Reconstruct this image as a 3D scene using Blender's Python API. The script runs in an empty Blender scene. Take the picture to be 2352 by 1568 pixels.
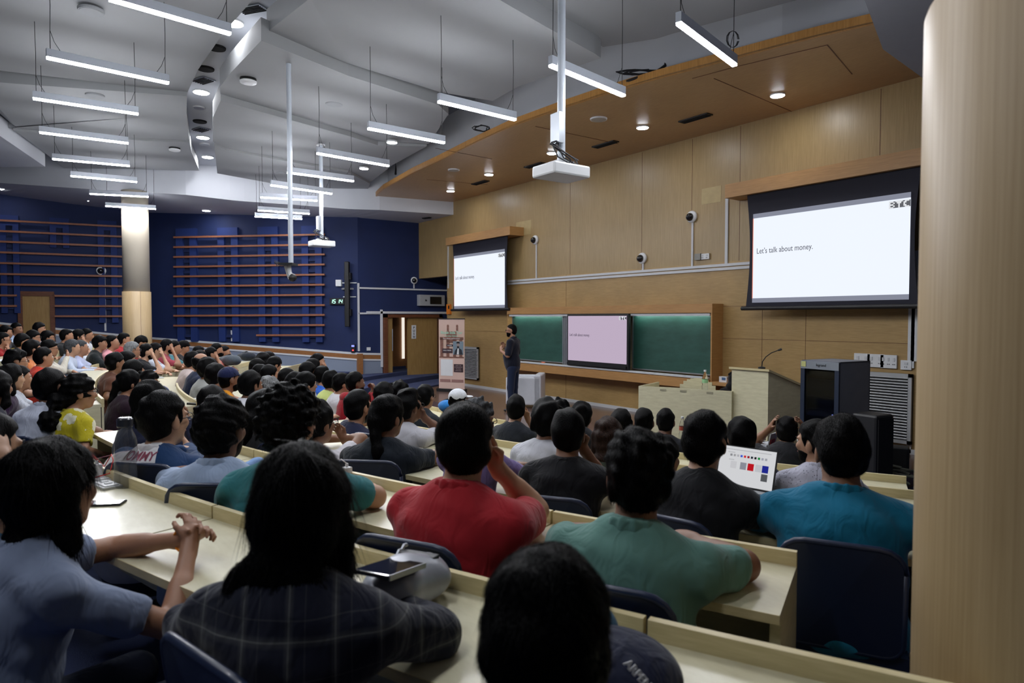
import bpy, bmesh, math, random
import numpy as np
from mathutils import Vector, Matrix
from mathutils.bvhtree import BVHTree
import openvdb
random.seed(7)
scene = bpy.context.scene
# ---------------------------------------------------------------- camera
FPX = 1530.0; CAMH = 2.0
AZ = math.radians(143.65); PITCH = math.atan(54 / 1530.0)
cam_data = bpy.data.cameras.new('camera'); cam = bpy.data.objects.new('camera', cam_data)
scene.collection.objects.link(cam); scene.camera = cam
cam_data.sensor_width = 36.0; cam_data.lens = FPX / 2352.0 * 36.0
cam_data.clip_start = 0.05; cam_data.clip_end = 200
cam.location = (0, 0, CAMH)
cam.rotation_euler = (math.pi / 2 - PITCH, 0, AZ - math.pi / 2)
cam_data.dof.use_dof = True; cam_data.dof.focus_distance = 9.0; cam_data.dof.aperture_fstop = 4.0
# ---------------------------------------------------------------- world and exposure
world = bpy.data.worlds.new('world'); scene.world = world; world.use_nodes = True
world.node_tree.nodes['Background'].inputs[0].default_value = (0.55, 0.62, 0.75, 1)
world.node_tree.nodes['Background'].inputs[1].default_value = 0.06
vs = scene.view_settings; vs.view_transform = 'Standard'; vs.look = 'None'; vs.gamma = 1.0; vs.exposure = 0.0
vs.use_curve_mapping = False
cy = scene.cycles
cy.max_bounces = 6; cy.diffuse_bounces = 4; cy.glossy_bounces = 3; cy.transmission_bounces = 5; cy.transparent_max_bounces = 8
cy.caustics_reflective = False; cy.caustics_refractive = False; cy.sample_clamp_indirect = 4.0
cy.use_denoising = True; cy.use_light_tree = True
STRIP_POWER = 170.0; DOWN_POWER = 150.0; SCREEN_POWER = 1.05
# ---------------------------------------------------------------- pixel -> place helpers
_F = (math.cos(AZ) * math.cos(PITCH), math.sin(AZ) * math.cos(PITCH), -math.sin(PITCH))
_R = (math.sin(AZ), -math.cos(AZ), 0.0)
_U = (_R[1] * _F[2] - _R[2] * _F[1], _R[2] * _F[0] - _R[0] * _F[2], _R[0] * _F[1] - _R[1] * _F[0])
def ray(x, y):
    a = (x - 1176) / FPX; b = (784 - y) / FPX
    return [_F[i] + a * _R[i] + b * _U[i] for i in range(3)]
def atz(x, y, z):
    d = ray(x, y); t = (z - CAMH) / d[2]; return Vector((d[0] * t, d[1] * t, z))
def aty(x, y, Y):
    d = ray(x, y); t = Y / d[1]; return Vector((d[0] * t, Y, d[2] * t + CAMH))
def atx(x, y, X):
    d = ray(x, y); t = X / d[0]; return Vector((X, d[1] * t, d[2] * t + CAMH))
def atd(x, y, D):
    d = ray(x, y); return Vector((d[0] * D, d[1] * D, d[2] * D + CAMH))
def onw(x, y, A, B):            # on the vertical wall plane through plan points A, B
    d = ray(x, y); ex, ey = B[0] - A[0], B[1] - A[1]
    den = d[0] * ey - d[1] * ex; t = (A[0] * ey - A[1] * ex) / den
    return Vector((d[0] * t, d[1] * t, d[2] * t + CAMH))
# ---------------------------------------------------------------- materials
def srgb(r, g, b):
    f = lambda c: (c / 255 / 12.92) if c / 255 <= .04045 else ((c / 255 + .055) / 1.055) ** 2.4
    return (f(r), f(g), f(b), 1.0)
MATS = {}
def newmat(name):
    m = bpy.data.materials.new(name); m.use_nodes = True
    return m, m.node_tree.nodes, m.node_tree.links, m.node_tree.nodes['Principled BSDF']
def mat(name, col, rough=.6, metal=0.0, var=.06, scale=8, bump=0.0, bscale=60, spec=.5, trans=0, emit=None, estr=0, alpha=1, stretch=(1, 1, 1), coat=0):
    """flat colour broken up by procedural noise, optional bump"""
    if name in MATS: return MATS[name]
    m, N, L, p = newmat(name)
    p.inputs['Roughness'].default_value = rough; p.inputs['Metallic'].default_value = metal
    p.inputs['Specular IOR Level'].default_value = spec; p.inputs['Transmission Weight'].default_value = trans
    p.inputs['Alpha'].default_value = alpha; p.inputs['Coat Weight'].default_value = coat
    tc = N.new('ShaderNodeTexCoord'); mp = N.new('ShaderNodeMapping'); mp.inputs['Scale'].default_value = stretch
    L.new(tc.outputs['Object'], mp.inputs[0])
    nz = N.new('ShaderNodeTexNoise'); nz.inputs['Scale'].default_value = scale; nz.inputs['Detail'].default_value = 5
    L.new(mp.outputs[0], nz.inputs[0])
    r = N.new('ShaderNodeValToRGB'); c = Vector(col[:3])
    r.color_ramp.elements[0].position = .3; r.color_ramp.elements[1].position = .7
    r.color_ramp.elements[0].color = (*(c * (1 - var)), 1); r.color_ramp.elements[1].color = (*(c * (1 + var)), 1)
    L.new(nz.outputs[0], r.inputs[0]); L.new(r.outputs[0], p.inputs['Base Color'])
    if bump:
        n2 = N.new('ShaderNodeTexNoise'); n2.inputs['Scale'].default_value = bscale; n2.inputs['Detail'].default_value = 3
        L.new(mp.outputs[0], n2.inputs[0]); b = N.new('ShaderNodeBump'); b.inputs['Strength'].default_value = bump
        b.inputs['Distance'].default_value = .01; L.new(n2.outputs[0], b.inputs['Height']); L.new(b.outputs[0], p.inputs['Normal'])
    if emit:
        p.inputs['Emission Color'].default_value = emit; p.inputs['Emission Strength'].default_value = estr
    MATS[name] = m; return m
def woodmat(name, c1, c2, stretch=(1, 1, 1), scale=6, rough=.4, patch=0.0, coat=.0, joints=None):
    """straight grained laminate; stretch is large across the grain"""
    if name in MATS: return MATS[name]
    m, N, L, p = newmat(name)
    p.inputs['Roughness'].default_value = rough; p.inputs['Coat Weight'].default_value = coat; p.inputs['Coat Roughness'].default_value = .25
    tc = N.new('ShaderNodeTexCoord'); mp = N.new('ShaderNodeMapping'); mp.inputs['Scale'].default_value = stretch
    L.new(tc.outputs['Object'], mp.inputs[0])
    nz = N.new('ShaderNodeTexNoise'); nz.inputs['Scale'].default_value = scale; nz.inputs['Detail'].default_value = 6; nz.inputs['Roughness'].default_value = .6
    L.new(mp.outputs[0], nz.inputs[0])
    r = N.new('ShaderNodeValToRGB'); r.color_ramp.elements[0].position = .35; r.color_ramp.elements[1].position = .65
    r.color_ramp.elements[0].color = c1; r.color_ramp.elements[1].color = c2
    L.new(nz.outputs[0], r.inputs[0])
    n2 = N.new('ShaderNodeTexNoise'); n2.inputs['Scale'].default_value = 1.3; n2.inputs['Detail'].default_value = 3
    L.new(tc.outputs['Object'], n2.inputs[0])
    mx = N.new('ShaderNodeMixRGB'); mx.blend_type = 'MULTIPLY'; mx.inputs[0].default_value = .5 if patch else .25
    L.new(r.outputs[0], mx.inputs[1])
    r2 = N.new('ShaderNodeValToRGB'); r2.color_ramp.elements[0].position = .35; r2.color_ramp.elements[1].position = .65
    r2.color_ramp.elements[0].color = (.72, .72, .72, 1); r2.color_ramp.elements[1].color = (1, 1, 1, 1)
    L.new(n2.outputs[0], r2.inputs[0]); L.new(r2.outputs[0], mx.inputs[2])
    L.new(mx.outputs[0], p.inputs['Base Color'])
    MATS[name] = m; return m
def emat(name, col, s):
    if name in MATS: return MATS[name]
    m = bpy.data.materials.new(name); m.use_nodes = True; N = m.node_tree.nodes; L = m.node_tree.links
    N.remove(N['Principled BSDF']); e = N.new('ShaderNodeEmission'); e.inputs[0].default_value = col; e.inputs[1].default_value = s
    L.new(e.outputs[0], N['Material Output'].inputs[0]); MATS[name] = m; return m
# ---------------------------------------------------------------- mesh builder
COL = scene.collection
class MB:
    def __init__(s): s.v = []; s.f = []; s.mi = []
    def add(s, vs, fs, mi=0):
        o = len(s.v); s.v += [tuple(v) for v in vs]; s.f += [tuple(i + o for i in f) for f in fs]; s.mi += [mi] * len(fs); return s
    def box(s, c, size, rz=0, mi=0, rx=0, ry=0):
        M = Matrix.Translation(Vector(c)) @ Matrix.Rotation(rz, 4, 'Z') @ Matrix.Rotation(rx, 4, 'X') @ Matrix.Rotation(ry, 4, 'Y')
        a, b, d = size[0] / 2, size[1] / 2, size[2] / 2
        vs = [M @ Vector((x, y, z)) for x in (-a, a) for y in (-b, b) for z in (-d, d)]
        return s.add(vs, [(0, 1, 3, 2), (4, 6, 7, 5), (0, 4, 5, 1), (2, 3, 7, 6), (0, 2, 6, 4), (1, 5, 7, 3)], mi)
    def prism(s, poly, z0, z1, mi=0):       # poly: plan points counter-clockwise; z0,z1 numbers or per-vertex lists
        n = len(poly); a = z0 if isinstance(z0, (list, tuple)) else [z0] * n; b = z1 if isinstance(z1, (list, tuple)) else [z1] * n
        ar = sum(poly[i][0] * poly[(i + 1) % n][1] - poly[(i + 1) % n][0] * poly[i][1] for i in range(n))
        if ar < 0: poly = list(poly)[::-1]; a = list(a)[::-1]; b = list(b)[::-1]
        vs = [(p[0], p[1], a[i]) for i, p in enumerate(poly)] + [(p[0], p[1], b[i]) for i, p in enumerate(poly)]
        fs = [tuple(range(n))[::-1], tuple(range(n, 2 * n))] + [(i, (i + 1) % n, n + (i + 1) % n, n + i) for i in range(n)]
        return s.add(vs, fs, mi)
    def band(s, pts, z0, z1, th=.05, mi=0):  # vertical wall following plan polyline, thickness to its left side
        n = len(pts); a = z0 if isinstance(z0, (list, tuple)) else [z0] * n; b = z1 if isinstance(z1, (list, tuple)) else [z1] * n
        off = []
        for i in range(n):
            p = Vector(pts[max(i - 1, 0)][:2]); q = Vector(pts[min(i + 1, n - 1)][:2]); d = (q - p).normalized(); off.append(Vector(pts[i][:2]) + Vector((-d.y, d.x)) * th)
        vs = []
        for i in range(n): vs += [(pts[i][0], pts[i][1], a[i]), (pts[i][0], pts[i][1], b[i]), (off[i].x, off[i].y, b[i]), (off[i].x, off[i].y, a[i])]
        fs = [(0, 1, 2, 3), tuple(4 * (n - 1) + k for k in (3, 2, 1, 0))]
        for i in range(n - 1):
            for k in range(4): fs.append((4 * i + k, 4 * i + 4 + k, 4 * i + 4 + (k + 1) % 4, 4 * i + (k + 1) % 4))
        return s.add(vs, fs, mi)
    def tube(s, pts, r, n=8, mi=0, cap=True):
        pts = [Vector(p) for p in pts]; m = len(pts); rs = r if isinstance(r, (list, tuple)) else [r] * m
        up = Vector((0, 0, 1)); vs = []; prev = None
        for i, p in enumerate(pts):
            d = (pts[min(i + 1, m - 1)] - pts[max(i - 1, 0)]).normalized()
            if prev is None: u = d.cross(up); u = u if u.length > 1e-3 else Vector((1, 0, 0)); u.normalize()
            else: u = (prev - d * prev.dot(d)); u = u.normalized() if u.length > 1e-6 else prev
            prev = u; w = d.cross(u)
            vs += [p + (u * math.cos(2 * math.pi * k / n) + w * math.sin(2 * math.pi * k / n)) * rs[i] for k in range(n)]
        fs = [(i * n + k, i * n + (k + 1) % n, (i + 1) * n + (k + 1) % n, (i + 1) * n + k) for i in range(m - 1) for k in range(n)]
        if cap: fs += [tuple(range(n))[::-1], tuple((m - 1) * n + k for k in range(n))]
        return s.add(vs, fs, mi)
    def lathe(s, prof, c=(0, 0, 0), n=24, mi=0, M=None):   # prof: (r,z) list
        vs = []; c = Vector(c)
        for r, z in prof: vs += [Vector((r * math.cos(2 * math.pi * k / n), r * math.sin(2 * math.pi * k / n), z)) for k in range(n)]
        vs = [(M @ v if M else v) + c for v in vs]; m = len(prof)
        fs = [(i * n + k, i * n + (k + 1) % n, (i + 1) * n + (k + 1) % n, (i + 1) * n + k) for i in range(m - 1) for k in range(n)]
        fs += [tuple(range(n))[::-1], tuple((m - 1) * n + k for k in range(n))]
        return s.add(vs, fs, mi)
    def ball(s, c, r, n=12, mi=0, sc=(1, 1, 1)):
        h = n // 2; prof = [(math.sin(math.pi * i / h) * r + 1e-5, -math.cos(math.pi * i / h) * r) for i in range(h + 1)]
        return s.lathe(prof, c, n, mi, Matrix.Diagonal((*sc, 1)))
    def quad(s, a, b, c, d, mi=0): return s.add([a, b, c, d], [(0, 1, 2, 3)], mi)
    def build(s, name, mats, parent=None, smooth=False, bevel=0, loc=None, rz=0):
        me = bpy.data.meshes.new(name); me.from_pydata(s.v, [], s.f)
        for m in (mats if isinstance(mats, (list, tuple)) else [mats]): me.materials.append(m)
        if any(s.mi): me.polygons.foreach_set('material_index', s.mi)
        if smooth: me.polygons.foreach_set('use_smooth', [True] * len(me.polygons))
        me.update(); o = bpy.data.objects.new(name, me); COL.objects.link(o)
        if parent: o.parent = parent
        if loc is not None: o.location = loc
        o.rotation_euler.z = rz
        if bevel:
            b = o.modifiers.new('bevel', 'BEVEL'); b.width = bevel; b.segments = 2; b.limit_method = 'ANGLE'
        if smooth == 'auto': pass
        return o
def tag(o, label, cat, group=None, kind=None):
    if label: o['label'] = label
    if cat: o['category'] = cat
    if group: o['group'] = group
    if kind: o['kind'] = kind
    return o
def root(name, label, cat, loc=(0, 0, 0), rz=0, group=None):
    o = bpy.data.objects.new(name, None); COL.objects.link(o); o.location = loc; o.rotation_euler.z = rz
    o.empty_display_size = .1
    return tag(o, label, cat, group)
def struct(o, label=None): o['kind'] = 'structure'; (label and o.__setitem__('label', label)); return o
def text(body, size, m, parent=None, name='lettering', loc=(0, 0, 0), rot=(0, 0, 0), align='LEFT', sx=1.0, ext=.001, bold=0):
    c = bpy.data.curves.new(name, 'FONT'); c.body = body; c.size = size; c.align_x = align; c.extrude = ext; c.offset = bold
    c.resolution_u = 3
    tmp = bpy.data.objects.new('tmp', c); COL.objects.link(tmp); bpy.context.view_layer.update()
    me = bpy.data.meshes.new_from_object(tmp.evaluated_get(bpy.context.evaluated_depsgraph_get())); bpy.data.objects.remove(tmp)
    me.materials.clear(); me.materials.append(m); t = bpy.data.objects.new(name, me); COL.objects.link(t); t.location = loc; t.rotation_euler = rot; t.scale.x = sx
    if parent: t.parent = parent
    return t
def arc(cx, cy_, r, a0, a1, n): return [(cx + r * math.cos(a0 + (a1 - a0) * i / (n - 1)), cy_ + r * math.sin(a0 + (a1 - a0) * i / (n - 1))) for i in range(n)]
# ================================================================ materials of the room
M_wallL = woodmat('wood_wall_lower', srgb(165, 134, 84), srgb(181, 150, 99), (1.2, 1, 22), 5, .42, patch=1)
M_wallU = woodmat('wood_wall_upper', srgb(155, 130, 86), srgb(172, 146, 101), (24, 1, .6), 5, .38)
M_canopy = woodmat('wood_canopy', srgb(168, 134, 94), srgb(182, 148, 106), (1.5, 14, 1), 4, .35)
M_fascia = woodmat('wood_fascia', srgb(176, 126, 66), srgb(200, 148, 84), (14, 1, 1), 4, .35)
M_case = woodmat('wood_case', srgb(172, 128, 78), srgb(188, 143, 90), (1, 1, 18), 4, .4)
M_desk = woodmat('desk_laminate', srgb(205, 199, 168), srgb(216, 211, 182), (3, 9, 3), 3, .3, coat=.15)
M_edge = woodmat('desk_edge', srgb(200, 186, 140), srgb(214, 200, 158), (3, 3, 30), 3, .4)
M_cream = woodmat('podium_laminate', srgb(202, 195, 160), srgb(216, 210, 176), (2, 2, 10), 3, .4)
M_ceil = mat('ceiling_plaster', srgb(146, 148, 150), .8, var=.02, scale=2)
M_bulk = mat('bulkhead_paint', srgb(196, 199, 206), .7, var=.02, scale=2)
M_blue = mat('blue_wall', srgb(15, 33, 78), .75, var=.12, scale=1.2)
M_blue2 = mat('blue_pilaster', srgb(18, 42, 100), .75, var=.08, scale=2)
M_bluedk = mat('blue_slot', srgb(14, 28, 66), .8, var=.1, scale=3)
M_grey = mat('grey_wainscot', srgb(128, 138, 156), .7, var=.04, scale=1.5)
M_trimw = mat('white_trunking', srgb(205, 207, 210), .5, var=.02)
M_batten = woodmat('batten_wood', srgb(136, 84, 58), srgb(152, 98, 70), (4, 4, 20), 4, .5)
M_darkwood = woodmat('dark_door_frame', srgb(92, 52, 30), srgb(112, 66, 40), (2, 2, 10), 3, .45)
M_door = woodmat('door_laminate', srgb(150, 118, 70), srgb(164, 132, 82), (9, 9, 1), 3, .35)
M_col = woodmat('column_laminate', srgb(172, 147, 108), srgb(186, 162, 124), (26, 26, .5), 4, .45)
M_colp = mat('column_paint', srgb(180, 171, 154), .6, var=.02, scale=1)
M_carpet = mat('blue_carpet', srgb(52, 62, 98), .95, var=.15, scale=3, bump=.4, bscale=300)
M_stage = mat('stage_floor', srgb(104, 82, 74), .22, var=.1, scale=1.4)
M_black = mat('black_plastic', srgb(18, 18, 20), .5, var=.1)
M_metal = mat('grey_metal', srgb(170, 175, 182), .35, metal=.8, var=.04)
M_white = mat('white_plastic', srgb(222, 224, 226), .4, var=.02)
M_pipe = mat('painted_pipe', srgb(196, 204, 214), .4, metal=.2, var=.03)
M_dark = mat('dark_void', srgb(12, 12, 14), .9, var=.1)
M_led = emat('led_diffuser', (.93, .95, 1, 1), STRIP_POWER)
M_down = emat('downlight_glow', (.95, .96, 1, 1), DOWN_POWER)
FY = 10.5; SX = -19.4                       # front wall plane, side wall plane
CC = (-7.6, 16.0)                           # centre of the curved rows
Z0 = 0.0                                    # stage floor
# ---------------------------------------------------------------- wall plan on the left
W0 = Vector((SX, 11.6)); W1 = Vector((SX, 8.38)); W2 = Vector((-24.4, 3.35)); W3 = Vector((-25.6, -3.8))
def wallz(px): return 5.08 + max(0, (820 - px)) * (.32 / 475 if px > 345 else 0) + (0 if px > 345 else .32 + (345 - px) * .00096)
# floor
MB().box((-12, 4, -.25), (36, 34, .1)).build('floor', M_carpet)['kind'] = 'structure'
def circ(r, a0=150, a1=325, n=60): return arc(CC[0], CC[1], r, math.radians(a0), math.radians(a1), n)
ROWR = [17.0, 16.1, 15.25, 14.3, 13.4, 12.5, 11.6]
LIPZ = [1.32, 1.25, 1.20, 1.12, 1.04, .93, .82]
FLZ = [z - .78 for z in LIPZ]
for k in (6, 5, 4, 3, 2, 1, 0):              # seating tiers, each a curved step
    r = ROWR[k] - .12 if k < 6 else ROWR[k] - .3
    p = [q for q in circ(r, 195, 318)]
    ro = r + (.95 if k > 0 else 8); po = [q for q in circ(ro, 195, 318)][::-1]
    z = FLZ[k]
    o = MB(); n = len(p)
    for i in range(n - 1):
        a, b, c_, d = p[i], p[i + 1], po[n - 2 - i], po[n - 1 - i]
        o.prism([a, b, c_, d], -.2, z)
    t = o.build('floor_tier', M_carpet); t['kind'] = 'structure'
# stage
st = [(SX, FY + 1.1), (SX, 8.0)] + [q for q in circ(9.3, 216, 300) if q[1] < 9.5 and q[0] < -3.85] + [(-3.85, 7.9), (-3.85, FY)]
st = [(SX, FY + 1.1), (SX, 8.2), (-16.2, 8.0), (-14.2, 8.0), (-12, 7.6), (-9.5, 7.3), (-7, 7.4), (-5, 7.9), (-3.85, 8.3), (-3.85, FY + .02), (-17.6, FY + .02), (-17.6, FY + 1.1)]
tag(MB().prism(st, -.2, Z0).build('stage_platform', M_stage), None, None, kind='structure')
# ---------------------------------------------------------------- front wall (one plane, recess with door vestibule at its left end)
zs = aty(1028, 652, FY).z
niche_top = aty(1000, 636, FY).z
b = MB(); b.box(((-17.6 - 3.0) / 2, FY + .1, (zs - .2) / 2), (17.6 - 3.0, .2, zs + .2)); struct(b.build('wall_front', M_wallL))
b = MB(); b.box(((-17.6 - 3.0) / 2, FY + .1, (zs + 5.6) / 2), (17.6 - 3.0, .2, 5.6 - zs))
b.box(((-19.4 - 17.6) / 2, FY + .1, (niche_top + 5.6) / 2), (1.8, .2, 5.6 - niche_top)); struct(b.build('wall_front_upper', M_wallU))
b = MB(); b.box((-18.5, FY + 1.1, 1.5), (1.9, .1, 3.6)).box((-17.55, FY + .6, 1.5), (.1, .95, 3.6)); struct(b.build('wall_vestibule', M_wallU))
# panel joints on the front wall
b = MB()
for px in (1310, 1475, 1700, 2020, 1590): b.box((aty(px, 400, FY).x, FY - .001, (zs + 5.45) / 2), (.008, .004, 5.45 - zs))
for px in (1300, 1750, 1850): b.box((aty(px, 800, FY).x, FY - .001, zs / 2), (.006, .004, zs))
for py in (700, 782): b.box((-10.5, FY - .001, aty(1850, py, FY).z), (13, .004, .006))
struct(b.build('trim_1', M_darkwood))
# patched lighter squares in the veneer
b = MB()
for x0, x1, y0, y1 in ((1186, 1220, 511, 537), (1612, 1656, 434, 463)):
    A = aty(x0, y0, FY); B = aty(x1, y1, FY); b.box(((A.x + B.x) / 2, FY - .002, (A.z + B.z) / 2), (abs(A.x - B.x), .004, abs(A.z - B.z)))
struct(b.build('trim_2', mat('pale_patch', srgb(178, 158, 112), .5)))
# white floor line at the foot of the wall
b = MB(); b.box((-10.7, FY - .012, .035), (13.8, .024, .07)); struct(b.build('baseboard_front', M_trimw))
# ---------------------------------------------------------------- left walls
def wallseg(name, A, B, z0, z1, m, th=.2):
    d = (B - A).normalized(); n = Vector((d.y, -d.x))   # outward when travelling from front to back on the left
    P = [A, B, B + n * th, A + n * th]
    za = z1 if not isinstance(z1, tuple) else None
    return MB().prism([tuple(p) for p in P], z0, z1 if za is not None else [z1[0], z1[1], z1[1], z1[0]]).build(name, m)
wz1 = aty
trimz = {820: onw(820, 812, W0, W1).z, 345: onw(346, 776, W1, W2).z, 0: onw(0, 742, W2, W3).z}
dtop = atx(940, 722, SX).z
dy0, dy1 = atx(879, 800, SX).y, atx(1012, 800, SX).y
b = MB()
b.box((SX - .1, (8.38 + dy0) / 2, 2.7), (.2, dy0 - 8.38, 6)).box((SX - .1, (dy1 + 11.7) / 2, 2.7), (.2, 11.7 - dy1, 6)).box((SX - .1, (dy0 + dy1) / 2, (dtop + 5.7) / 2), (.2, dy1 - dy0, 5.7 - dtop))
struct(b.build('wall_side', M_blue))
struct(wallseg('wall_left', W1, W2, -.3, 5.9, M_blue)); struct(wallseg('wall_left_rear', W2, W3, -.3, 6.2, M_blue))
# wainscot + trims following the rising floor
def wain(A, B, zA, zB, name, n_=None):
    d = (B - A).normalized(); nn = Vector((-d.y, d.x))
    def slab(off0, off1, za0, za1, zb0, zb1, m, nm):
        P = [A + nn * off0, B + nn * off0, B + nn * off1, A + nn * off1]
        return MB().prism([tuple(p) for p in P], [za0, zb0, zb0, za0], [za1, zb1, zb1, za1]).build(nm, m)
    struct(slab(0, .02, -.2, zA - .09, -.2, zB - .09, M_grey, 'trim_3'))
    struct(slab(0, .04, zA - .16, zA - .03, zB - .16, zB - .03, M_fascia2, 'trim_4'))
    struct(slab(0, .045, zA - .03, zA + .03, zB - .03, zB + .03, M_trimw, 'trim_5'))
    struct(slab(0, .045, zA - .21, zA - .16, zB - .21, zB - .16, M_trimw, 'trim_6'))
M_fascia2 = woodmat('wood_rail', srgb(140, 92, 52), srgb(156, 106, 62), (3, 3, 14), 4, .45)
zA, zB, zC = trimz[820], trimz[345], trimz[0]
wain(W1, W2, zA, zB, 'l'); 
sl = (zC - zB) / ((Vector(onw(0, 742, W2, W3)[:2]) - W2).length); 
# rear section is interrupted by the exit door
D1a = Vector(onw(125, 700, W2, W3)[:2]); D1b = Vector(onw(42, 700, W2, W3)[:2])
wain(W2, D1a, zB, zB + sl * (D1a - W2).length, 'r'); wain(D1b, W3, zB + sl * (D1b - W2).length, zB + sl * (W3 - W2).length, 'r2')
wain(Vector((SX, dy0 - .02)), W1, zA - .04, zA, 's')
# corner post
b = MB().box((SX + .05, 8.4, (zA - .2) / 2), (.12, .16, zA + .2)); struct(b.build('trim_7', M_fascia2))
# blue wall pilasters and slots
def pilaster(px, wpx, A, B, zlo, zhi, lab=''):
    a = onw(px - wpx / 2, 600, A, B); c_ = onw(px + wpx / 2, 600, A, B); d = (B - A).normalized(); nn = Vector((-d.y, d.x))
    a = Vector(a[:2]); c_ = Vector(c_[:2]); w = (c_ - a)
    def bx(t0, t1, o0, o1, z0, z1, m, nm):
        P = [a + w * t0 + nn * o0, a + w * t1 + nn * o0, a + w * t1 + nn * o1, a + w * t0 + nn * o1]
        return MB().prism([tuple(p) for p in P], z0, z1).build(nm, m)
    r = root('wall_pilaster', lab, 'wall panel', group='raised strips on the blue wall')
    for (t0, t1) in ((0, .33), (.67, 1)): bx(t0, t1, 0, .10, zlo, zhi, M_blue2, 'side_strip').parent = r
    bx(.33, .67, 0, .012, zlo, zhi, M_bluedk, 'slot').parent = r
    bx(.33, .67, .012, .10, zhi - .3, zhi, M_blue2, 'cap').parent = r
    for i in range(9):
        z = zhi - .75 - i * .34
        if z < zlo + .1: break
        bx(.34, .66, .012, .08, z, z + .09, M_blue, 'rung').parent = r
    return r
ORD = ['first', 'second', 'third', 'fourth', 'fifth', 'sixth', 'seventh', 'eighth', 'ninth', 'tenth', 'eleventh', 'twelfth']
for i, px in enumerate((432, 527, 619, 719)): pilaster(px, 46, W1, W2, trimz[820] + .35, 4.85, 'raised blue strip with a ladder slot, %s to the right of the round column' % ORD[i])
for i, px in enumerate((248, 139, 24)): pilaster(px, 44, W2, W3, (trimz[345] + .5) if i < 1 else trimz[0] + (2.3 if i==1 else .3), 5.05, 'raised blue strip with a ladder slot, %s to the left of the round column' % ORD[i])
# battens
def batten(xa, ya, xb, yb, A, B, label, grp):
    p = onw(xa, ya, A, B); q = onw(xb, yb, A, B); d = (B - A).normalized(); nn = Vector((-d.y, d.x, 0)) * .13
    z = (p.z + q.z) / 2; p = Vector((p.x, p.y, p.z)) + nn; q = Vector((q.x, q.y, q.z)) + nn; mid = (p + q) / 2; L_ = (q - p).length
    o = MB().box((0, 0, 0), (L_, .05, .055)).build('wall_batten', M_batten); o.location = mid
    dd = q - p; o.rotation_euler = (0, -math.atan2(dd.z, Vector((dd.x, dd.y)).length), math.atan2(dd.y, dd.x)); return tag(o, label, 'wall batten', grp)
g1 = 'long reddish batten on blue wall right of the column'
for i, (y0, y1) in enumerate(zip((546, 568.5, 591, 613.5, 635.5, 658, 680.5, 703, 725, 747.5), (539.5, 562.5, 585, 608, 631, 654, 677, 700.5, 723, 746))):
    batten(405, y0, 750, y1, W1, W2, g1 + ', ' + ORD[i] + ' from the top', 'battens right of the column')
batten(594, 769.5, 750, 769, W1, W2, 'short reddish batten, lowest on the blue wall right of the round column', 'battens right of the column')
g2 = 'long reddish batten on blue wall left of the column'
for i, (y0, y1) in enumerate(zip((507, 531.5, 555.5, 580, 604.5, 629.5, 653.5), (521.5, 544.5, 567, 590, 612.5, 635, 657.5))):
    batten(0, y0, 281, y1, W2, W3, g2 + ', ' + ORD[i] + ' from the top', 'battens left of the column')
for y0, y1, y2, y3, hl in ((678.5, 678.7, 679.5, 680.5, 'upper'), (702.5, 702.5, 702.5, 703, 'lower')):
    batten(0, y0, 41, y1, W2, W3, hl + ' reddish batten on the blue wall left of the rear exit door', 'battens left of the exit door')
    batten(127, y2, 282, y3, W2, W3, ('highest' if hl == 'upper' else 'middle') + ' of three battens between the rear exit door and the column', 'battens beside the exit door')
batten(127, 726, 282, 726, W2, W3, 'lowest of three battens between the rear exit door and the column', 'battens beside the exit door')
# ---------------------------------------------------------------- rear exit door
def doorset():
    A = onw(42, 674, W2, W3); B = onw(125, 676, W2, W3); zt = A.z; d = (W3 - W2).normalized(); nn = Vector((-d.y, d.x, 0))
    a = Vector((B.x, B.y, 0)); b_ = Vector((A.x, A.y, 0)); w = (b_ - a); L_ = w.length; mid = (a + b_) / 2; rz = math.atan2(w.y, w.x)
    r = bpy.data.objects.new('door_2', None); COL.objects.link(r); r['kind'] = 'structure'; r.location = mid + nn * .03; r.rotation_euler.z = rz
    zb = zt - 2.15; s = 1 if True else -1
    MB().box((0, 0, (zt + zb) / 2), (L_ - .2, .05, zt - zb - .1)).build('door_leaf', M_door, r)
    f = MB(); f.box((-L_ / 2 + .05, .0, (zt + zb) / 2), (.12, .12, zt - zb)).box((L_ / 2 - .05, .0, (zt + zb) / 2), (.12, .12, zt - zb)).box((0, 0, zt), (L_, .12, .14)); f.build('door_frame', M_darkwood, r)
    hz = onw(56, 725, W2, W3).z
    yy = -.07
    MB().tube([(L_ / 2 - .3, yy, hz - .35), (L_ / 2 - .3, yy, hz + .3)], .02).build('handle', M_metal, r)
    sg = MB().box((-.02, yy + .03, onw(84, 720, W2, W3).z), (.36, .01, .2)).build('paper_sign', M_white, r)
    text('EXIT', .13, M_black, r, 'lettering', (.13, yy + .02, onw(84, 720, W2, W3).z - .05), (math.pi / 2, 0, 0), 'LEFT')
    for o in r.children:
        if o.type == 'FONT': o.location = (-.15, yy + .02, o.location.z)
    MB().prism([(-.18, yy + .02), (-.02, yy + .02), (-.02, yy + .03), (-.18, yy + .03)], [zt - .42, zt - .52, zt - .52, zt - .42], [zt - .38, zt - .38, zt - .38, zt - .38]).build('torn_paper', M_white, r)
    return r
doorset()
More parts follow.
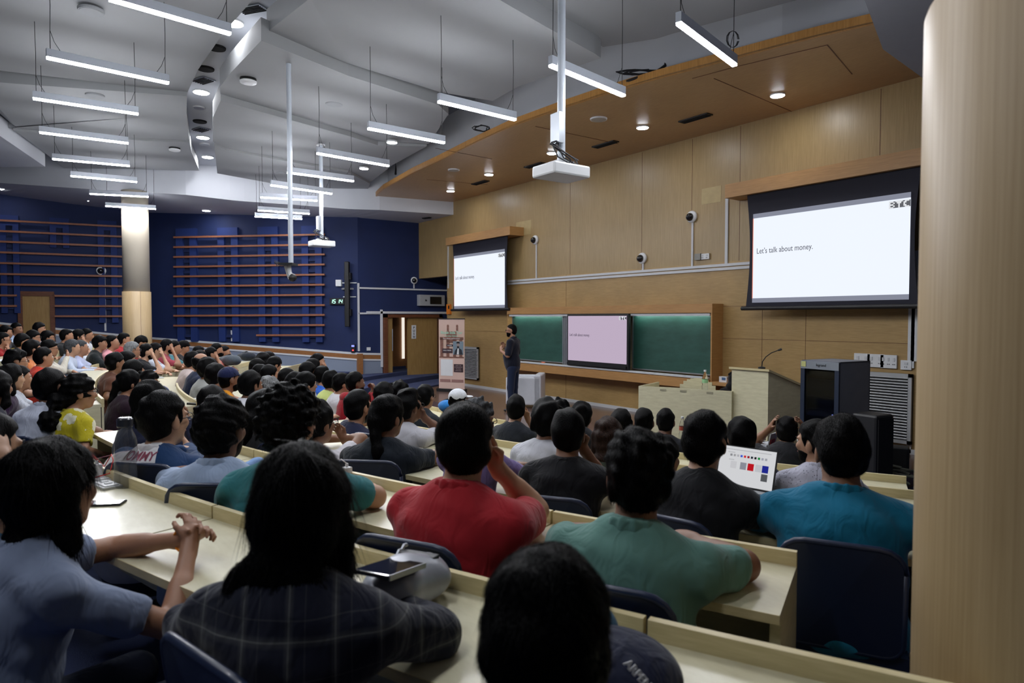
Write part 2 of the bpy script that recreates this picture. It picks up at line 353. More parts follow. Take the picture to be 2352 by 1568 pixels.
# door side-facing check: its leaf faces the room along +normal
# ---------------------------------------------------------------- stage door (double, one leaf open)
def stagedoor():
    r = bpy.data.objects.new('door_1', None); COL.objects.link(r); r['kind'] = 'structure'; r.location = (SX, 0, 0)
    y0, y1 = dy0, dy1
    f = MB(); f.box((0, y0 + .06, dtop / 2), (.26, .12, dtop)).box((0, y1 - .06, dtop / 2), (.26, .12, dtop)).box((0, (y0 + y1) / 2, dtop - .05), (.26, y1 - y0, .1)); f.build('door_frame', M_darkwood, r)
    f = MB(); f.box((.03, y0 - .05, dtop / 2 + .3), (.05, .07, dtop - .3)).box((.03, (y0 + y1) / 2 + .4, dtop + .06), (.05, y1 - y0 + 1.9, .07)); f.build('trunking', M_trimw, r)
    ya = atx(936, 800, SX).y; yb = atx(1003, 800, SX).y
    MB().box((.0, (ya + yb) / 2, dtop / 2 - .05), (.06, yb - ya, dtop - .1)).build('door_leaf', M_door, r)
    # open leaf, swung out into the corridor
    MB().box((-.0, atx(892, 800, SX).y, dtop / 2 - .05), (.06, atx(903, 800, SX).y - y0 - .1, dtop - .1)).build('door_leaf', M_door, r)
    MB().tube([(.08, atx(899, 800, SX).y, .95), (.08, atx(899, 800, SX).y, 1.65)], .018).build('handle', M_metal, r)
    p = atx(949, 762, SX); s = MB().box((.045, p.y, p.z), (.012, .16, .44)).build('push_sign', M_white, r)
    for i, ch in enumerate('PUSH'): text(ch, .1, M_black, s, 'lettering', (.054, p.y, p.z + .105 - i * .1), (math.pi / 2, 0, math.pi / 2), 'CENTER', bold=.003)
    return r
stagedoor()
# corridor glimpsed through the open leaf
b = MB(); b.box((SX - 1.4, 10.4, 1.2), (.1, 2.6, 3)); struct(b.build('wall_corridor', M_fascia2))
b = MB(); b.box((SX - 1.0, 10, -.02), (1.8, 4, .05)); struct(b.build('floor_corridor', M_stage))
b = MB(); b.box((SX - 1.0, 10, 2.9), (1.8, 4, .05)); struct(b.build('ceiling_corridor', M_ceil))
p = atx(929, 760, SX - 1.2); b = MB(); b.box((SX - 1.3, p.y + .0, 1.35), (.04, .09, 1.5)); struct(b.build('window_1', emat('corridor_daylight', (1, .93, .82, 1), .9)))
# ================================================================ ceiling
deck = [(-27, -8), (2, -8), (2, 12), (-27, 12)]
struct(MB().prism(deck, 6.55, 6.65).build('ceiling', M_ceil))
# flat soffit strip round the hall with the bulkhead above it
wl = [(962, 512, 5.09), (820, 500, 5.08), (600, 495, 5.23), (344, 489, 5.4), (280, 479, 5.45), (204, 470, 5.52), (0, 443, 5.73), (-140, 424, 5.88)]
el = [(1030, 492, 5.09), (872, 482, 5.08), (800, 480, 5.1), (728, 474, 5.16), (544, 461, 5.27), (425, 447, 5.36), (204, 434, 5.53), (0, 420, 5.73), (-140, 410, 5.88)]
inner = [atz(x, y, z) for x, y, z in el]; outer = [atz(x, y, z) for x, y, z in wl]
inner[0].y = FY; 
poly = [tuple(p) for p in inner] + [tuple(p + (p - inner[0]).normalized() * .0) for p in outer[::-1]]
far = [Vector((SX - .3, FY + .1, 5.09)), Vector((SX - .3, 8.5, 5.08)), Vector((-21.6, 6.5, 5.2)), Vector((-24.9, 3.4, 5.4)), Vector((-25.2, 1.5, 5.5)), Vector((-25.6, -1, 5.7)), Vector((-25.9, -3.8, 5.88))]
def strip(A, B, z_up, m, name):
    b = MB(); n = len(A)
    vs = [tuple(p) for p in A] + [tuple(p) for p in B]; return vs
def resample(P, n):
    L_ = [0]
    for i in range(1, len(P)): L_.append(L_[-1] + (P[i] - P[i - 1]).length)
    out = []
    for k in range(n):
        t = L_[-1] * k / (n - 1); i = max(j for j in range(len(L_)) if L_[j] <= t + 1e-9); i = min(i, len(P) - 2)
        out.append(P[i].lerp(P[i + 1], (t - L_[i]) / max(L_[i + 1] - L_[i], 1e-9)))
    return out
IN = resample(inner, 40); OUT = resample(far, 40)
b = MB(); n = 40
for i in range(n - 1): b.add([IN[i], IN[i + 1], OUT[i + 1], OUT[i]], [(0, 1, 2, 3)])
for i in range(n - 1): b.add([IN[i], IN[i + 1], IN[i + 1] + Vector((0, 0, 1.5)), IN[i] + Vector((0, 0, 1.5))], [(0, 1, 2, 3)])
struct(b.build('ceiling_soffit', M_bulk))
# wood canopy over the stage
cz = 5.47
ce = [atz(x, y, cz) for x, y in ((857, 457), (866, 447), (880, 434), (905, 420), (950, 395), (1000, 372), (1100, 323), (1175, 289), (1290, 248), (1400, 212), (1510, 179), (1640, 145), (1760, 113), (1880, 82), (2010, 52), (2150, 18), (2300, -20))]
cp = [tuple(p[:2]) for p in ce] + [(-1.6, FY), (-17.45, FY)]
o = MB().prism(cp, cz, cz + .02).build('ceiling_canopy', M_canopy); struct(o)
o = MB().band([tuple(p[:2]) for p in ce], cz - .005, cz + .12, .04).build('trim_8', M_fascia); struct(o)
# joints and hatch lines on the canopy
b = MB()
def czline(x0, y0, x1, y1, w=.012):
    p = atz(x0, y0, cz); q = atz(x1, y1, cz); d = q - p; b.box(((p.x + q.x) / 2, (p.y + q.y) / 2, cz - .002), (d.length, w, .006), math.atan2(d.y, d.x))
for l in ((1000, 340, 1130, 365), (980, 412, 1120, 424), (1230, 290, 1420, 330), (1690, 153, 1900, 103), (1900, 103, 1957, 170), (1590, 180, 1690, 153), (1640, 180, 1840, 265)): czline(*l)
struct(b.build('trim_9', M_darkwood))
# white bulkhead above the canopy
ba = [atz(x, y, cz) for x, y in ((862, 452), (880, 434), (950, 395), (1100, 323), (1290, 248), (1510, 179), (1760, 107), (2010, 50), (2300, -20))]
ba = [p + Vector((0, .35, 0)) for p in ba]
o = MB().band([tuple(p[:2]) for p in ba], 5.495, 6.6, .06).build('wall_bulkhead', M_bulk); struct(o)
# ceiling panels (front set B, rear set A), stepped
def panel(px, name='ceiling_panel', th=.3, m=None):     # px: (x,y,z) bottom outline
    P = [atz(x, y, z) for x, y, z in px]
    o = MB().prism([tuple(p[:2]) for p in P], [p.z for p in P], [p.z + th for p in P]).build(name, m or M_ceil); struct(o); return o
# front set
panel([(613, 72, 5.62), (1380, 133, 5.58), (1325, 153, 5.6), (1190, 199, 5.65), (1132, 238, 5.68), (1030, 232, 5.72), (800, 150, 5.74), (600, 90, 5.76), (660, 34, 5.7), (712, 0, 5.66), (880, -160, 5.6), (1000, -60, 5.6), (1140, 0, 5.6)] if 0 else
      [(713, -5, 5.66), (800, -90, 5.62), (1000, -70, 5.6), (1145, -2, 5.6), (1255, 62, 5.6), (1366, 123, 5.58), (1380, 133, 5.58), (1325, 153, 5.6), (1190, 199, 5.66), (1132, 232, 5.7), (1012, 212, 5.76), (800, 146, 5.77), (613, 74, 5.78)])
panel([(1165, -8, 5.84), (1366, 93, 5.84), (1385, 108, 5.84), (1507, 89, 5.84), (1553, 75, 5.84), (1690, 38, 5.84), (1850, -5, 5.84), (1950, -60, 5.84), (1600, -250, 5.84), (1250, -120, 5.84)])
panel([(600, 93, 5.6), (800, 174, 5.62), (1006, 240, 5.63), (1030, 262, 5.64), (985, 330, 5.67), (868, 324, 5.73), (800, 300, 5.74), (507, 226, 5.74), (505, 200, 5.72), (530, 167, 5.68)])
panel([(507, 231, 5.62), (800, 312, 5.65), (868, 334, 5.65), (980, 336, 5.66), (900, 380, 5.7), (852, 418, 5.73), (800, 392, 5.73), (520, 340, 5.7), (489, 325, 5.7), (489, 270, 5.65)])
panel([(492, 331, 5.66), (520, 345, 5.66), (800, 396, 5.67), (850, 422, 5.67), (838, 450, 5.68), (780, 462, 5.7), (730, 440, 5.7), (499, 398, 5.68)])
# rear set (the ceiling climbs towards the back)
panel([(-60, 155, 6.03), (430, 213, 5.98), (455, 160, 5.96), (510, 80, 5.94), (580, 0, 5.92), (680, -110, 5.9), (300, -160, 5.9), (-60, -150, 5.95)])
panel([(-60, 185, 5.9), (430, 221, 5.9), (428, 260, 5.92), (435, 322, 5.96), (330, 318, 5.96), (20, 294, 5.98), (40, 295, 6.0), (-60, 210, 6.0)])
panel([(30, 300, 5.93), (330, 323, 5.93), (436, 327, 5.93), (440, 350, 5.94), (458, 392, 5.95), (300, 388, 5.97), (147, 386, 6.0), (104, 352, 5.98), (38, 303, 5.95)])
panel([(-80, 262, 5.72), (-60, 290, 5.72), (0, 312, 5.7), (50, 346, 5.7), (104, 383, 5.7), (0, 384, 5.7), (-120, 380, 5.7)], th=.42, m=M_bulk)
# upper deck seen in the channel between the two sets
struct(MB().prism([tuple(atz(x, y, 6.3)[:2]) for x, y in ((720, -60), (420, -60), (330, 180), (380, 400), (560, 420), (640, 200))], 6.2, 6.28).build('ceiling_channel', M_bulk))
# soffit over the right end
def rs(): 
    P = [atz(1985, -2, 5.08), atz(2003, 50, 5.08), atz(2028, 113, 5.08), atz(2118, 178, 5.08)]
    pl = [tuple(P[0][:2]), tuple(P[2][:2]), tuple(P[3][:2]), (-1.5, FY), (1.5, FY), (1.5, 3.5), (P[0].x, 3.5)]
    struct(MB().prism(pl, 5.08, 6.5).build('ceiling_right', mat('grey_soffit', srgb(150, 152, 160), .8, var=.02)))
rs()
# ---------------------------------------------------------------- columns
def column(px0, px1, D, name, top, clad, r=None):
    m = (px0 + px1) / 2; d = ray(m, 784 - 54); c = Vector((d[0], d[1])) * (D)
    r = r or (px1 - px0) / 2 / FPX * D; c = Vector((d[0], d[1])) * (D + r * .9)
    o = MB().lathe([(r, -.2), (r, clad)], (c.x, c.y, 0), 64).build(name, M_col, smooth=False); struct(o)
    o2 = MB().lathe([(r - .025, clad), (r - .025, top)], (c.x, c.y, 0), 64).build('column_shaft', M_colp); struct(o2)
    for q in (o, o2):
        for f in q.data.polygons: f.use_smooth = len(f.vertices) == 4
    # joint in the cladding
    a = math.atan2(-c.y, -c.x) + .25; struct(MB().box((c.x + math.cos(a) * r, c.y + math.sin(a) * r, clad / 2), (.006, .006, clad), a).build('trim_10', M_darkwood))
    return c
column(285, 345, 18.0, 'column_wood', 5.45, 2.72)
def nearcolumn():
    r = .36; th = math.radians(31.32); Dt = 1.62; dist = math.hypot(Dt / math.cos(th), 0); dc = math.hypot(dist, r); a = th + math.asin(r / dc)
    az = AZ - a; c = Vector((math.cos(az), math.sin(az))) * dc
    o = MB().lathe([(r - .02, -.2), (r, -.19), (r, 2.70), (r - .005, 2.715), (r - .02, 2.72)], (c.x, c.y, 0), 96).build('column_wood', M_col); struct(o)
    o2 = MB().lathe([(r - .02, 2.70), (r - .02, 5.3)], (c.x, c.y, 0), 96).build('column_shaft', M_colp); struct(o2)
    for q in (o, o2):
        for f in q.data.polygons: f.use_smooth = len(f.vertices) == 4
nearcolumn()
# ---------------------------------------------------------------- suspended linear lights
LR = [((1558, 53), (1688, 150)), ((1264, 150), (1433, 220)), ((1007, 233), (1184, 275)), ((845, 295), (1021, 328)), ((728, 352), (893, 381)), ((660, 396), (812, 416)), ((622, 425), (762, 445)), ((598, 453), (729, 461)), ((592, 483), (711, 491)), ((585, 497), (694, 503))]
LL = [((250, -2), (530, 78)), ((106, 132), (388, 191)), ((75, 226), (318, 262)), ((90, 304), (295, 329)), ((120, 365), (298, 381)), ((162, 404), (315, 418)), ((206, 445), (341, 452)), ((242, 473), (358, 480))]
M_lighth = mat('light_housing', srgb(176, 182, 192), .4, metal=.3, var=.02)
M_wire = mat('wire', srgb(30, 30, 34), .6)
bpy.context.view_layer.update(); DG = bpy.context.evaluated_depsgraph_get()
def linlight(a, b_, z, zt, label, grp):
    A = atz(*a, z); B = atz(*b_, z); d = B - A; L_ = d.length; mid = (A + B) / 2; rz = math.atan2(d.y, d.x)
    r = root('linear_light', label, 'ceiling light', mid, rz, grp)
    MB().box((0, 0, .055), (L_, .055, .09)).build('housing', M_lighth, r)
    MB().box((0, 0, .0), (L_ - .01, .05, .026)).build('diffuser', M_led, r)
    for s in (-1, 1):
        x = s * (L_ / 2 - .04); hp = mid + d.normalized() * x; hit = scene.ray_cast(DG, (hp.x, hp.y, z + .3), (0, 0, 1), distance=3); zt = hit[1].z + .004 if hit[0] else zt; w = MB(); k = random.uniform(.01, .03)
        w.tube([(x, 0, .1), (x - .0, .0, .3), (x + k * .3, 0, (zt - z) * .6), (x, 0, zt - z)], .004, 5)
        w.tube([(x - s * .1, 0, .1), (x - s * .04, .01, .2), (x, 0, .32)], .003, 5); w.build('suspension_wire', M_wire, r)
for i, (a, b_) in enumerate(LR): linlight(a, b_, 4.6, 5.62, 'hanging linear ceiling light, %s nearest of the row over the middle block' % ORD[i], 'linear lights over the middle block')
for i, (a, b_) in enumerate(LL): linlight(a, b_, 4.95, 5.92, 'hanging linear ceiling light, %s nearest of the row over the left rear block' % ORD[i], 'linear lights over the left rear block')
# the same two rows carry on over the camera, out of the frame
for i, (x, y, a) in enumerate(((-5.3, 1.75, 100), (-3.2, 2.6, 104), (-4.2, -1.2, 100), (-1.6, -.6, 104))):
    hx = Vector((math.cos(math.radians(a)), math.sin(math.radians(a)), 0)) * .6; c = Vector((x, y, 4.95)); r = root('linear_light', 'hanging linear ceiling light over the near rows, number %s behind the visible ones' % ORD[i], 'ceiling light', c, math.radians(a), 'linear lights over the near rows')
    MB().box((0, 0, .055), (1.2, .055, .09)).build('housing', M_lighth, r); MB().box((0, 0, 0), (1.19, .05, .026)).build('diffuser', M_led, r)
    for s in (-1, 1): MB().tube([(s * .56, 0, .1), (s * .56, 0, 1.0)], .004, 5).build('suspension_wire', M_wire, r)
# ---------------------------------------------------------------- recessed downlights, speakers, vents
def disc_thing(name, x, y, z, r, label, cat, m, grp=None, ring=None):
    p = atz(x, y, z); t = root(name, label, cat, (p.x, p.y, z), 0, grp)
    MB().lathe([(r * 1.12, -.004), (r * 1.16, .012), (r * 1.16, .03)], (0, 0, -.012), 28).build('trim_ring', ring or M_white, t)
    MB().lathe([(r, -.02), (r, -.012)], (0, 0, 0), 28).build('lens', m, t); return t
for x, y in ((1786, 218), (1476, 292), (1268, 351), (1123, 400), (1035, 438)):
    disc_thing('downlight', x, y, cz - .005, .1, 'glowing downlight in the wooden canopy, %s from the right' % ORD[[1786, 1476, 1268, 1123, 1035].index(x)], 'downlight', M_down, 'downlights in the wooden canopy')
for x, y, z in ((900, 326, 5.63), (836, 386, 5.66)):
    disc_thing('downlight', x, y, z, .1, ('upper' if x == 900 else 'lower') + ' of two glowing downlights in the white ceiling beside the canopy', 'downlight', M_down, 'downlights in the white ceiling')
for x, y, z in ((474, 483, 5.3), (640, 486, 5.17), (211, 461, 5.52), (8, 434, 5.7)):
    disc_thing('downlight', x, y, z, .11, 'glowing downlight in the soffit along the blue wall, %s from the left' % ORD[[8, 211, 474, 640].index(x)], 'downlight', M_down, 'downlights along the blue wall')
for x, y in ((535, 52), (462, 211), (466, 315), (477, 360)):
    disc_thing('downlight', x, y, 6.19, .13, 'glowing downlight in the ceiling channel, %s nearest' % ORD[[535, 462, 466, 477].index(x)], 'downlight', M_down, 'downlights in the ceiling channel')
for x, y in ((457, 247), (470, 331)):
    disc_thing('downlight', x, y, 6.19, .1, ('nearer' if y == 247 else 'farther') + ' of two unlit chrome downlights in the ceiling channel', 'downlight', M_metal, 'unlit downlights in the ceiling channel')
for x, y in ((497, 110), (472, 158), (459, 279)):
    disc_thing('ceiling_cutout', x, y, 6.19, .12, {110: 'nearest', 158: 'middle', 279: 'farthest'}[y] + ' of three dark round cut-outs in the ceiling channel', 'cut-out', M_dark, 'open cut-outs in the ceiling channel', M_dark)
M_spk = mat('speaker_grille', srgb(140, 143, 146), .7, var=.03, bump=.5, bscale=400)
for x, y, z, lb in ((209, 25, 5.9, 'round grey ceiling speaker nearest the top left corner of the hall ceiling'), (218, 219, 5.9, 'round grey ceiling speaker beside the second hanging light of the left rear block'), (768, 238, 5.68, 'round grey ceiling speaker in the white panel right of the tall pipe'), (648, 396, 5.68, 'round grey ceiling speaker behind the long hanging lights')):
    disc_thing('ceiling_speaker', x, y, z, .13, lb, 'ceiling speaker', M_spk, None, M_spk)
for x, y, r_ in ((1375, 273, .13), (1042, 390, .12)):
    disc_thing('ceiling_speaker', x, y, cz - .005, r_, 'round pale ceiling speaker in the wooden canopy, ' + ('right of the large projector pole' if x > 1300 else 'above the left downlights'), 'ceiling speaker', mat('speaker_pale', srgb(176, 172, 160), .6), None)
def vent(x, y, z, w, h, rz, label, m=None, grp=None):
    p = atz(x, y, z); t = root('ceiling_vent', label, 'vent', (p.x, p.y, z), rz, grp)
    MB().box((0, 0, -.006), (w, h, .02)).build('frame', m or M_black, t)
    s = MB()
    for i in range(5): s.box((0, -h * .36 + i * h * .18, -.02), (w * .9, h * .06, .012))
    s.build('louvre', M_dark, t)
for x, y in ((1597, 271), (1390, 331), (1228, 379), (1103, 419)):
    vent(x, y, cz - .004, .62, .16, 0, 'long black air vent in the wooden canopy, %s from the right' % ORD[[1597, 1390, 1228, 1103].index(x)], grp='black vents in the canopy')
vent(980, 500, 5.08, .3, .12, .3, 'small dark vent in the soffit at the corner above the wooden wall')
vent(467, 184, 6.19, .35, .25, .4, 'square grey air grille nearest the unlit cut-outs in the ceiling channel', M_metal)
vent(462, 297, 6.19, .35, .25, .3, 'square grey air grille halfway along the ceiling channel', M_metal)
vent(578, 20, 6.19, .4, .2, .6, 'square grey air grille beside the brightest channel light at the top', M_metal)
def smoke(x, y, z, lb):
    p = atz(x, y, z); t = root('smoke_detector', lb, 'smoke detector', (p.x, p.y, z))
    MB().lathe([(.12, 0), (.12, -.02), (.10, -.02)][::-1], (0, 0, 0), 24).build('base', M_dark, t)
    MB().lathe([(.07, -.085), (.12, -.07), (.125, -.045), (.10, -.03)], (0, 0, 0), 24).build('cover', M_white, t, smooth=False)
smoke(570, 180, 5.68, 'white round ceiling unit on the panel left of the tall pipe')
smoke(401, 339, 5.94, 'white round ceiling unit on the rear panel above the blue wall')
# black cable bundles by the bulkhead
def cables(seed, x, y, D, n, rad, label, sx=.4, sz=.1, name='cable_coil'):
    rnd = random.Random(seed); c = atd(x, y, D); w = MB()
    for k in range(n):
        a0 = rnd.random() * 6; pts = []
        for i in range(13):
            a = a0 + i * .52; pts.append(c + Vector((_R[0], _R[1], 0)) * (math.cos(a) * sx * rnd.uniform(.7, 1) + (k - n / 2) * sx * .15) + Vector((0, 0, math.sin(a) * sz * rnd.uniform(.6, 1) + sz)))
        w.tube(pts, rad, 5)
    o = w.build(name, M_wire); tag(o, label, 'cable'); return o
cables(3, 1475, 172, 10.0, 5, .012, 'tangle of black cable lying on the canopy edge below the thick bundle', .3, .04)
cables(4, 1107, 303, 13.0, 3, .01, 'loops of thin black wire on the canopy edge left of the hanging pole', .17, .07)
def bundle(pts, n, label, r=.012):
    w = MB()
    for k in range(n):
        o = Vector((random.uniform(-.03, .03), random.uniform(-.03, .03), 0)); w.tube([Vector(p) + o for p in pts], r, 6)
    tag(w.build('cable_bundle', M_wire), label, 'cable')
bundle([atd(1507, 92, 10.2), atd(1520, 108, 10.1), atd(1532, 130, 10.0), atd(1528, 150, 9.95), atd(1510, 163, 9.9), atd(1480, 172, 9.9), atd(1440, 186, 9.9)], 6, 'thick black cable bundle hanging from the ceiling onto the wooden canopy')
bundle([atd(907, 364, 18.2), atd(911, 380, 18.1), atd(909, 400, 18.0)], 5, 'short black cable bundle over the far tip of the wooden canopy', .025)
w = MB()
for k in range(3): w.tube([atd(1683, 90, 8.2) + Vector((_R[0], _R[1], 0)) * math.cos(i * .55) * (.06 + .01 * k) + Vector((0, 0, math.sin(i * .55) * .1)) for i in range(12)], .004, 5)
tag(w.build('cable_coil', M_wire), 'small coil of wire hung beside the light nearest the right edge', 'cable')
# ================================================================ things on and before the front wall
def wbox(x0, y0, x1, y1, Y=FY):          # world rectangle on the front wall plane from picture corners (left-top, right-bottom)
    A = aty(x0, y0, Y); B = aty(x1, y1, Y); return A.x, B.x, B.z, A.z
M_scrblack = mat('screen_border', srgb(30, 30, 44), .8, var=.04)
M_scr = emat('screen_light', srgb(236, 242, 255), SCREEN_POWER)
M_scrbar = emat('screen_letterbox', srgb(140, 144, 160), SCREEN_POWER * .85)
M_ink = mat('slide_ink', srgb(70, 72, 78), .8)
M_inkD = emat('slide_ink_dark', srgb(112, 114, 120), .75)
M_inkW = emat('slide_ink_white', srgb(225, 228, 232), 1)
def slide(t, x0, x1, z0, z1, y, mbg, mbar, mtx, bars=True, redline=False):
    """lit slide: letterbox bars, sentence and the block-letter logo"""
    W, H = x1 - x0, z1 - z0; cx, czz = (x0 + x1) / 2, (z0 + z1) / 2; bh = H * .05 if bars else 0
    MB().box((cx, y, czz), (W, .006, H - 2 * bh)).build('picture', mbg, t)
    if bars:
        MB().box((cx, y, z1 - bh / 2), (W, .006, bh)).build('letterbox_bar', mbar, t); MB().box((cx, y, z0 + bh / 2), (W, .006, bh)).build('letterbox_bar', mbar, t)
    text("Let’s talk about money.", H * .088, mtx, t, 'lettering', (x0 + W * .03, y - .006, czz + H * .05), (math.pi / 2, 0, 0), sx=.80)
    ls = H * .105; lx = x1 - W * .115; lz = z1 - bh - H * .085
    # pixel-style logo letters
    L = {'B': ['1110', '1001', '1110', '1001', '1110'], 'T': ['11111', '01110', '00100', '00100', '00100'], 'C': ['0111', '1100', '1000', '1100', '0111']}
    g = MB(); gw = MB(); u = W * .115 / 15; uy = H * .085 / 6; ox = lx
    g.box((lx + 7.5 * u, y - .005, lz + 2.5 * uy), (15 * u, .003, uy * 4.4))
    for ch in 'BTC':
        rows = L[ch]
        for j, rw in enumerate(rows):
            for i, c in enumerate(rw):
                if c == '1': gw.box((ox + (i + .5) * u, y - .008, lz + (4.5 - j) * uy), (u, .003, uy))
        ox += (len(rows[0]) + .6) * u
    g.build('logo_ground', mtx, t); gw.build('logo', M_inkW, t)
def bigscreen(name, x0, x1, ztop, zbot, pel, sx0, sx1, sz0, sz1, label, dy):
    t = root(name, label, 'projection screen', ((x0 + x1) / 2, FY - dy, zbot)); ox, oz = (x0 + x1) / 2, zbot
    b = MB(); n = 12                                                 # fabric with slightly waisted sides
    for i in range(n):
        f0, f1 = i / n, (i + 1) / n; w0 = 1 - .05 * math.sin(math.pi * f0) ; w1 = 1 - .05 * math.sin(math.pi * f1); hw = (x1 - x0) / 2
        za, zb = (ztop - zbot) * f0, (ztop - zbot) * f1
        b.add([(-hw * w0, 0, za), (hw * w0, 0, za), (hw * w1, 0, zb), (-hw * w1, 0, zb), (-hw * w0, .01, za), (hw * w0, .01, za), (hw * w1, .01, zb), (-hw * w1, .01, zb)], [(0, 1, 2, 3), (7, 6, 5, 4), (0, 3, 7, 4), (1, 5, 6, 2)])
    b.build('screen_fabric', M_scrblack, t)
    MB().tube([(-(x1 - x0) / 2 - .08, 0, 0), ((x1 - x0) / 2 + .08, 0, 0)], .035, 12).build('bottom_bar', M_black, t)
    slide(t, sx0 - ox, sx1 - ox, sz0 - oz, sz1 - oz, -.01, M_scr, M_scrbar, M_inkD, True)
    b = MB(); b.box(((sx0 - ox) + .006, -.016, (sz0 + sz1) / 2 - oz), (.012, .003, (sz1 - sz0) * .9)); b.build('edge_glow', emat('screen_red', (1, .35, .25, 1), .8), t)
    return t
# right screen (nearer)
x0, x1, z0, z1 = wbox(1731, 492, 2088, 686, FY - .35)
fx0, fx1, fz0, _ = wbox(1716, 446, 2106, 705, FY - .35)
pz0 = aty(1665, 455, FY - .45).z; pz1 = aty(1665, 424, FY - .45).z
sz1 = aty(1731, 492, FY - .35).z; sz0 = aty(1731, 695, FY - .35).z
bigscreen('projection_screen', fx0, fx1 + .02, pz0 + .02, aty(1716, 708, FY - .35).z, None, x0, x1, sz0, sz1, 'large projection screen on the right showing the sentence about money', .35)
b = MB(); pxl = aty(1665, 440, FY - .45).x; b.box(((pxl - 3.6) / 2, FY - .225, (pz0 + pz1) / 2), (-3.6 - pxl, .45, pz1 - pz0)); tag(b.build('screen_pelmet', M_case), 'long wooden box over the right projection screen', 'pelmet')
# left screen
x0, x1, z0, z1 = wbox(1043.5, 588, 1160, 708, FY - .35)
lz1 = aty(1043.5, 588, FY - .35).z; lz0 = aty(1043.5, 709, FY - .35).z
fx0 = aty(1040, 600, FY - .35).x; fx1 = aty(1166, 600, FY - .35).x
qz0 = aty(1187, 536, FY - .45).z; qz1 = aty(1187, 516, FY - .45).z
bigscreen('projection_screen', fx0, fx1, qz0 + .02, aty(1040, 712, FY - .35).z, None, x0, x1, lz0, lz1, 'smaller projection screen on the far left of the wooden wall', .35)
b = MB(); qxl = aty(1024, 560, FY - .45).x; qxr = aty(1171, 540, FY - .45).x; b.box(((qxl + qxr) / 2, FY - .225, (qz0 + qz1) / 2), (qxr - qxl, .45, qz1 - qz0)); tag(b.build('screen_pelmet', M_case), 'short wooden box over the left projection screen', 'pelmet')
# ---------------------------------------------------------------- board casing with chalkboards and display
Yb = FY - .32
bx0 = aty(1165, 760, Yb).x; bx1 = aty(1633, 760, Yb).x; bz1 = aty(1633, 697, Yb).z; btop = aty(1633, 718, Yb).z
bz0 = aty(1630, 882, Yb).z; led = aty(1630, 868, Yb).z
t = root('board_cabinet', 'wide wooden cabinet framing the chalkboards and the display', 'board cabinet', ((bx0 + bx1) / 2, FY, bz0)); ox, oz = (bx0 + bx1) / 2, bz0
hw = (bx1 - bx0) / 2
MB().box((0, -.16, bz1 - .04 - oz + .02), (2 * hw, .32, .04)).box((0, -.31, (bz1 + btop) / 2 - oz), (2 * hw, .03, bz1 - btop)).build('fascia', M_case, t)
sp = aty(1665, 780, FY - .02).x
MB().box((hw + .012, -.16, (bz1 - oz) / 2 - .2), (.03, .33, bz1 - oz + .4)).build('side_panel', M_case, t)
MB().box((-hw + .01, -.16, (bz1 - oz) / 2), (.02, .32, bz1 - oz)).build('side_panel', M_case, t)
MB().box((.0, -.2, (led - oz) - .12), (2 * hw, .40, .18)).build('ledge', M_case, t)
MB().box((0, -.36, led - oz), (2 * hw - .05, .09, .035)).build('chalk_tray', M_trimw, t)
MB().box((0, -.015, (btop + led) / 2 - oz), (2 * hw - .04, .02, btop - led)).build('back_panel', M_cream, t)
MB().box((0, -.27, btop - oz - .03), (2 * hw - .1, .05, .05)).build('lamp_rail', M_trimw, t)
M_board = woodmat('chalk_green', srgb(36, 76, 66), srgb(48, 90, 80), (1, 1, 3), 2.2, .45, patch=1)
def board(xa, xb, label):
    A = aty(xa, 760, Yb + .1).x; B = aty(xb, 760, Yb + .1).x; w = B - A; h = btop - led - .05; r = root('chalkboard', label, 'chalkboard', ((A + B) / 2, FY - .16, led + .03))
    MB().box((0, 0, h / 2), (w, .02, h)).build('writing_surface', M_board, r)
    f = MB(); f.box((0, -.005, .012), (w, .03, .024)).box((0, -.005, h - .012), (w, .03, .024)).box((-w / 2 + .012, -.005, h / 2), (.024, .03, h)).box((w / 2 - .012, -.005, h / 2), (.024, .03, h)); f.build('aluminium_frame', M_metal, r)
board(1173, 1291, 'green chalkboard on the left behind the speaker'); board(1449, 1632, 'wide green chalkboard on the right of the display')
A = aty(1291, 760, Yb + .1).x; B = aty(1308, 760, Yb + .1).x
for k in range(3): tag(MB().box((A + .03 + k * (B - A) / 3, FY - .20 - .02 * k, (btop + led) / 2), (.05, .03, btop - led)).build('board_rail', M_metal), ['leftmost', 'middle', 'rightmost'][k] + ' of three aluminium rails beside the display', 'rail', 'rails between chalkboard and display')
# strip lamps above the boards
M_tube = emat('board_lamp', (.85, 1, .95, 1), 22)
for xa, xb, lb in ((1178, 1288, 'hidden strip lamp lighting the left chalkboard'), (1455, 1627, 'hidden strip lamp lighting the right chalkboard')):
    A = aty(xa, 760, Yb + .1).x; B = aty(xb, 760, Yb + .1).x; r = root('strip_lamp', lb, 'lamp', ((A + B) / 2, FY - .235, btop - .03))
    MB().box((0, 0, 0), (B - A, .04, .03)).build('housing', M_white, r); MB().box((0, 0.005, -.018), (B - A - .04, .022, .008)).build('tube', M_tube, r)
# display
A = aty(1306, 722, Yb - .06); B = aty(1447, 722, Yb - .06); za = aty(1306, 721, Yb - .06).z; zb = aty(1447, 850, Yb - .06).z
w = B.x - A.x; h = za - zb; r = root('flat_display', 'large flat display with a pinkish slide between the chalkboards', 'display', ((A.x + B.x) / 2, FY - .39, zb))
MB().box((0, 0, h / 2), (w, .07, h)).build('bezel', M_black, r, bevel=.01)
MB().box((0, -.05, .05), (w * .96, .05, .05)).build('sound_bar', M_black, r)
slide(r, -w / 2 + .045, w / 2 - .045, .12, h - .045, -.04, emat('display_pink', srgb(196, 178, 200), .92), None, emat('display_ink', srgb(100, 90, 110), .6), False)
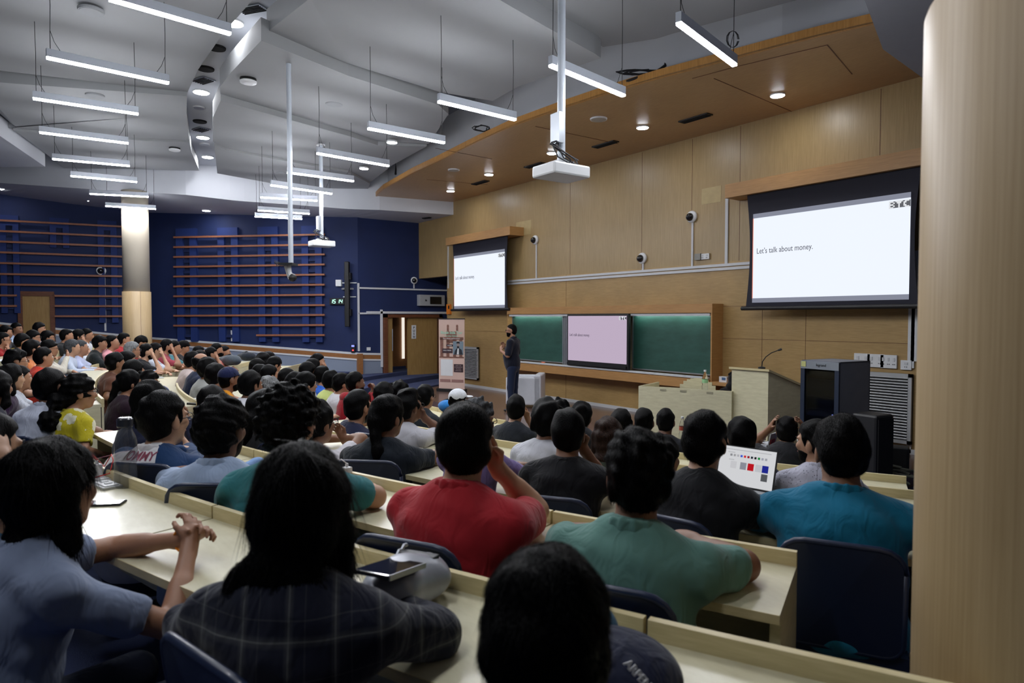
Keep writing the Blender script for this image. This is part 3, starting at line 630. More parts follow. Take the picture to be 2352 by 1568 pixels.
# little chalk pieces and boxes on the ledge
p = aty(1248, 826, FY - .36); tag(MB().box((p.x, FY - .36, led + .03), (.12, .03, .03)).build('chalk_piece', mat('orange_chalk', srgb(214, 120, 90), .8)), 'orange chalk piece lying on the white tray', 'chalk')
# small shelf and box right of the cabinet
x_a = aty(1640, 880, FY - .3).x; x_b = aty(1682, 880, FY - .3).x; zz = aty(1660, 878, FY - .3).z
tag(MB().box(((x_a + x_b) / 2 + .1, FY - .18, zz - .03), (x_b - x_a + .4, .36, .06)).build('wall_shelf', M_case), 'small wooden shelf at the right end of the board cabinet', 'shelf')
r = root('carton', 'small blue and white carton on the shelf behind the podium', 'box', (aty(1664, 870, FY - .2).x, FY - .2, zz))
MB().box((0, 0, .05), (.16, .1, .1)).build('box_body', M_white, r); MB().box((.02, -.052, .06), (.08, .004, .05)).build('box_print', mat('print_blue', srgb(70, 100, 140), .5), r)
# ---------------------------------------------------------------- cable trunking along the wall
def run(pts, w, h, label, Y=FY, n='cable_trunking', m=None):
    b = MB()
    for (a, c) in zip(pts[:-1], pts[1:]):
        P = aty(a[0], a[1], Y); Q = aty(c[0], c[1], Y)
        if abs(P.x - Q.x) < abs(P.z - Q.z): b.box((P.x, Y - h / 2, (P.z + Q.z) / 2), (w, h, abs(P.z - Q.z) + w))
        else: b.box(((P.x + Q.x) / 2, Y - h / 2, (P.z + Q.z) / 2), (abs(P.x - Q.x) + w, h, w))
    return tag(b.build(n, m or M_trimw), label, 'trunking')
zt = aty(1167, 652, FY).z
for k, dz in enumerate((0, .07)):
    A = aty(1167, 652, FY).x; B = aty(1722, 612, FY).x
    tag(MB().box(((A + B) / 2 + .1, FY - .015, zt + dz), (B - A + .2, .03, .05)).build('cable_trunking', M_trimw), ('upper' if k else 'lower') + ' of two long white conduits running along the wooden wall', 'trunking')
def vrun(px, pyt, pyb, label, w=.04, Y=FY):
    P = aty(px, pyt, Y); Q = aty(px, pyb, Y); return tag(MB().box((P.x, Y - .012, (P.z + Q.z) / 2), (w, .024, P.z - Q.z)).build('cable_trunking', M_trimw), label, 'trunking')
vrun(1233, 558, 642, 'thin vertical conduit below the leftmost dome camera'); vrun(1478, 600, 624, 'very short vertical conduit below the middle dome camera')
vrun(1592, 508, 614, 'thin vertical conduit below the dome camera left of the big screen'); vrun(1671, 456, 608, 'vertical white conduit left of the big screen', .06)
vrun(1030, 566, 662, 'thin vertical conduit left of the small screen'); 
vrun(2112, 575, 830, 'wide grey conduit right of the big screen edge', .16); vrun(2096, 700, 845, 'white conduit coming down to the switch boards', .09); vrun(2092, 868, 1040, 'white conduit right of the louvred vent', .06)
# small junction box with wires near the camera conduit
p = aty(1606, 590, FY); tag(MB().box((p.x, FY - .03, p.z), (.14, .06, .12)).build('junction_box', mat('clear_box', srgb(120, 118, 110), .3)), 'small clear junction box beside the camera conduit', 'junction box')
def socket(px, py, w, h, label, Y=FY, n=2, grp=None):
    p = aty(px, py, Y); r = root('socket_plate', label, 'socket', (p.x, Y - .02, p.z), 0, grp)
    MB().box((0, 0, 0), (w, .03, h)).build('plate', M_white, r, bevel=.004)
    for i in range(n):
        MB().box((-w / 2 + (i + .5) * w / n, -.018, h * .16), (w / n * .3, .01, h * .26)).build('switch_key', M_trimw, r)
        s = MB()
        for a in (-1, 1): s.box((-w / 2 + (i + .5) * w / n + a * .012, -.017, -h * .2), (.008, .006, .014))
        s.build('socket_pins', M_dark, r)
    return r
socket(1621, 589, .2, .11, 'white wall socket beside the clear junction box', n=2)
socket(1982, 826, .245, .2, 'leftmost white switch board above the louvred vent', n=2); socket(2013, 828, .245, .2, 'middle white switch board above the louvred vent', n=2); socket(2043, 830, .235, .2, 'rightmost of the three large switch boards above the vent', n=3)
socket(2083, 838, .15, .14, 'small white network socket right of the switch boards', n=1)
# dome cameras
M_glass = mat('smoked_dome', srgb(16, 16, 20), .12, var=.02, coat=.5)
def dome(px, py, label, Y=FY, r_=.11, rot=0, P=None):
    p = P or aty(px, py, Y); r = root('dome_camera', label, 'camera', (p.x, p.y - (0 if P else .0), p.z), rot)
    M = Matrix.Rotation(math.pi / 2, 4, 'X')
    MB().lathe([(r_ * 1.05, 0), (r_ * 1.05, .03), (r_, .05), (r_ * .75, .055)], (0, 0, 0), 24, 0, M).build('housing', M_white, r, smooth=True)
    MB().ball((-.02, -.06, -.005), r_ * .72, 20).build('dome', M_glass, r, smooth=True); return r
dome(1231, 551, 'white dome camera left of the middle on the wooden wall'); dome(1477, 593, 'white dome camera low above the chalkboards'); dome(1591, 498, 'white dome camera just left of the big screen')
pb = atx(950, 644, SX); dome(0, 0, 'white dome camera on the blue side wall', P=Vector((SX + .01, pb.y, pb.z)), rot=math.pi / 2)
pb = onw(232, 622, W2, W3); dome(0, 0, 'white dome camera on the blue wall left of the column', P=Vector((pb.x + .05, pb.y, pb.z)), rot=math.pi / 2, r_=.13)
# ---------------------------------------------------------------- louvred vents on the wooden wall
M_louv = mat('vent_paint', srgb(176, 178, 180), .5, metal=.2, var=.03)
def louver(x0, y0, x1, y1, n, label, Y=FY):
    A = aty(x0, y0, Y); B = aty(x1, y1, Y); w = B.x - A.x; zt_, zb_ = A.z, B.z; h = zt_ - zb_; r = root('louvred_vent', label, 'vent', ((A.x + B.x) / 2, Y, zb_))
    f = MB(); f.box((0, -.03, h / 2), (w, .02, h)); f.build('back', M_dark, r)
    f = MB(); t_ = .05
    f.box((-w / 2 + t_ / 2, -.05, h / 2), (t_, .05, h)).box((w / 2 - t_ / 2, -.05, h / 2), (t_, .05, h)).box((0, -.05, t_ / 2), (w, .05, t_)).box((0, -.05, h - t_ / 2), (w, .05, t_)); f.build('frame', M_louv, r)
    s = MB()
    for i in range(n): s.box((0, -.06, t_ + (i + .5) * (h - 2 * t_) / n), (w - 2 * t_, .05, (h - 2 * t_) / n * .42), 0, 0, -.5)
    s.build('slats', M_louv, r); return r
louver(1066, 795, 1102, 872, 20, 'white louvred vent beside the roll-up banner')
louver(1958, 850, 2096, 1020, 22, 'large grey louvred vent behind the equipment rack')
# orange notice left of the small screen
p = aty(1033, 710, FY); r = root('orange_notice', 'small orange box with black knob left of the small screen', 'notice', (p.x, FY - .03, p.z))
MB().box((0, 0, 0), (.2, .06, .3)).build('box_body', mat('orange_box', srgb(214, 120, 30), .5), r); MB().box((.05, -.035, .06), (.05, .02, .1)).build('knob', M_black, r)
# ---------------------------------------------------------------- side wall fittings
def sbox(name, px, py, w, h, d, label, m, cat, X=SX):
    p = atx(px, py, X); return tag(MB().box((X + d / 2, p.y, p.z), (d, w, h)).build(name, m, bevel=.006), label, cat)
p = atx(987, 690, SX); r = root('distribution_box', 'grey metal distribution box with dark window above the stage door', 'electrical box', (SX, p.y, p.z))
MB().box((.09, 0, 0), (.18, .95, .36)).build('cabinet', M_louv, r, bevel=.01); MB().box((.19, .12, 0), (.02, .42, .24)).build('window', M_glass, r); MB().box((.19, -.25, 0), (.03, .03, .05)).build('latch', M_black, r)
def wr(A, B, pts, w, label):   # trunking on a slanted wall
    b = MB(); d = (B - A).normalized(); nn = Vector((-d.y, d.x, 0))
    for (a, c) in zip(pts[:-1], pts[1:]):
        P = onw(a[0], a[1], A, B) + nn * .02; Q = onw(c[0], c[1], A, B) + nn * .02; dd = Q - P; mid = (P + Q) / 2; up = abs(dd.z) > math.hypot(dd.x, dd.y)
        if up: b.box(mid, (w, .03, abs(dd.z)), math.atan2(d.y, d.x))
        else: b.box(mid, (math.hypot(dd.x, dd.y), .03, w), math.atan2(d.y, d.x))
    return tag(b.build('cable_trunking', M_trimw), label, 'trunking')
S0, S1 = Vector((SX, 12)), W1
wr(S0, S1, [(823, 650), (823, 806)], .06, 'vertical white conduit at the corner of the blue side wall')
wr(S0, S1, [(823, 662), (1028, 666)], .05, 'horizontal white conduit high on the blue side wall')
wr(S0, S1, [(823, 719), (876, 720)], .05, 'short horizontal conduit left of the stage door top')
wr(W1, W2, [(786, 649), (820, 650)], .03, 'upper of two thin conduits beside the tall black loudspeaker'); wr(W1, W2, [(789, 681), (818, 682)], .03, 'lower of two thin conduits beside the tall black loudspeaker')
wr(W2, W3, [(241, 622), (241, 760)], .05, 'thin white conduit below the dome camera left of the column')
wr(S0, S1, [(950, 650), (950, 662)], .03, 'tiny conduit under the dome camera on the side wall')
def lb(name, px, py, w, h, d, label, m, cat, A=W1, B=W2):
    p = onw(px, py, A, B); dd = (B - A).normalized(); nn = Vector((-dd.y, dd.x, 0)); r = root(name, label, cat, p + nn * (d / 2), math.atan2(dd.y, dd.x)); MB().box((0, 0, 0), (w, d, h)).build('body', m, r, bevel=.005); return r
r = lb('line_array_speaker', 804, 690, .26, 3.6 * .5, .22, 'tall slim black loudspeaker column on the blue wall', M_black, 'loudspeaker'); 
for c in list(r.children): bpy.data.objects.remove(c)
dd = (W2 - W1).normalized(); p0 = onw(805, 602, W1, W2); p1 = onw(805, 750, W1, W2); hh = p0.z - p1.z; r.location.z = p1.z
MB().box((0, .10, hh / 2), (.14, .14, hh)).build('column_body', M_black, r, bevel=.02)
for z in (hh * .22, hh * .78): MB().box((0, .03, z), (.2, .14, .2)).build('bracket', M_black, r)
r = lb('wall_device', 780, 650, .18, .2, .1, 'white square box on the blue wall left of the tall loudspeaker', M_white, 'wall box')
# digital clock
r = lb('digital_clock', 776, 692, .48, .2, .08, 'black digital clock with glowing green digits reading 15 14', M_black, 'clock')
g = emat('clock_green', (.45, 1, .72, 1), 2.2)
SEG = {'1': 'bc', '5': 'afgcd', '4': 'fgbc'}
def digit(ch, x):
    s = MB(); w, h, t_ = .06, .11, .014; sh = .015
    P = {'a': ((0, h / 2), 1), 'g': ((0, 0), 1), 'd': ((0, -h / 2), 1), 'b': ((w / 2, h / 4), 0), 'c': ((w / 2, -h / 4), 0), 'f': ((-w / 2, h / 4), 0), 'e': ((-w / 2, -h / 4), 0)}
    for k in SEG[ch]:
        (a, z), hor = P[k]; a += z * .18
        s.box((-(x + a) if 0 else (x + a) * SGN, 0, z), (w if hor else t_, .01, t_ if hor else h / 2))
    return s
# the wall frame's local +x runs from front to back; on the room side that reads leftwards in the picture
SGN = -1; r.rotation_euler.z += 0
for ch, x in zip('1514', (-.17, -.075, .05, .145)):
    o = digit(ch, x).build('digit', g, r); o.location = (0, -.045 if 0 else .045, 0)
for o in r.children:
    if o.name.startswith('digit'): pass
r = lb('access_terminal', 813, 800, .12, .26, .08, 'black access terminal with blue screen and red light by the corner post', M_black, 'terminal')
MB().box((0, .045, .08), (.09, .01, .06)).build('screen', emat('terminal_blue', (.3, .35, 1, 1), 1.2), r); MB().ball((0, .045, -.05), .025).build('red_light', emat('terminal_red', (1, .05, .05, 1), 3), r)
socket_l = lb('socket_plate', 534, 762, .09, .1, .03, 'upper of two small white sockets on the blue wall', M_white, 'socket'); lb('socket_plate', 535, 774, .09, .26, .04, 'lower tall white socket box on the blue wall', M_white, 'socket')
p = atx(846, 801, SX); tag(MB().box((SX + .02, p.y, p.z), (.03, .12, .1)).build('socket_plate', M_white), 'small white socket left of the stage door above the rail', 'socket')
p = atx(847, 873, SX); tag(MB().box((SX + .04, p.y, p.z), (.03, .3, .13)).build('socket_plate', M_white), 'white double socket low on the grey panel left of the stage door', 'socket')
# ---------------------------------------------------------------- projector poles, document camera
def projector(px, pyt, pyb, wpx, D, label, side=1.0):
    base = atd(px, pyb, D); z = base.z; t = root('ceiling_projector', label, 'projector', base, AZ - math.pi / 2 + .62)
    MB().box((0, 0, 0), (.47, .36, .12)).build('casing', M_white, t, bevel=.02)
    MB().tube([(.12, .18, 0), (.12, .21, 0)], .05, 16).build('lens', M_glass, t)
    s = MB()
    for i in range(8): s.box((.237, -.02, -.035 + i * .01), (.006, .22, .004))
    s.build('vent_slots', M_louv, t)
    MB().tube([(0, 0, .06), (0, 0, 5.62 - z)], .04, 16).build('pole', M_pipe, t)
    MB().box((0, 0, .08), (.2, .16, .05)).box((.12, .05, .1), (.05, .02, .1)).build('mount', M_white, t)
    MB().box((-.07, -.02, .42), (.06, .14, .3)).build('signal_box', M_metal, t)
    w = MB(); rnd = random.Random(5)
    for k in range(5): w.tube([(-.07, -.03, .3), (-.1 - rnd.random() * .12, -.08, .2 + rnd.random() * .06), (-.16 + rnd.random() * .3, -.13, .11), (-.05 + rnd.random() * .2, -.1, .07)], .008, 5)
    w.build('cables', M_wire, t); MB().lathe([(.09, 5.60 - z), (.09, 5.62 - z)], (0, 0, 0), 20).build('ceiling_plate', M_white, t)
    return t
projector(1289, 60, 396, 110, 6.7, 'large white projector hanging on a pole before the wooden wall')
projector(739, 300, 560, 52, 14.0, 'small white projector hanging far off before the blue wall')
base = atd(654, 607, 9.6); t = root('document_camera_mount', 'tall galvanised pipe hanging from the ceiling with a black camera', 'hanging camera', base)
MB().tube([(.0, 0, 0), (.0, 0, 5.62 - base.z)], .035, 16).build('pole', M_pipe, t)
dv = Vector((_R[0], _R[1], 0))
M_ = MB(); q = lambda a, z, f=0: dv * a + Vector((_F[0], _F[1], 0)) * f + Vector((0, 0, z))
MB().box(q(-.04, .0), (.26, .2, .03), AZ).build('bracket_plate', M_black, t)
MB().tube([q(-.05, -.02), q(-.03, -.12), q(.0, -.2)], [.05, .04, .045], 10).build('camera_arm', M_louv, t); MB().ball(q(.02, -.19), .06, 12).build('camera_head', M_black, t)
w = MB(); [w.tube([q(-.15, .02), q(-.24, .06 - k * .02), q(-.2, -.03 + k * .02), q(-.08, 0)], .005, 5) for k in range(3)]; w.build('cables', M_wire, t)
for o in (t,): o.location = base + dv * .09
# ---------------------------------------------------------------- podium desk, lectern, rack, banner, armchair
def atfloor(px, D, z=0.0): d = ray(px, 784); return Vector((d[0] * D, d[1] * D, z))
def twopt(pxa, Da, pxb, Db): return atfloor(pxa, Da), atfloor(pxb, Db)
# demonstration desk: front panel seen from the hall
Ztop = .78 + .02
A = aty(1466, 882, 0.0 + 8.4); 
def zpt(px, py, z): return atz(px, py, z)
dA = zpt(1467, 886, .92); dB = zpt(1681, 899, .92)
d = (dB - dA); L_ = math.hypot(d.x, d.y); rz = math.atan2(d.y, d.x)
t = root('demonstration_desk', 'long pale laminate desk beside the lectern on the stage', 'desk', (dA.x, dA.y, 0), rz)
MB().box((L_ / 2, .01, .46), (L_, .03, .92)).build('front_panel', M_cream, t)
MB().box((.015, .4, .46), (.03, .8, .92)).build('side_panel', M_cream, t); MB().box((L_ - .015, .4, .46), (.03, .8, .92)).build('side_panel', M_cream, t)
MB().box((L_ / 2, .45, .82), (L_ - .06, .8, .03)).build('worktop', M_cream, t)
M_tear = mat('peeled_tape', srgb(150, 145, 120), .8)
[MB().box((L_ * f, -.008, .88), (.1, .004, .03)).build('torn_tape', M_tear, t) for f in (.28, .5, .78)]
# chair back of moulded wood behind the desk
p = t.matrix_basis @ Vector((.62, 1.0, 0)); r = root('wooden_chair', 'pale wooden chair tucked behind the demonstration desk', 'chair', p, rz)
b = MB(); n = 10
for i in range(n): 
    a0 = math.pi * i / n; b.box((-.3 + .6 * (i + .5) / n, .0, .78 + .16 * math.sin(a0 + .15) ** .5 * .9 / 2), (.062, .02, .3 * (math.sin(math.pi * (i + .5) / n) ** .35)))
b.build('backrest', M_cream, r); MB().box((0, -.2, .44), (.42, .4, .03)).build('seat', M_cream, r)
for sx in (-.18, .18):
    for sy in (-.36, 0): MB().box((sx, sy, .22), (.03, .03, .44)).build('leg', M_metal, r)
# bottle and laptop on it
def bottle(loc, h, rr, label, cap=None, parent=None, lab=None, liquid=True):
    r = root('water_bottle', label, 'bottle', loc)
    M_pet = mat('clear_plastic', (.92, .96, 1, 1), .06, trans=1.0, var=0); M_pet.node_tree.nodes['Principled BSDF'].inputs['IOR'].default_value = 1.1
    MB().lathe([(rr * .9, 0), (rr, .01), (rr, h * .3), (rr * .9, h * .36), (rr, h * .42), (rr, h * .62), (rr * .55, h * .82), (rr * .38, h * .86), (rr * .38, h * .93)], (0, 0, 0), 20).build('bottle_body', M_pet, r, smooth=True)
    MB().lathe([(rr * .44, h * .92), (rr * .44, h), (rr * .3, h)], (0, 0, 0), 16).build('cap', cap or M_white, r)
    MB().lathe([(rr * 1.01, h * .44), (rr * 1.01, h * .6)], (0, 0, 0), 20).build('paper_label', lab or mat('label_green', srgb(150, 200, 150), .5), r); return r
wt = t.matrix_basis
pb = wt @ Vector((.95, .35, .835)); bottle(pb, .36, .045, 'clear water bottle standing on the demonstration desk')
pl = wt @ Vector((1.55, .35, .835)); r = root('laptop', 'open grey laptop with stickers on the lid, on the demonstration desk', 'laptop', pl, rz + .1)
MB().box((0, .16, .01), (.36, .25, .02)).build('keyboard_base', M_metal, r); MB().box((0, .0, .13), (.36, .012, .26), 0, 0, .25).build('lid', mat('laptop_grey', srgb(70, 72, 74), .4, metal=.5), r)
for i, (x, c_) in enumerate(((.02, (60, 60, 70)), (.09, (220, 200, 90)), (.15, (60, 120, 200)))): MB().box((x - .02, -.035, .19), (.045, .004, .045), 0, 0, .25).build('sticker', mat('sticker%d' % i, srgb(*c_), .5), r)
# lectern
lA = zpt(1681, 845, 1.26); lB = zpt(1765, 851, 1.26)
Dl = .85
wv = (lB - lA); wl_ = math.hypot(wv.x, wv.y); rz2 = math.atan2(wv.y, wv.x)
t = root('lectern', 'tall pale laminate lectern with sloping top and microphone', 'lectern', (lA.x, lA.y, 0), rz2)
sd = 1.0
b = MB(); b.prism([(0, 0), (wl_, 0), (wl_, .04), (0, .04)], 0, 1.25); b.build('front_panel', M_cream, t)
for x in (0.0, wl_ - .03): MB().prism([(x, .04), (x + .03, .04), (x + .03, sd), (x, sd)], 0, [1.25, 1.25, .93, .93]).build('side_panel', M_cream, t)
MB().prism([(-.03, -.03), (wl_ + .03, -.03), (wl_ + .03, sd + .06), (-.03, sd + .06)], [1.25, 1.25, .92, .92], [1.28, 1.28, .95, .95]).build('sloping_top', M_edge, t)
r = root('gooseneck_microphone', 'black gooseneck microphone on the lectern top', 'microphone', t.matrix_basis @ Vector((wl_ - .12, .02, 1.28)), rz2)
MB().lathe([(.05, 0), (.05, .02), (.02, .03)], (0, 0, 0), 16).build('base', M_black, r)
MB().tube([(0, 0, .02), (0.01, 0, .1), (.05, .02, .17), (.12, .05, .23), (.2, .1, .27)], .007, 8).build('gooseneck', M_black, r); MB().tube([(.19, .1, .265), (.23, .12, .285)], [.013, .018], 10).build('capsule', M_black, r)
# equipment rack
rA = zpt(1843, 826, 1.5); 
# place from base depth: rack stands before the vent
Dk = 8.75
P0 = atfloor(1843, Dk + .15); P1 = atfloor(1931, Dk - .35); P2 = atfloor(1979, Dk + .1)
w1 = (P1 - P0); wR = math.hypot(w1.x, w1.y); rz3 = math.atan2(w1.y, w1.x)
hR = (784 + 0 - 826) / FPX; topz = atd(1843, 826, Dk + .15).z
t = root('equipment_rack', 'tall grey equipment rack with smoked glass door and blinking lights', 'equipment rack', (P0.x, P0.y, 0), rz3)
dR = .6
f = MB(); f.box((.01, dR / 2, topz / 2), (.02, dR, topz)).box((wR - .01, dR / 2, topz / 2), (.02, dR, topz)).box((wR / 2, dR - .01, topz / 2), (wR, .02, topz)).box((wR / 2, dR / 2, topz - .01), (wR, dR, .02)).box((wR / 2, dR / 2, .02), (wR, dR, .04)); f.build('cabinet', mat('rack_grey', srgb(120, 124, 134), .45, metal=.2), t)
MB().box((wR / 2, .1, topz / 2), (wR - .04, .02, topz - .06)).build('equipment_back', M_dark, t)
f = MB(); f.box((.03, -.01, topz / 2), (.06, .03, topz - .02)).box((wR - .03, -.01, topz / 2), (.06, .03, topz - .02)).box((wR / 2, -.01, .06), (wR, .03, .1)); f.build('door_frame', mat('rack_door', srgb(34, 44, 62), .4), t)
MB().box((wR / 2, -.012, topz - .06), (wR, .035, .1)).build('header', mat('rack_head', srgb(140, 146, 152), .4, metal=.3), t)
text('legrand', .05, M_black, t, 'lettering', (wR * .42, -.032, topz - .07), (math.pi / 2, 0, 0)); MB().box((.05, -.034, topz - .05), (.07, .004, .07)).build('sticker', mat('rack_sticker', srgb(190, 190, 120), .5), t)
gl = MB().box((wR / 2, -.005, topz / 2 - .02), (wR - .12, .006, topz - .22)).build('glass_door', mat('smoked_glass', (.30, .33, .38, 1), .05, trans=1.0, var=0), t)
un = MB()
for z, hh in ((1.25, .14), (1.02, .1), (.84, .09), (.72, .09), (.6, .09), (.46, .09), (.3, .12)): MB().box((wR / 2, .06, z * topz / 1.6), (wR - .16, .08, hh)).build('rack_unit', mat('unit_black', srgb(26, 28, 32), .4, metal=.4), t)
M_l1 = emat('led_blue', (.3, .35, 1, 1), 5); M_l2 = emat('led_green', (.3, 1, .4, 1), 5); M_l3 = emat('led_amber', (1, .8, .2, 1), 5); M_l4 = emat('led_white', (.8, .9, 1, 1), 4)
zz0 = lambda v: v * topz / 1.6
for m_, pts in ((M_l1, [(.5, .84), (.53, .84), (.56, .845)]), (M_l3, [(.2, .72), (.55, .71), (.3, .72)]), (M_l4, [(.18, .6), (.2, .6), (.22, .6), (.25, .6), (.5, .6), (.53, .6), (.56, .6)]), (M_l2, [(.47, .6), (.52, .585)])):
    b = MB(); [b.box((x * wR / .62, .015, zz0(z)), (.012, .006, .01)) for x, z in pts]; b.build('indicator_light', m_, t)
# subwoofer box by the vent
p = atfloor(2008, 8.1); t = root('loudspeaker_cabinet', 'black floor loudspeaker beside the equipment rack', 'loudspeaker', p, AZ - 1.1)
MB().box((0, 0, .42), (.33, .33, .84)).build('cabinet', M_black, t, bevel=.03); MB().box((0, -.17, .42), (.28, .01, .74)).build('grille', M_dark, t)
p = atfloor(2070, 8.7); t = root('stage_monitor', 'small dark speaker box at the foot of the vent', 'loudspeaker', p, .4); MB().box((0, 0, .16), (.24, .22, .32)).build('cabinet', M_black, t, bevel=.02); MB().box((0, -.115, .16), (.18, .01, .26)).build('grille', M_dark, t)
b = MB(); rnd = random.Random(11)
for k in range(9):
    c = atfloor(rnd.uniform(1960, 2075), 7.95 + rnd.random() * .5, .04)
    b.tube([c + Vector((math.cos(i * .7 + k) * .2 * (1 + .3 * math.sin(i)), math.sin(i * .7 + k) * .12, .02 * math.sin(i * 1.3) + .03)) for i in range(10)], .02, 6)
tag(b.build('cable_coil', mat('dusty_cable', srgb(74, 76, 66), .8)), 'heap of dusty cable on the stage edge before the loudspeaker', 'cable')
# roll-up banner
bA = atfloor(1008, 18.2); bB = atfloor(1067, 17.9); wv = bB - bA; wb = math.hypot(wv.x, wv.y); rzb = math.atan2(wv.y, wv.x); ztop_b = atd(1046, 732, 18.1).z
t = root('rollup_banner', 'tall roll-up banner with a gateway picture and pink background', 'banner', (bA.x, bA.y, 0), rzb)
M_ban, N, Lk, pp = newmat('banner_print'); tc = N.new('ShaderNodeTexCoord'); sx_ = N.new('ShaderNodeSeparateXYZ'); Lk.new(tc.outputs['Generated'], sx_.inputs[0])
rp = N.new('ShaderNodeValToRGB'); rp.color_ramp.elements[0].color = srgb(214, 184, 172); rp.color_ramp.elements[0].position = .4; rp.color_ramp.elements[1].color = srgb(206, 176, 164); e_ = rp.color_ramp.elements.new(.62); e_.color = srgb(196, 168, 150); Lk.new(sx_.outputs[2], rp.inputs[0]); Lk.new(rp.outputs[0], pp.inputs['Base Color']); pp.inputs['Roughness'].default_value = .5
hb = ztop_b - .08
MB().box((wb / 2, 0, .08 + hb / 2), (wb, .008, hb)).build('banner_sheet', M_ban, t)
MB().box((wb / 2, 0, .04), (wb + .04, .22, .08)).build('cassette', M_black, t); MB().box((wb / 2, 0, ztop_b), (wb + .02, .03, .025)).build('top_rail', M_black, t)
def flat(x0, z0, x1, z1, y, m, nm='print_panel', parent=t): return MB().box(((x0 + x1) / 2 * wb, y, .08 + (z0 + z1) / 2 * hb), ((x1 - x0) * wb, .003, (z1 - z0) * hb)).build(nm, m, parent)
M_gate = mat('gate_print', srgb(128, 88, 74), .6, var=.25, scale=20); M_plum = mat('plum_print', srgb(58, 36, 42), .6); M_pinkb = mat('button_print', srgb(150, 112, 106), .6)
g = MB()      # arched gateway with two turrets, built from flat printed shapes
def gq(x0, z0, x1, z1): g.box(((x0 + x1) / 2 * wb, -.007, .08 + (z0 + z1) / 2 * hb), ((x1 - x0) * wb, .002, (z1 - z0) * hb))
for x in (.12, .36, .62, .86): gq(x - .06, .45, x + .06, .72)
gq(.04, .70, .96, .74); gq(.3, .74, .7, .82); gq(.3, .66, .7, .70); gq(.02, .44, .98, .46)
for x in (.36, .72): gq(x - .04, .82, x + .04, .88); g.ball((x * wb, -.007, .08 + .895 * hb), .035, 10, sc=(1, .05, 1.3))
for i in range(9): a = math.pi * i / 8; g.box(((.5 + .11 * math.cos(a)) * wb, -.007, .08 + (.62 + .05 * math.sin(a)) * hb), (.03, .002, .03))
g.build('gateway_print', M_gate, t)
M_green = mat('green_letter', srgb(170, 214, 190), .5)
text('Bitcoin India Tour', .115, M_green, t, 'lettering', (wb * .5, -.012, .08 + .785 * hb), (math.pi / 2, 0, 0), 'CENTER', sx=.78, bold=.002)
text('Mumbai Edition', .065, M_green, t, 'lettering', (wb * .5, -.012, .08 + .745 * hb), (math.pi / 2, 0, 0), 'CENTER')
text('Time, Money and Economics', .05, M_white, t, 'lettering', (wb * .5, -.012, .08 + .71 * hb), (math.pi / 2, 0, 0), 'CENTER', sx=.9)
flat(.3, .605, .56, .635, -.01, M_plum, 'caption_panel'); flat(.14, .51, .54, .575, -.01, M_plum, 'caption_panel')
text('SPEAKER', .035, M_white, t, 'lettering', (wb * .43, -.014, .08 + .613 * hb), (math.pi / 2, 0, 0), 'CENTER'); text('SAUL FARER', .045, M_white, t, 'lettering', (wb * .34, -.014, .08 + .54 * hb), (math.pi / 2, 0, 0), 'CENTER')
flat(.56, .49, .96, .68, -.01, mat('portrait_ground', srgb(120, 138, 150), .5), 'portrait_panel')
pm = MB(); pm.ball((.76 * wb, -.014, .08 + .62 * hb), .05, 14, sc=(1, .04, 1.25)); pm.build('portrait_face', mat('portrait_face', srgb(150, 135, 130), .6), t)
pm = MB(); pm.ball((.76 * wb, -.013, .08 + .66 * hb), .052, 14, sc=(1, .03, .6)); pm.ball((.76 * wb, -.0165, .08 + .598 * hb), .036, 12, sc=(1, .03, .8)); pm.build('portrait_hair', M_black, t)
pm = MB(); pm.add([(.6 * wb, -.014, .08 + .492 * hb), (.94 * wb, -.014, .08 + .492 * hb), (.9 * wb, -.014, .08 + .56 * hb), (.8 * wb, -.014, .08 + .585 * hb), (.72 * wb, -.014, .08 + .585 * hb), (.64 * wb, -.014, .08 + .55 * hb)], [(0, 1, 2, 3, 4, 5)]); pm.build('portrait_jacket', mat('portrait_jacket', srgb(40, 44, 52), .6), t)
pm = MB(); pm.add([(.71 * wb, -.016, .08 + .495 * hb), (.79 * wb, -.016, .08 + .495 * hb), (.79 * wb, -.016, .08 + .58 * hb), (.74 * wb, -.016, .08 + .58 * hb)], [(0, 1, 2, 3)]); pm.build('portrait_shirt', M_white, t)
flat(.08, .185, .55, .42, -.01, M_white, 'blank_card'); flat(.59, .24, .95, .355, -.01, M_plum, 'caption_panel')
for i, s_ in enumerate(('JOIN THE', 'COMMUNITY', 'TO STAY', 'UPDATED')): text(s_, .04, mat('pale_letter', srgb(170, 150, 150), .6), t, 'lettering', (wb * .77, -.014, .08 + (.328 - i * .024) * hb), (math.pi / 2, 0, 0), 'CENTER')
flat(.05, .095, .46, .135, -.01, M_pinkb, 'button_panel'); flat(.5, .095, .96, .135, -.01, M_pinkb, 'button_panel')
# armchair
def armchair():
    c = atz(1208, 922, 0.02); c = atfloor(1208, 15.1); t = root('armchair', 'boxy white leather armchair on the stage behind the speaker', 'armchair', c, math.radians(-46))
    M_l = mat('white_leather', srgb(216, 220, 228), .35, var=.03, bump=.1, bscale=30)
    MB().box((-.34, 0, .38), (.16, .78, .62)).build('armrest', M_l, t, bevel=.03); MB().box((.34, 0, .38), (.16, .78, .62)).build('armrest', M_l, t, bevel=.03)
    MB().box((0, .31, .40), (.84, .17, .68)).build('backrest', M_l, t, bevel=.03); MB().box((0, -.05, .30), (.53, .66, .28)).build('seat_cushion', M_l, t, bevel=.04)
    for x in (-.34, .34):
        for y in (-.32, .32): MB().box((x, y, .035), (.06, .06, .07)).build('leg', M_metal, t)
armchair()
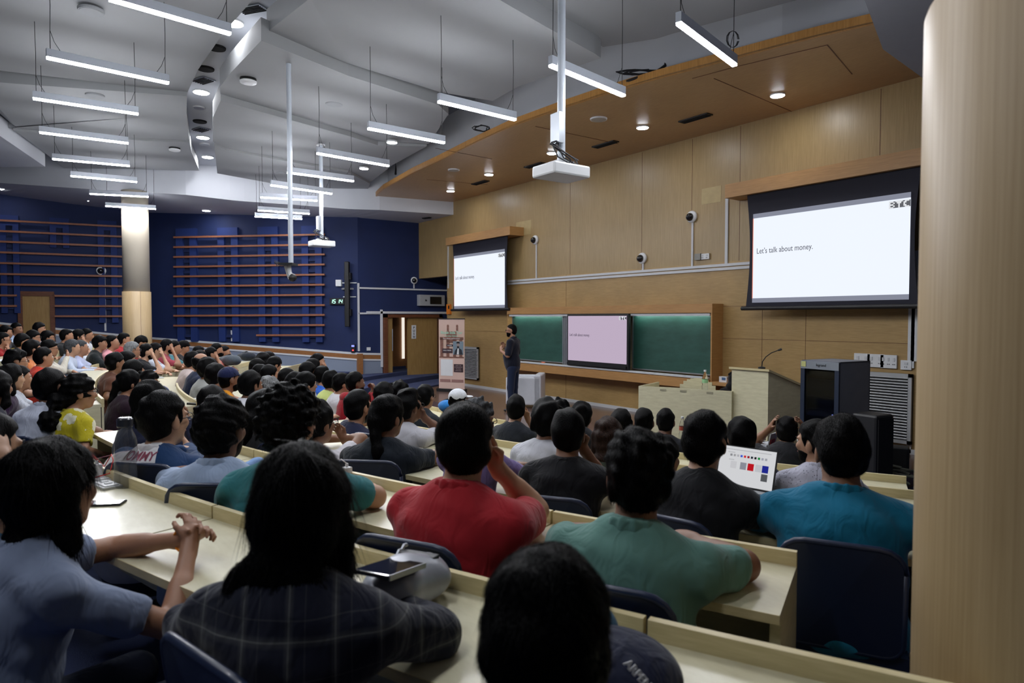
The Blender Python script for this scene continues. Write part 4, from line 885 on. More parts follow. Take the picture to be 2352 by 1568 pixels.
# ================================================================ curved desk rows
def pol(r, a): a = math.radians(a); return Vector((CC[0] + r * math.cos(a), CC[1] + r * math.sin(a)))
def desk(R, a0, a1, zl, zf, label, dep=.45, endL=True, endR=True, seg=8, grp='curved laminate desk rows'):
    am = (a0 + a1) / 2; c = pol(R + dep / 2, am); t = root('lecture_desk', label, 'desk', (c.x, c.y, zf), 0, grp)
    rel = lambda r, a, z=None: (pol(r, a) - c)
    def ring(r0, r1, z0, z1, name, m, b0=a0, b1=a1):
        b = MB(); n = seg
        for i in range(n + 1):
            a = b0 + (b1 - b0) * i / n; p, q = rel(r0, a), rel(r1, a)
            b.v += [(p.x, p.y, z0), (q.x, q.y, z0), (q.x, q.y, z1), (p.x, p.y, z1)]
        b.f = [(0, 1, 2, 3), tuple(4 * n + k for k in (3, 2, 1, 0))] + [(4 * i + k, 4 * i + (k + 1) % 4 + 0, 4 * (i + 1) + (k + 1) % 4, 4 * (i + 1) + k)[::-1] for i in range(n) for k in range(4)]
        b.mi = [0] * len(b.f); return b.build(name, m, t)
    h = zl - zf; tt = h - .05
    ring(R + .024, R + dep, tt - .028, tt, 'tabletop', M_desk)
    ring(R + dep, R + dep + .003, tt - .028, tt, 'edge_band', M_edge)
    ring(R, R + .024, tt - .03, h, 'raised_lip', M_edge)
    ring(R + .004, R + .022, tt - .42, tt - .03, 'modesty_panel', M_cream)
    ea = math.degrees(.03 / R)
    if endL: ring(R + .03, R + dep - .03, 0, tt - .028, 'end_panel', M_cream, a0, a0 + ea)
    if endR: ring(R + .03, R + dep - .03, 0, tt - .028, 'end_panel', M_cream, a1 - ea, a1)
    return t
NW = ['nearest', 'second', 'third', 'fourth', 'fifth', 'sixth']
RB = {1: [-80.5, -72.8, -66.3, -63.7], 2: [-83.4, -77.0, -68.9, -65.35], 3: [-84.5, -77, -70, -63.8], 4: [-84.5, -77, -70, -63.5], 5: [-85, -78, -71, -63.5], 6: [-79.0, -72.5, -66.0]}
for k, js in RB.items():
    for i in range(len(js) - 1):
        lb = 'curved pale desk in the %s row from the camera, %s' % (NW[k - 1], ['left', 'middle', 'right'][i] + ' unit of the middle block' if len(js) == 4 else ['left', 'right'][i] + ' unit of the middle block')
        desk(ROWR[k], js[i] + .02, js[i + 1] - .02, LIPZ[k], FLZ[k], lb, endL=(i == 0), endR=(i == len(js) - 2))
desk(ROWR[6], -97, -90, LIPZ[6], FLZ[6], 'front desk before the stage on the far side of the aisle, left unit'); desk(ROWR[6], -89.96, -83.1, LIPZ[6], FLZ[6], 'front desk before the stage ending beside the man in black T-shirt')
MBk = {2: (15.4, 1.25), 3: (14.5, 1.12), 4: (13.6, 1.04), 5: (12.7, .93)}
for k, (r_, z_) in MBk.items():
    for i, (a0, a1) in enumerate(((-106, -97.5), (-97.46, -88.6 if k != 3 else -90.2))):
        desk(r_, a0, a1, z_, z_ - .78, 'pale desk of the far block in its %s row, %s unit' % ({2: 'rearmost', 3: 'second', 4: 'third', 5: 'front'}[k], ['left', 'right'][i]), endL=(i == 0), endR=(i == 1))
LBk = [(16.9, 1.42, 'rearmost'), (15.87, 1.25, 'second'), (14.88, 1.15, 'third'), (14.05, 1.07, 'fourth'), (13.35, .92, 'front')]
for r_, z_, nm in LBk:
    for i, (a0, a1) in enumerate(((-108.0, -116.5), (-116.54, -124.5))):
        if nm == 'front': a0, a1 = (-118.5, -122.0) if i == 0 else (-122.04, -127)
        elif nm == 'fourth' and i == 0: a0 = -110
        desk(r_, a1, a0, z_, z_ - .78, 'pale desk of the rear left block in its %s row, %s unit' % (nm, ['right', 'left'][i]), endL=(i == 1), endR=(i == 0), dep=.5)
# ================================================================ chairs
M_chair = mat('navy_chair', srgb(26, 38, 66), .38, var=.08, scale=4, coat=.1)
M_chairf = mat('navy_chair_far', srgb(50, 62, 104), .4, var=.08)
M_pad = mat('black_pad', srgb(14, 17, 24), .6, var=.1, bump=.2, bscale=80)
_chair = {}
def chair_mesh():
    def shell(wid, z0, z1, y, th, rad, tilt, inset=0):
        b = MB(); n = 9; out = []
        hw = wid / 2 - inset; zz0, zz1 = z0 + inset, z1 - inset
        pts = []
        for (cx, cz, a0) in ((hw - rad, zz1 - rad, 0), (-hw + rad, zz1 - rad, 90), (-hw + rad * .7, zz0 + rad * .7, 180), (hw - rad * .7, zz0 + rad * .7, 270)):
            rr = rad if cz > (z0 + z1) / 2 else rad * .7
            for i in range(5): a = math.radians(a0 + 90 * i / 4); pts.append((cx + rr * math.cos(a), cz + rr * math.sin(a)))
        f = lambda x, z, s: (x, y - (z - z0) * tilt + .3 * x * x + s, z)
        m = len(pts); b.v = [f(x, z, th / 2) for x, z in pts] + [f(x, z, -th / 2) for x, z in pts] + [f(0, (z0 + z1) / 2, th / 2), f(0, (z0 + z1) / 2, -th / 2)]
        b.f = [(i, (i + 1) % m, m + (i + 1) % m, m + i) for i in range(m)] + [((i + 1) % m, i, 2 * m) for i in range(m)] + [(m + i, m + (i + 1) % m, 2 * m + 1) for i in range(m)]
        b.mi = [0] * len(b.f); return b, [f(x, z, 0) for x, z in pts]
    sh, rim = shell(.40, .46, .86, -.20, .02, .08, .16)
    pad, _ = shell(.40, .50, .83, -.188, .03, .07, .16, .03)
    r_ = MB().tube(rim + [rim[0]], .012, 8)
    seat = MB().box((0, .02, .44), (.44, .42, .05)); ped = MB().box((0, .0, .24), (.09, .09, .36)).box((0, 0, .03), (.3, .2, .06))
    return dict(back_shell=sh, back_pad=pad, rim=r_, seat=seat, pedestal=ped)
def chair(loc, az, label, far=False, grp='navy chairs behind the desks'):
    t = root('lecture_chair', label, 'chair', loc, az - math.pi / 2, grp)
    if not _chair:
        for k, b in chair_mesh().items():
            o = b.build(k, M_chair if k != 'back_pad' else M_pad, None, smooth=(k in ('rim',)), bevel=0); _chair[k] = o.data; bpy.data.objects.remove(o)
    for k, me in _chair.items():
        o = bpy.data.objects.new(k, me); COL.objects.link(o); o.parent = t
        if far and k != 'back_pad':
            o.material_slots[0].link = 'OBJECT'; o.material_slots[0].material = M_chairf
    return t
# ================================================================ people: implicit surfaces turned into one continuous mesh per body
class Field:
    def __init__(s): s.p = []
    def cone(s, a, b, ra, rb, k=.02, op='u'):
        a = np.array(a, float); b = np.array(b, float); r = max(ra, rb); lo = np.minimum(a, b) - r; hi = np.maximum(a, b) + r
        def f(X, Y, Z):
            ba = b - a; den = max(ba @ ba, 1e-9); px, py, pz = X - a[0], Y - a[1], Z - a[2]
            h = np.clip((px * ba[0] + py * ba[1] + pz * ba[2]) / den, 0, 1)
            return np.sqrt((px - ba[0] * h) ** 2 + (py - ba[1] * h) ** 2 + (pz - ba[2] * h) ** 2) - (ra + (rb - ra) * h)
        s.p.append((f, lo, hi, op, k)); return s
    def ell(s, c, r, k=.02, op='u', M=None):
        c = np.array(c, float); r = np.array(r, float); R = max(r)
        Mi = np.array(M.transposed()) if M is not None else None
        ext = r if M is None else np.array([R, R, R])
        def f(X, Y, Z):
            x, y, z = X - c[0], Y - c[1], Z - c[2]
            if Mi is not None: x, y, z = Mi[0, 0] * x + Mi[0, 1] * y + Mi[0, 2] * z, Mi[1, 0] * x + Mi[1, 1] * y + Mi[1, 2] * z, Mi[2, 0] * x + Mi[2, 1] * y + Mi[2, 2] * z
            k0 = np.sqrt((x / r[0]) ** 2 + (y / r[1]) ** 2 + (z / r[2]) ** 2); k1 = np.sqrt((x / r[0] ** 2) ** 2 + (y / r[1] ** 2) ** 2 + (z / r[2] ** 2) ** 2)
            return k0 * (k0 - 1) / np.maximum(k1, 1e-6)
        s.p.append((f, c - ext, c + ext, op, k)); return s
    def cut(s, p0, n, k=.01):      # keep the side the normal points to
        p0 = np.array(p0, float); n = np.array(n, float); n = n / np.linalg.norm(n)
        s.p.append((lambda X, Y, Z: -((X - p0[0]) * n[0] + (Y - p0[1]) * n[1] + (Z - p0[2]) * n[2]), None, None, 'i', k)); return s
    def mesh(s, vox, noise=None):
        us = [q for q in s.p if q[3] == 'u']; lo = np.min([q[1] for q in us], 0) - 3 * vox - .015; hi = np.max([q[2] for q in us], 0) + 3 * vox + .015
        n = np.ceil((hi - lo) / vox).astype(int) + 1
        ax = [lo[i] + vox * np.arange(n[i]) for i in range(3)]; A = np.full(n, .2, np.float32)
        for f, l, h, op, k in s.p:
            if l is None: sl = (slice(None),) * 3
            else:
                m = k + 3 * vox; i0 = np.maximum(((l - m - lo) / vox).astype(int), 0); i1 = np.minimum(((h + m - lo) / vox).astype(int) + 2, n); sl = tuple(slice(int(i0[i]), int(i1[i])) for i in range(3))
            X, Y, Z = np.meshgrid(ax[0][sl[0]], ax[1][sl[1]], ax[2][sl[2]], indexing='ij', sparse=True)
            d = f(X, Y, Z).astype(np.float32); B = A[sl]
            if op == 'u': hh = np.maximum(k - np.abs(B - d), 0) / k; A[sl] = np.minimum(B, d) - hh * hh * k * .25
            elif op == 's': d = -d; hh = np.maximum(k - np.abs(B - d), 0) / k; A[sl] = np.maximum(B, d) + hh * hh * k * .25
            else: hh = np.maximum(k - np.abs(B - d), 0) / k; A[sl] = np.maximum(B, d) + hh * hh * k * .25
        if noise is not None:
            X, Y, Z = np.meshgrid(*ax, indexing='ij', sparse=True); A += noise(X, Y, Z).astype(np.float32)
        g = openvdb.FloatGrid(.2); g.copyFromArray(np.ascontiguousarray(A)); g.transform = openvdb.createLinearTransform(vox)
        v, q = g.convertToPolygons(0.0, 0.0) if False else g.convertToQuads(0.0)
        return v + lo, q
def fmesh(name, F, vox, m, parent, noise=None):
    v, q = F.mesh(vox, noise); me = bpy.data.meshes.new(name); nv, nq = len(v), len(q)
    me.vertices.add(nv); me.vertices.foreach_set('co', v.astype(np.float32).ravel()); me.loops.add(nq * 4); me.loops.foreach_set('vertex_index', q.astype(np.int32).ravel()[::1])
    me.polygons.add(nq); me.polygons.foreach_set('loop_start', np.arange(0, nq * 4, 4, dtype=np.int32)); me.polygons.foreach_set('loop_total', np.full(nq, 4, np.int32))
    me.update(calc_edges=True); me.polygons.foreach_set('use_smooth', [True] * nq)
    if FLIP: me.flip_normals()
    me.materials.append(m); o = bpy.data.objects.new(name, me); COL.objects.link(o); o.parent = parent; return o
FLIP = True
def lerp(a, b, t): return [a[i] + (b[i] - a[i]) * t for i in range(3)]
def hand(F, w, d, n, side, curl=.5, spread=.1, s=1.0, thumb=.6, k=.005, point=None):
    """palm, four bent fingers of different length, thumb leaving the side of the palm"""
    w = Vector(w); d = Vector(d).normalized(); n = Vector(n); n = (n - d * n.dot(d)).normalized(); x = d.cross(n).normalized() * side
    M = Matrix((x, d, n)).transposed()
    F.ell(w + d * .045 * s, (.040 * s, .052 * s, .016 * s), .012, M=M)
    F.cone(w - d * .03, w + d * .03, .025 * s, .024 * s, .015)
    for i, L_ in enumerate((.070, .078, .073, .058)):
        c = curl if point is None or i != 0 else point
        o = (i - 1.5) * .0195 * s; b = w + d * (.082 - abs(i - 1.2) * .004) * s + x * -o * 1.0; a = -(i - 1.5) * spread; dd = (d * math.cos(a) + x * math.sin(a)); p = b; ang = c * .5
        for j, fr in enumerate((.45, .32, .25)):
            e = dd * math.cos(ang) + n * math.sin(ang); q = p + e * (L_ * fr * s); r0 = (.0092, .0085, .0078)[j] * s; F.cone(p, q, r0, r0 * .92, k); p = q; ang += c
    b = w + d * .022 * s + x * .028 * s; e = (d * .72 + x * .62 + n * thumb * .5).normalized(); q = b + e * .042 * s; F.cone(b, q, .0125 * s, .0105 * s, .008); e2 = (d * .9 + x * .05 + n * thumb).normalized(); F.cone(q, q + e2 * .03 * s, .0102 * s, .0085 * s, k)
SK = [srgb(158, 114, 88), srgb(132, 92, 68), srgb(180, 138, 110), srgb(112, 76, 56)]
M_skin = [mat('skin%d' % i, c, .5, var=.06, scale=14, bump=.05, bscale=200) for i, c in enumerate(SK)]
def hairmat(name, c, c2):
    m, N, L, p = newmat(name); p.inputs['Roughness'].default_value = .5; p.inputs['Specular IOR Level'].default_value = .07
    tc = N.new('ShaderNodeTexCoord'); mp = N.new('ShaderNodeMapping'); mp.inputs['Scale'].default_value = (1, 1, .12); L.new(tc.outputs['Object'], mp.inputs[0])
    nz = N.new('ShaderNodeTexNoise'); nz.inputs['Scale'].default_value = 240; nz.inputs['Detail'].default_value = 4; L.new(mp.outputs[0], nz.inputs[0])
    r = N.new('ShaderNodeValToRGB'); r.color_ramp.elements[0].color = c; r.color_ramp.elements[1].color = c2; r.color_ramp.elements[0].position = .4; r.color_ramp.elements[1].position = .7
    L.new(nz.outputs[0], r.inputs[0]); L.new(r.outputs[0], p.inputs['Base Color']); b = N.new('ShaderNodeBump'); b.inputs['Strength'].default_value = .7; b.inputs['Distance'].default_value = .006
    L.new(nz.outputs[0], b.inputs['Height']); L.new(b.outputs[0], p.inputs['Normal']); return m
M_hair = hairmat('black_hair', srgb(4, 4, 5), srgb(13, 12, 13)); M_hairb = hairmat('brown_hair', srgb(34, 24, 20), srgb(64, 46, 38)); M_hairg = hairmat('grey_hair', srgb(84, 86, 88), srgb(160, 162, 164)); M_hairs = hairmat('greying_hair', srgb(40, 42, 44), srgb(92, 94, 98))
M_lip = mat('lips', srgb(120, 66, 60), .5)
M_eye = mat('eye_white', srgb(200, 196, 190), .3); M_iris = mat('iris', srgb(20, 14, 12), .2)
M_gls = mat('spectacle_frame', srgb(30, 30, 34), .3, metal=.4)
FAB = {}
def fabric(key, rgb, kind='plain', rgb2=(230, 230, 232), p1=None):
    if (key, kind) in FAB: return FAB[(key, kind)]
    m, N, L, p = newmat('cloth_' + key); p.inputs['Roughness'].default_value = .85; p.inputs['Specular IOR Level'].default_value = .2; p.inputs['Sheen Weight'].default_value = .15
    c, c2 = srgb(*rgb), srgb(*rgb2); tc = N.new('ShaderNodeTexCoord'); out = None
    def ramp(src, e): 
        r = N.new('ShaderNodeValToRGB'); r.color_ramp.interpolation = 'CONSTANT'; r.color_ramp.elements[0].position = e[0][0]; r.color_ramp.elements[0].color = e[0][1]; r.color_ramp.elements[1].position = e[1][0]; r.color_ramp.elements[1].color = e[1][1]
        for q in e[2:]: el = r.color_ramp.elements.new(q[0]); el.color = q[1]
        L.new(src, r.inputs[0]); return r.outputs[0]
    sep = N.new('ShaderNodeSeparateXYZ'); L.new(tc.outputs['Object'], sep.inputs[0])
    if kind == 'plain':
        nz = N.new('ShaderNodeTexNoise'); nz.inputs['Scale'].default_value = 9; L.new(tc.outputs['Object'], nz.inputs[0]); r = N.new('ShaderNodeValToRGB'); r.color_ramp.elements[0].color = tuple(x * .88 for x in c[:3]) + (1,); r.color_ramp.elements[1].color = tuple(min(1, x * 1.1) for x in c[:3]) + (1,); L.new(nz.outputs[0], r.inputs[0]); out = r.outputs[0]
    elif kind == 'band':            # lower hem band of another colour below height p1, thin dark line between
        out = ramp(sep.outputs[2], [(0, c2), (p1 - .022, srgb(20, 22, 28)), (p1, srgb(214, 216, 220)), (p1 + .008, c)])
    elif kind == 'flower':
        v = N.new('ShaderNodeTexVoronoi'); v.inputs['Scale'].default_value = 11; L.new(tc.outputs['Object'], v.inputs[0]); nz = N.new('ShaderNodeTexNoise'); nz.inputs['Scale'].default_value = 38; L.new(tc.outputs['Object'], nz.inputs[0])
        ad = N.new('ShaderNodeMath'); ad.operation = 'MULTIPLY_ADD'; L.new(nz.outputs[0], ad.inputs[0]); ad.inputs[1].default_value = .5; L.new(v.outputs['Distance'], ad.inputs[2]); out = ramp(ad.outputs[0], [(0, c2), (p1 or .5, c)])
    elif kind == 'check':
        def bars(sock, sc):
            mth = N.new('ShaderNodeMath'); mth.operation = 'MULTIPLY'; mth.inputs[1].default_value = sc; L.new(sock, mth.inputs[0]); fr = N.new('ShaderNodeMath'); fr.operation = 'FRACT'; L.new(mth.outputs[0], fr.inputs[0])
            r = N.new('ShaderNodeValToRGB'); E_ = r.color_ramp.elements; E_[0].position = 0; E_[0].color = (0, 0, 0, 1); E_[1].position = 1; E_[1].color = (0, 0, 0, 1)
            for ps, vv in ((.36, .0), (.40, .05), (.455, .09), (.47, .42), (.485, .09), (.54, .05), (.58, .0), (.81, .0), (.82, .16), (.83, 0)): e = E_.new(ps); e.color = (vv, vv, vv, 1)
            L.new(fr.outputs[0], r.inputs[0]); return r.outputs[0]
        wx = N.new('ShaderNodeMath'); wx.operation = 'ADD'; L.new(sep.outputs[0], wx.inputs[0]); yy = N.new('ShaderNodeMath'); yy.operation = 'MULTIPLY'; yy.inputs[1].default_value = .35; L.new(sep.outputs[1], yy.inputs[0]); L.new(yy.outputs[0], wx.inputs[1])
        a1, a2 = bars(wx.outputs[0], 11), bars(sep.outputs[2], 10); ad = N.new('ShaderNodeMixRGB'); ad.blend_type = 'ADD'; ad.inputs[0].default_value = 1; L.new(a1, ad.inputs[1]); L.new(a2, ad.inputs[2])
        mx = N.new('ShaderNodeMixRGB'); L.new(ad.outputs[0], mx.inputs[0]); mx.inputs[1].default_value = c; mx.inputs[2].default_value = c2; out = mx.outputs[0]
    elif kind == 'dots':
        v = N.new('ShaderNodeTexVoronoi'); v.inputs['Scale'].default_value = 70; L.new(tc.outputs['Object'], v.inputs[0]); out = ramp(v.outputs['Distance'], [(0, c2), (p1 or .16, c)])
    elif kind == 'stripe':
        mth = N.new('ShaderNodeMath'); mth.operation = 'MULTIPLY'; mth.inputs[1].default_value = p1 or 14; L.new(sep.outputs[2], mth.inputs[0]); fr = N.new('ShaderNodeMath'); fr.operation = 'FRACT'; L.new(mth.outputs[0], fr.inputs[0]); out = ramp(fr.outputs[0], [(0, c2), (.3, c)])
    elif kind == 'yoke':            # pale back panel left of a slanted seam
        mth = N.new('ShaderNodeMath'); mth.operation = 'MULTIPLY_ADD'; L.new(sep.outputs[2], mth.inputs[0]); mth.inputs[1].default_value = .35; L.new(sep.outputs[0], mth.inputs[2]); ad = N.new('ShaderNodeMath'); ad.inputs[1].default_value = .3; L.new(mth.outputs[0], ad.inputs[0])
        r1 = ramp(ad.outputs[0], [(0, c2), (p1 or .66, c)])
        r2 = ramp(sep.outputs[1], [(0, (1, 1, 1, 1)), (.16, (0, 0, 0, 1))]); hz = N.new('ShaderNodeMath'); hz.operation = 'MULTIPLY'; hz.inputs[1].default_value = .5; L.new(sep.outputs[2], hz.inputs[0]); r3 = ramp(hz.outputs[0], [(0, (1, 1, 1, 1)), (.548, (0, 0, 0, 1))])
        a_ = N.new('ShaderNodeMixRGB'); a_.blend_type = 'MULTIPLY'; a_.inputs[0].default_value = 1; L.new(r2, a_.inputs[1]); L.new(r3, a_.inputs[2])
        mx = N.new('ShaderNodeMixRGB'); L.new(a_.outputs[0], mx.inputs[0]); mx.inputs[1].default_value = c; L.new(r1, mx.inputs[2]); out = mx.outputs[0]
    L.new(out, p.inputs['Base Color'])
    n2 = N.new('ShaderNodeTexNoise'); n2.inputs['Scale'].default_value = 13; n2.inputs['Detail'].default_value = 2; n2.inputs['Distortion'].default_value = 1.6; mp = N.new('ShaderNodeMapping'); mp.inputs['Scale'].default_value = (1, 1, .45); mp.inputs['Rotation'].default_value = (.3, .5, .2); L.new(tc.outputs['Object'], mp.inputs[0]); L.new(mp.outputs[0], n2.inputs[0])
    b = N.new('ShaderNodeBump'); b.inputs['Strength'].default_value = .55; b.inputs['Distance'].default_value = .02; L.new(n2.outputs[0], b.inputs['Height']); L.new(b.outputs[0], p.inputs['Normal'])
    FAB[(key, kind)] = m; return m
def headM(hc, yaw, pitch, roll=0): return Matrix.Translation(Vector(hc)) @ Matrix.Rotation(yaw, 4, 'Z') @ Matrix.Rotation(pitch, 4, 'X') @ Matrix.Rotation(roll, 4, 'Y')
_leg = {}
ARM = {  # elbow, wrist, finger direction, palm normal, curl ; x is mirrored for the left side
    'd': ((.27, .27, .80), (.09, .44, .80), (-.75, .6, -.1), (0, -.2, -1), .5),
    'e': ((.30, .22, .80), (.15, .46, .80), (-.3, .9, -.05), (0, 0, -1), .35),
    'c': ((.16, .36, .81), (.06, .25, 1.00), (-.35, -.15, .9), (-.3, -.9, 0), .9),
    'f': ((.14, .38, .82), (.05, .27, 1.07), (-.2, -.3, .9), (-.2, -.9, 0), .6),
    'p': ((.25, .05, .76), (.16, .27, .68), (-.4, .9, -.1), (0, -.3, -1), .4),
    'h': ((.30, .30, .95), (.13, .22, 1.18), (-.3, -.55, .75), (-.9, -.2, 0), .3),
    'w': ((.26, .25, .80), (.12, .45, .81), (-.35, .9, -.2), (-.3, 0, -1), .7),
    'q': ((.18, .34, .83), (.02, .38, 1.03), (-.6, .1, .8), (0, -1, 0), .9),
}
def person(label, top, az_head, az_body, D, skin=0, hair='short', shirt=None, sleeve='S', pose='dd', bulk=1.0, lean=.12, pitch=0.0, roll=0, hairm=None, collar=None, glasses=False, beard=False, female=False, legs=True, extra=None, scale=1.0, grp='seated students in the audience', name='person', hl=.0, thick=0, belly=0, vox=None, tz=None, arms=None, seat=True, hairshape=(.34, 1.0, 0), reach=None, droop=0):
    """seated figure; `top` is the world place of the crown of the head"""
    vox = vox or min(max(D * .0021, .0062), .024); t = root(name, label, 'person', (0, 0, 0), 0, grp)
    N_ = (0, lean, 1.0 - max(0, lean - .12) * .5 - droop); dy = az_head - az_body; dy = (dy + math.pi) % (2 * math.pi) - math.pi
    hc = (0 - .02 * math.sin(dy), N_[1] + .045 + (.02 if pitch < 0 else 0), N_[2] + .152); HM = headM(hc, dy, pitch, roll); R3 = HM.to_3x3(); h = lambda x, y, z: tuple(HM @ Vector((x, y, z)))
    b = bulk; S = .172 * (b ** .6) * (.93 if female else 1)
    # body
    F = Field()
    F.ell((0, .0, .56), (.155 * b, .12 * b, .15), .05).ell((0, N_[1] * .45, .76), (.125 * b, .095 * b, .16), .06).ell((0, N_[1] * .8, .90), (.15 * b ** .7, .1 * b, .14), .05)
    F.cone((-S, N_[1] - .01, N_[2] - .07), (S, N_[1] - .01, N_[2] - .07), .046, .046, .04)
    F.cone((0, N_[1] - .015, N_[2] - .05), h(0, -.018, -.06), .060 * b ** .5 * (.86 if female else 1), .053 * b ** .5 * (.86 if female else 1), .035)
    F.ell(h(0, -.012, .03), (.076, .096, .094), .02, M=R3).ell(h(0, .022, -.04), (.060, .070, .078), .03, M=R3).ell(h(0, .055, -.092), (.030, .026, .024), .025, M=R3)
    F.cone(h(0, .088, .008), h(0, .104, -.030), .008, .0125, .014)
    F.ell(h(0, .086, -.062), (.022, .012, .009), .008, M=R3).ell(h(0, .082, .024), (.05, .014, .012), .015, M=R3)
    for sx in (-1, 1):
        F.ell(h(.032 * sx, .074, -.02), (.022, .02, .022), .02, M=R3); F.ell(h(.079 * sx, -.008, -.012), (.010, .021, .033), .008, M=R3)
        F.ell(h(.03 * sx, .099, .006), (.014, .012, .010), .01, 's', M=R3)
    ar = []; ps = [pose[0], pose[-1]]; dzt = 0; fm = .86 if female else 1.0
    if tz is not None: dzt = (tz - (top.z - (hc[2] + .142) * scale)) / scale + .045 - .80
    for sx, pc in ((1, ps[0]), (-1, ps[1])):
        E_, W, fd, pn, cu = ARM[pc] if not (arms and sx in arms) else arms[sx]
        if not (arms and sx in arms):
            dz = 0 if pc not in 'cfhq' else (N_[2] - 1.0); dyy = (lean - .12) * .8
            E_ = (E_[0] * b ** .35, E_[1] + dyy, E_[2]); W = (W[0], W[1] + dyy, W[2] + dz)
            if pc in 'decfwsqg': E_ = (E_[0], E_[1], E_[2] + dzt)
            if pc in 'dews': W = (W[0], W[1], W[2] + dzt)
        mx = lambda p: (p[0] * sx, p[1], p[2]); E_, W, fd, pn = mx(E_), mx(W), mx(fd), mx(pn)
        Sh = (S * sx, N_[1] - .005, N_[2] - .078)
        if reach and sx in reach:                        # wrist goes to a place on the desk; elbow bends down and outwards
            crown_ = Vector((hc[0], hc[1], hc[2] + .142)); rz_ = az_body - math.pi / 2; loc_ = top - Matrix.Rotation(rz_, 3, 'Z') @ (crown_ * scale)
            wl = Matrix.Rotation(-rz_, 3, 'Z') @ (Vector(reach[sx][0]) - loc_) / scale; v_ = wl - Vector(Sh); l1, l2 = .30, .27; dl = v_.length
            if dl > (l1 + l2) * .985: wl = Vector(Sh) + v_ * ((l1 + l2) * .985 / dl); v_ = wl - Vector(Sh); dl = v_.length
            u_ = v_ / dl; aa = (l1 * l1 - l2 * l2 + dl * dl) / (2 * dl); pole = Vector((.9 * sx, -.3, reach[sx][4] if len(reach[sx]) > 4 else -.25)); pole = (pole - u_ * pole.dot(u_)).normalized()
            E_ = tuple(Vector(Sh) + u_ * aa + pole * math.sqrt(max(l1 * l1 - aa * aa, 1e-4))); W = tuple(wl); fd = tuple((wl - Vector(E_)).normalized() + Vector(reach[sx][1])); pn = reach[sx][2]; cu = reach[sx][3]
        F.cone(Sh, E_, .052 * b ** .6 * fm, .041 * b ** .4 * fm, .03).cone(E_, W, .040 * b ** .4 * fm, .026 * fm, .02)
        F.cone(lerp(E_, W, .2), lerp(E_, W, .45), .042 * b ** .4 * fm, .036 * fm, .02)
        hand(F, W, fd, pn, sx, cu, s=.98 * fm + .02, k=.005 if vox < .012 else .01); ar.append((Sh, E_, W))
    fmesh('body', F, vox, M_skin[skin], t)
    # shirt
    if shirt:
        G = Field(); i_ = .016
        G.ell((0, .0, .58), (.175 * b, .14 * b, .12), .06).ell((0, N_[1] * .4 + belly * .3, .74), (.152 * b + i_, .108 * b + i_ + belly, .17), .07).ell((0, N_[1] * .78, .89), (.168 * b ** .75 + i_, .112 * b + i_, .15), .06)
        G.cone((-S, N_[1] - .012, N_[2] - .075), (S, N_[1] - .012, N_[2] - .075), .056 * b ** .3, .056 * b ** .3, .05)
        for sx in (-1, 1): G.cone((S * .8 * sx, N_[1] - .012, N_[2] - .06), (.03 * sx, N_[1] - .02, N_[2] + .0), .05, .045, .05)
        G.cone((-.045, N_[1] - .02, N_[2] - .02), (.045, N_[1] - .02, N_[2] - .02), .055 * b ** .5, .055 * b ** .5, .04)
        for Sh, E_, W in ar:
            fm = .9 if female else 1.0
            if sleeve == 'L': G.cone(Sh, E_, .066 * b ** .6 * fm, .056 * b ** .4 * fm, .04).cone(E_, lerp(E_, W, .93), .056 * b ** .4 * fm, .036 * fm, .02)
            elif sleeve == 'S': G.cone(Sh, lerp(Sh, E_, .62), .061 * b ** .6 * fm, .062 * b ** .5 * fm, .045)
            else: G.cone(Sh, lerp(Sh, E_, .2), .062 * fm, .06 * fm, .03)
        if sleeve == 'S':
            for Sh, E_, W in ar:
                d_ = (Vector(E_) - Vector(Sh)).normalized(); p_ = Vector(Sh) + d_ * ((Vector(E_) - Vector(Sh)).length * .70)
                G.p.append(((lambda X, Y, Z, d_=d_, p_=p_: np.maximum(.013 - ((X - p_.x) * d_.x + (Y - p_.y) * d_.y + (Z - p_.z) * d_.z), 0) * 0 + np.sqrt((X - p_.x - d_.x * .05) ** 2 + (Y - p_.y - d_.y * .05) ** 2 + (Z - p_.z - d_.z * .05) ** 2) - .062), np.array(p_) - .12, np.array(p_) + .12, 's', .004))
        G.cone((0, N_[1] - .01, N_[2] - .02), h(0, -.01, -.03), .054 * b ** .5, .06 * b ** .5, .004, 's')
        ph = (sum(map(ord, label)) % 97) / 9.0
        amp = .0035 if D > 5 else .0045
        def wr_(X, Y, Z): return amp * np.sin(38 * Z + 14 * X * X * 8 + 9 * Y + ph) * np.sin(17 * X + 11 * Y + ph * 2) + amp * .6 * np.sin(70 * Z + 30 * X + ph) * np.sin(23 * Y - 19 * X)
        fmesh('shirt', G, vox * 1.1, shirt, t, wr_)
    if collar:
        C_ = Field(); cm, kind = collar
        nb = .060 * b ** .5
        if kind == 'hood': C_.ell((0, N_[1] - .075, N_[2] - .005), (.12, .065, .065), .03).ell((.075, N_[1] - .0, N_[2] + .0), (.05, .07, .035), .04).ell((-.075, N_[1] - .0, N_[2] + .0), (.05, .07, .035), .04)
        else:
            n = 12; hgt = .030 if kind == 'polo' else .012
            pts = [(math.sin(a) * (nb + .016), N_[1] + .002 + math.cos(a) * -(nb + .013), N_[2] + .028 - .028 * (1 - math.cos(a)) ) for a in [(-2.5 + 5.0 * i / (n - 1)) for i in range(n)]]
            for p, q in zip(pts[:-1], pts[1:]): C_.cone(p, q, .010, .010, .006).cone((p[0], p[1], p[2] + hgt * .5), (q[0], q[1], q[2] + hgt * .5), .008, .008, .01).cone((p[0] * .95, p[1], p[2] + hgt), (q[0] * .95, q[1], q[2] + hgt), .006, .006, .01)
        fmesh('collar', C_, min(vox, .01) if kind != 'hood' else vox, cm, t)
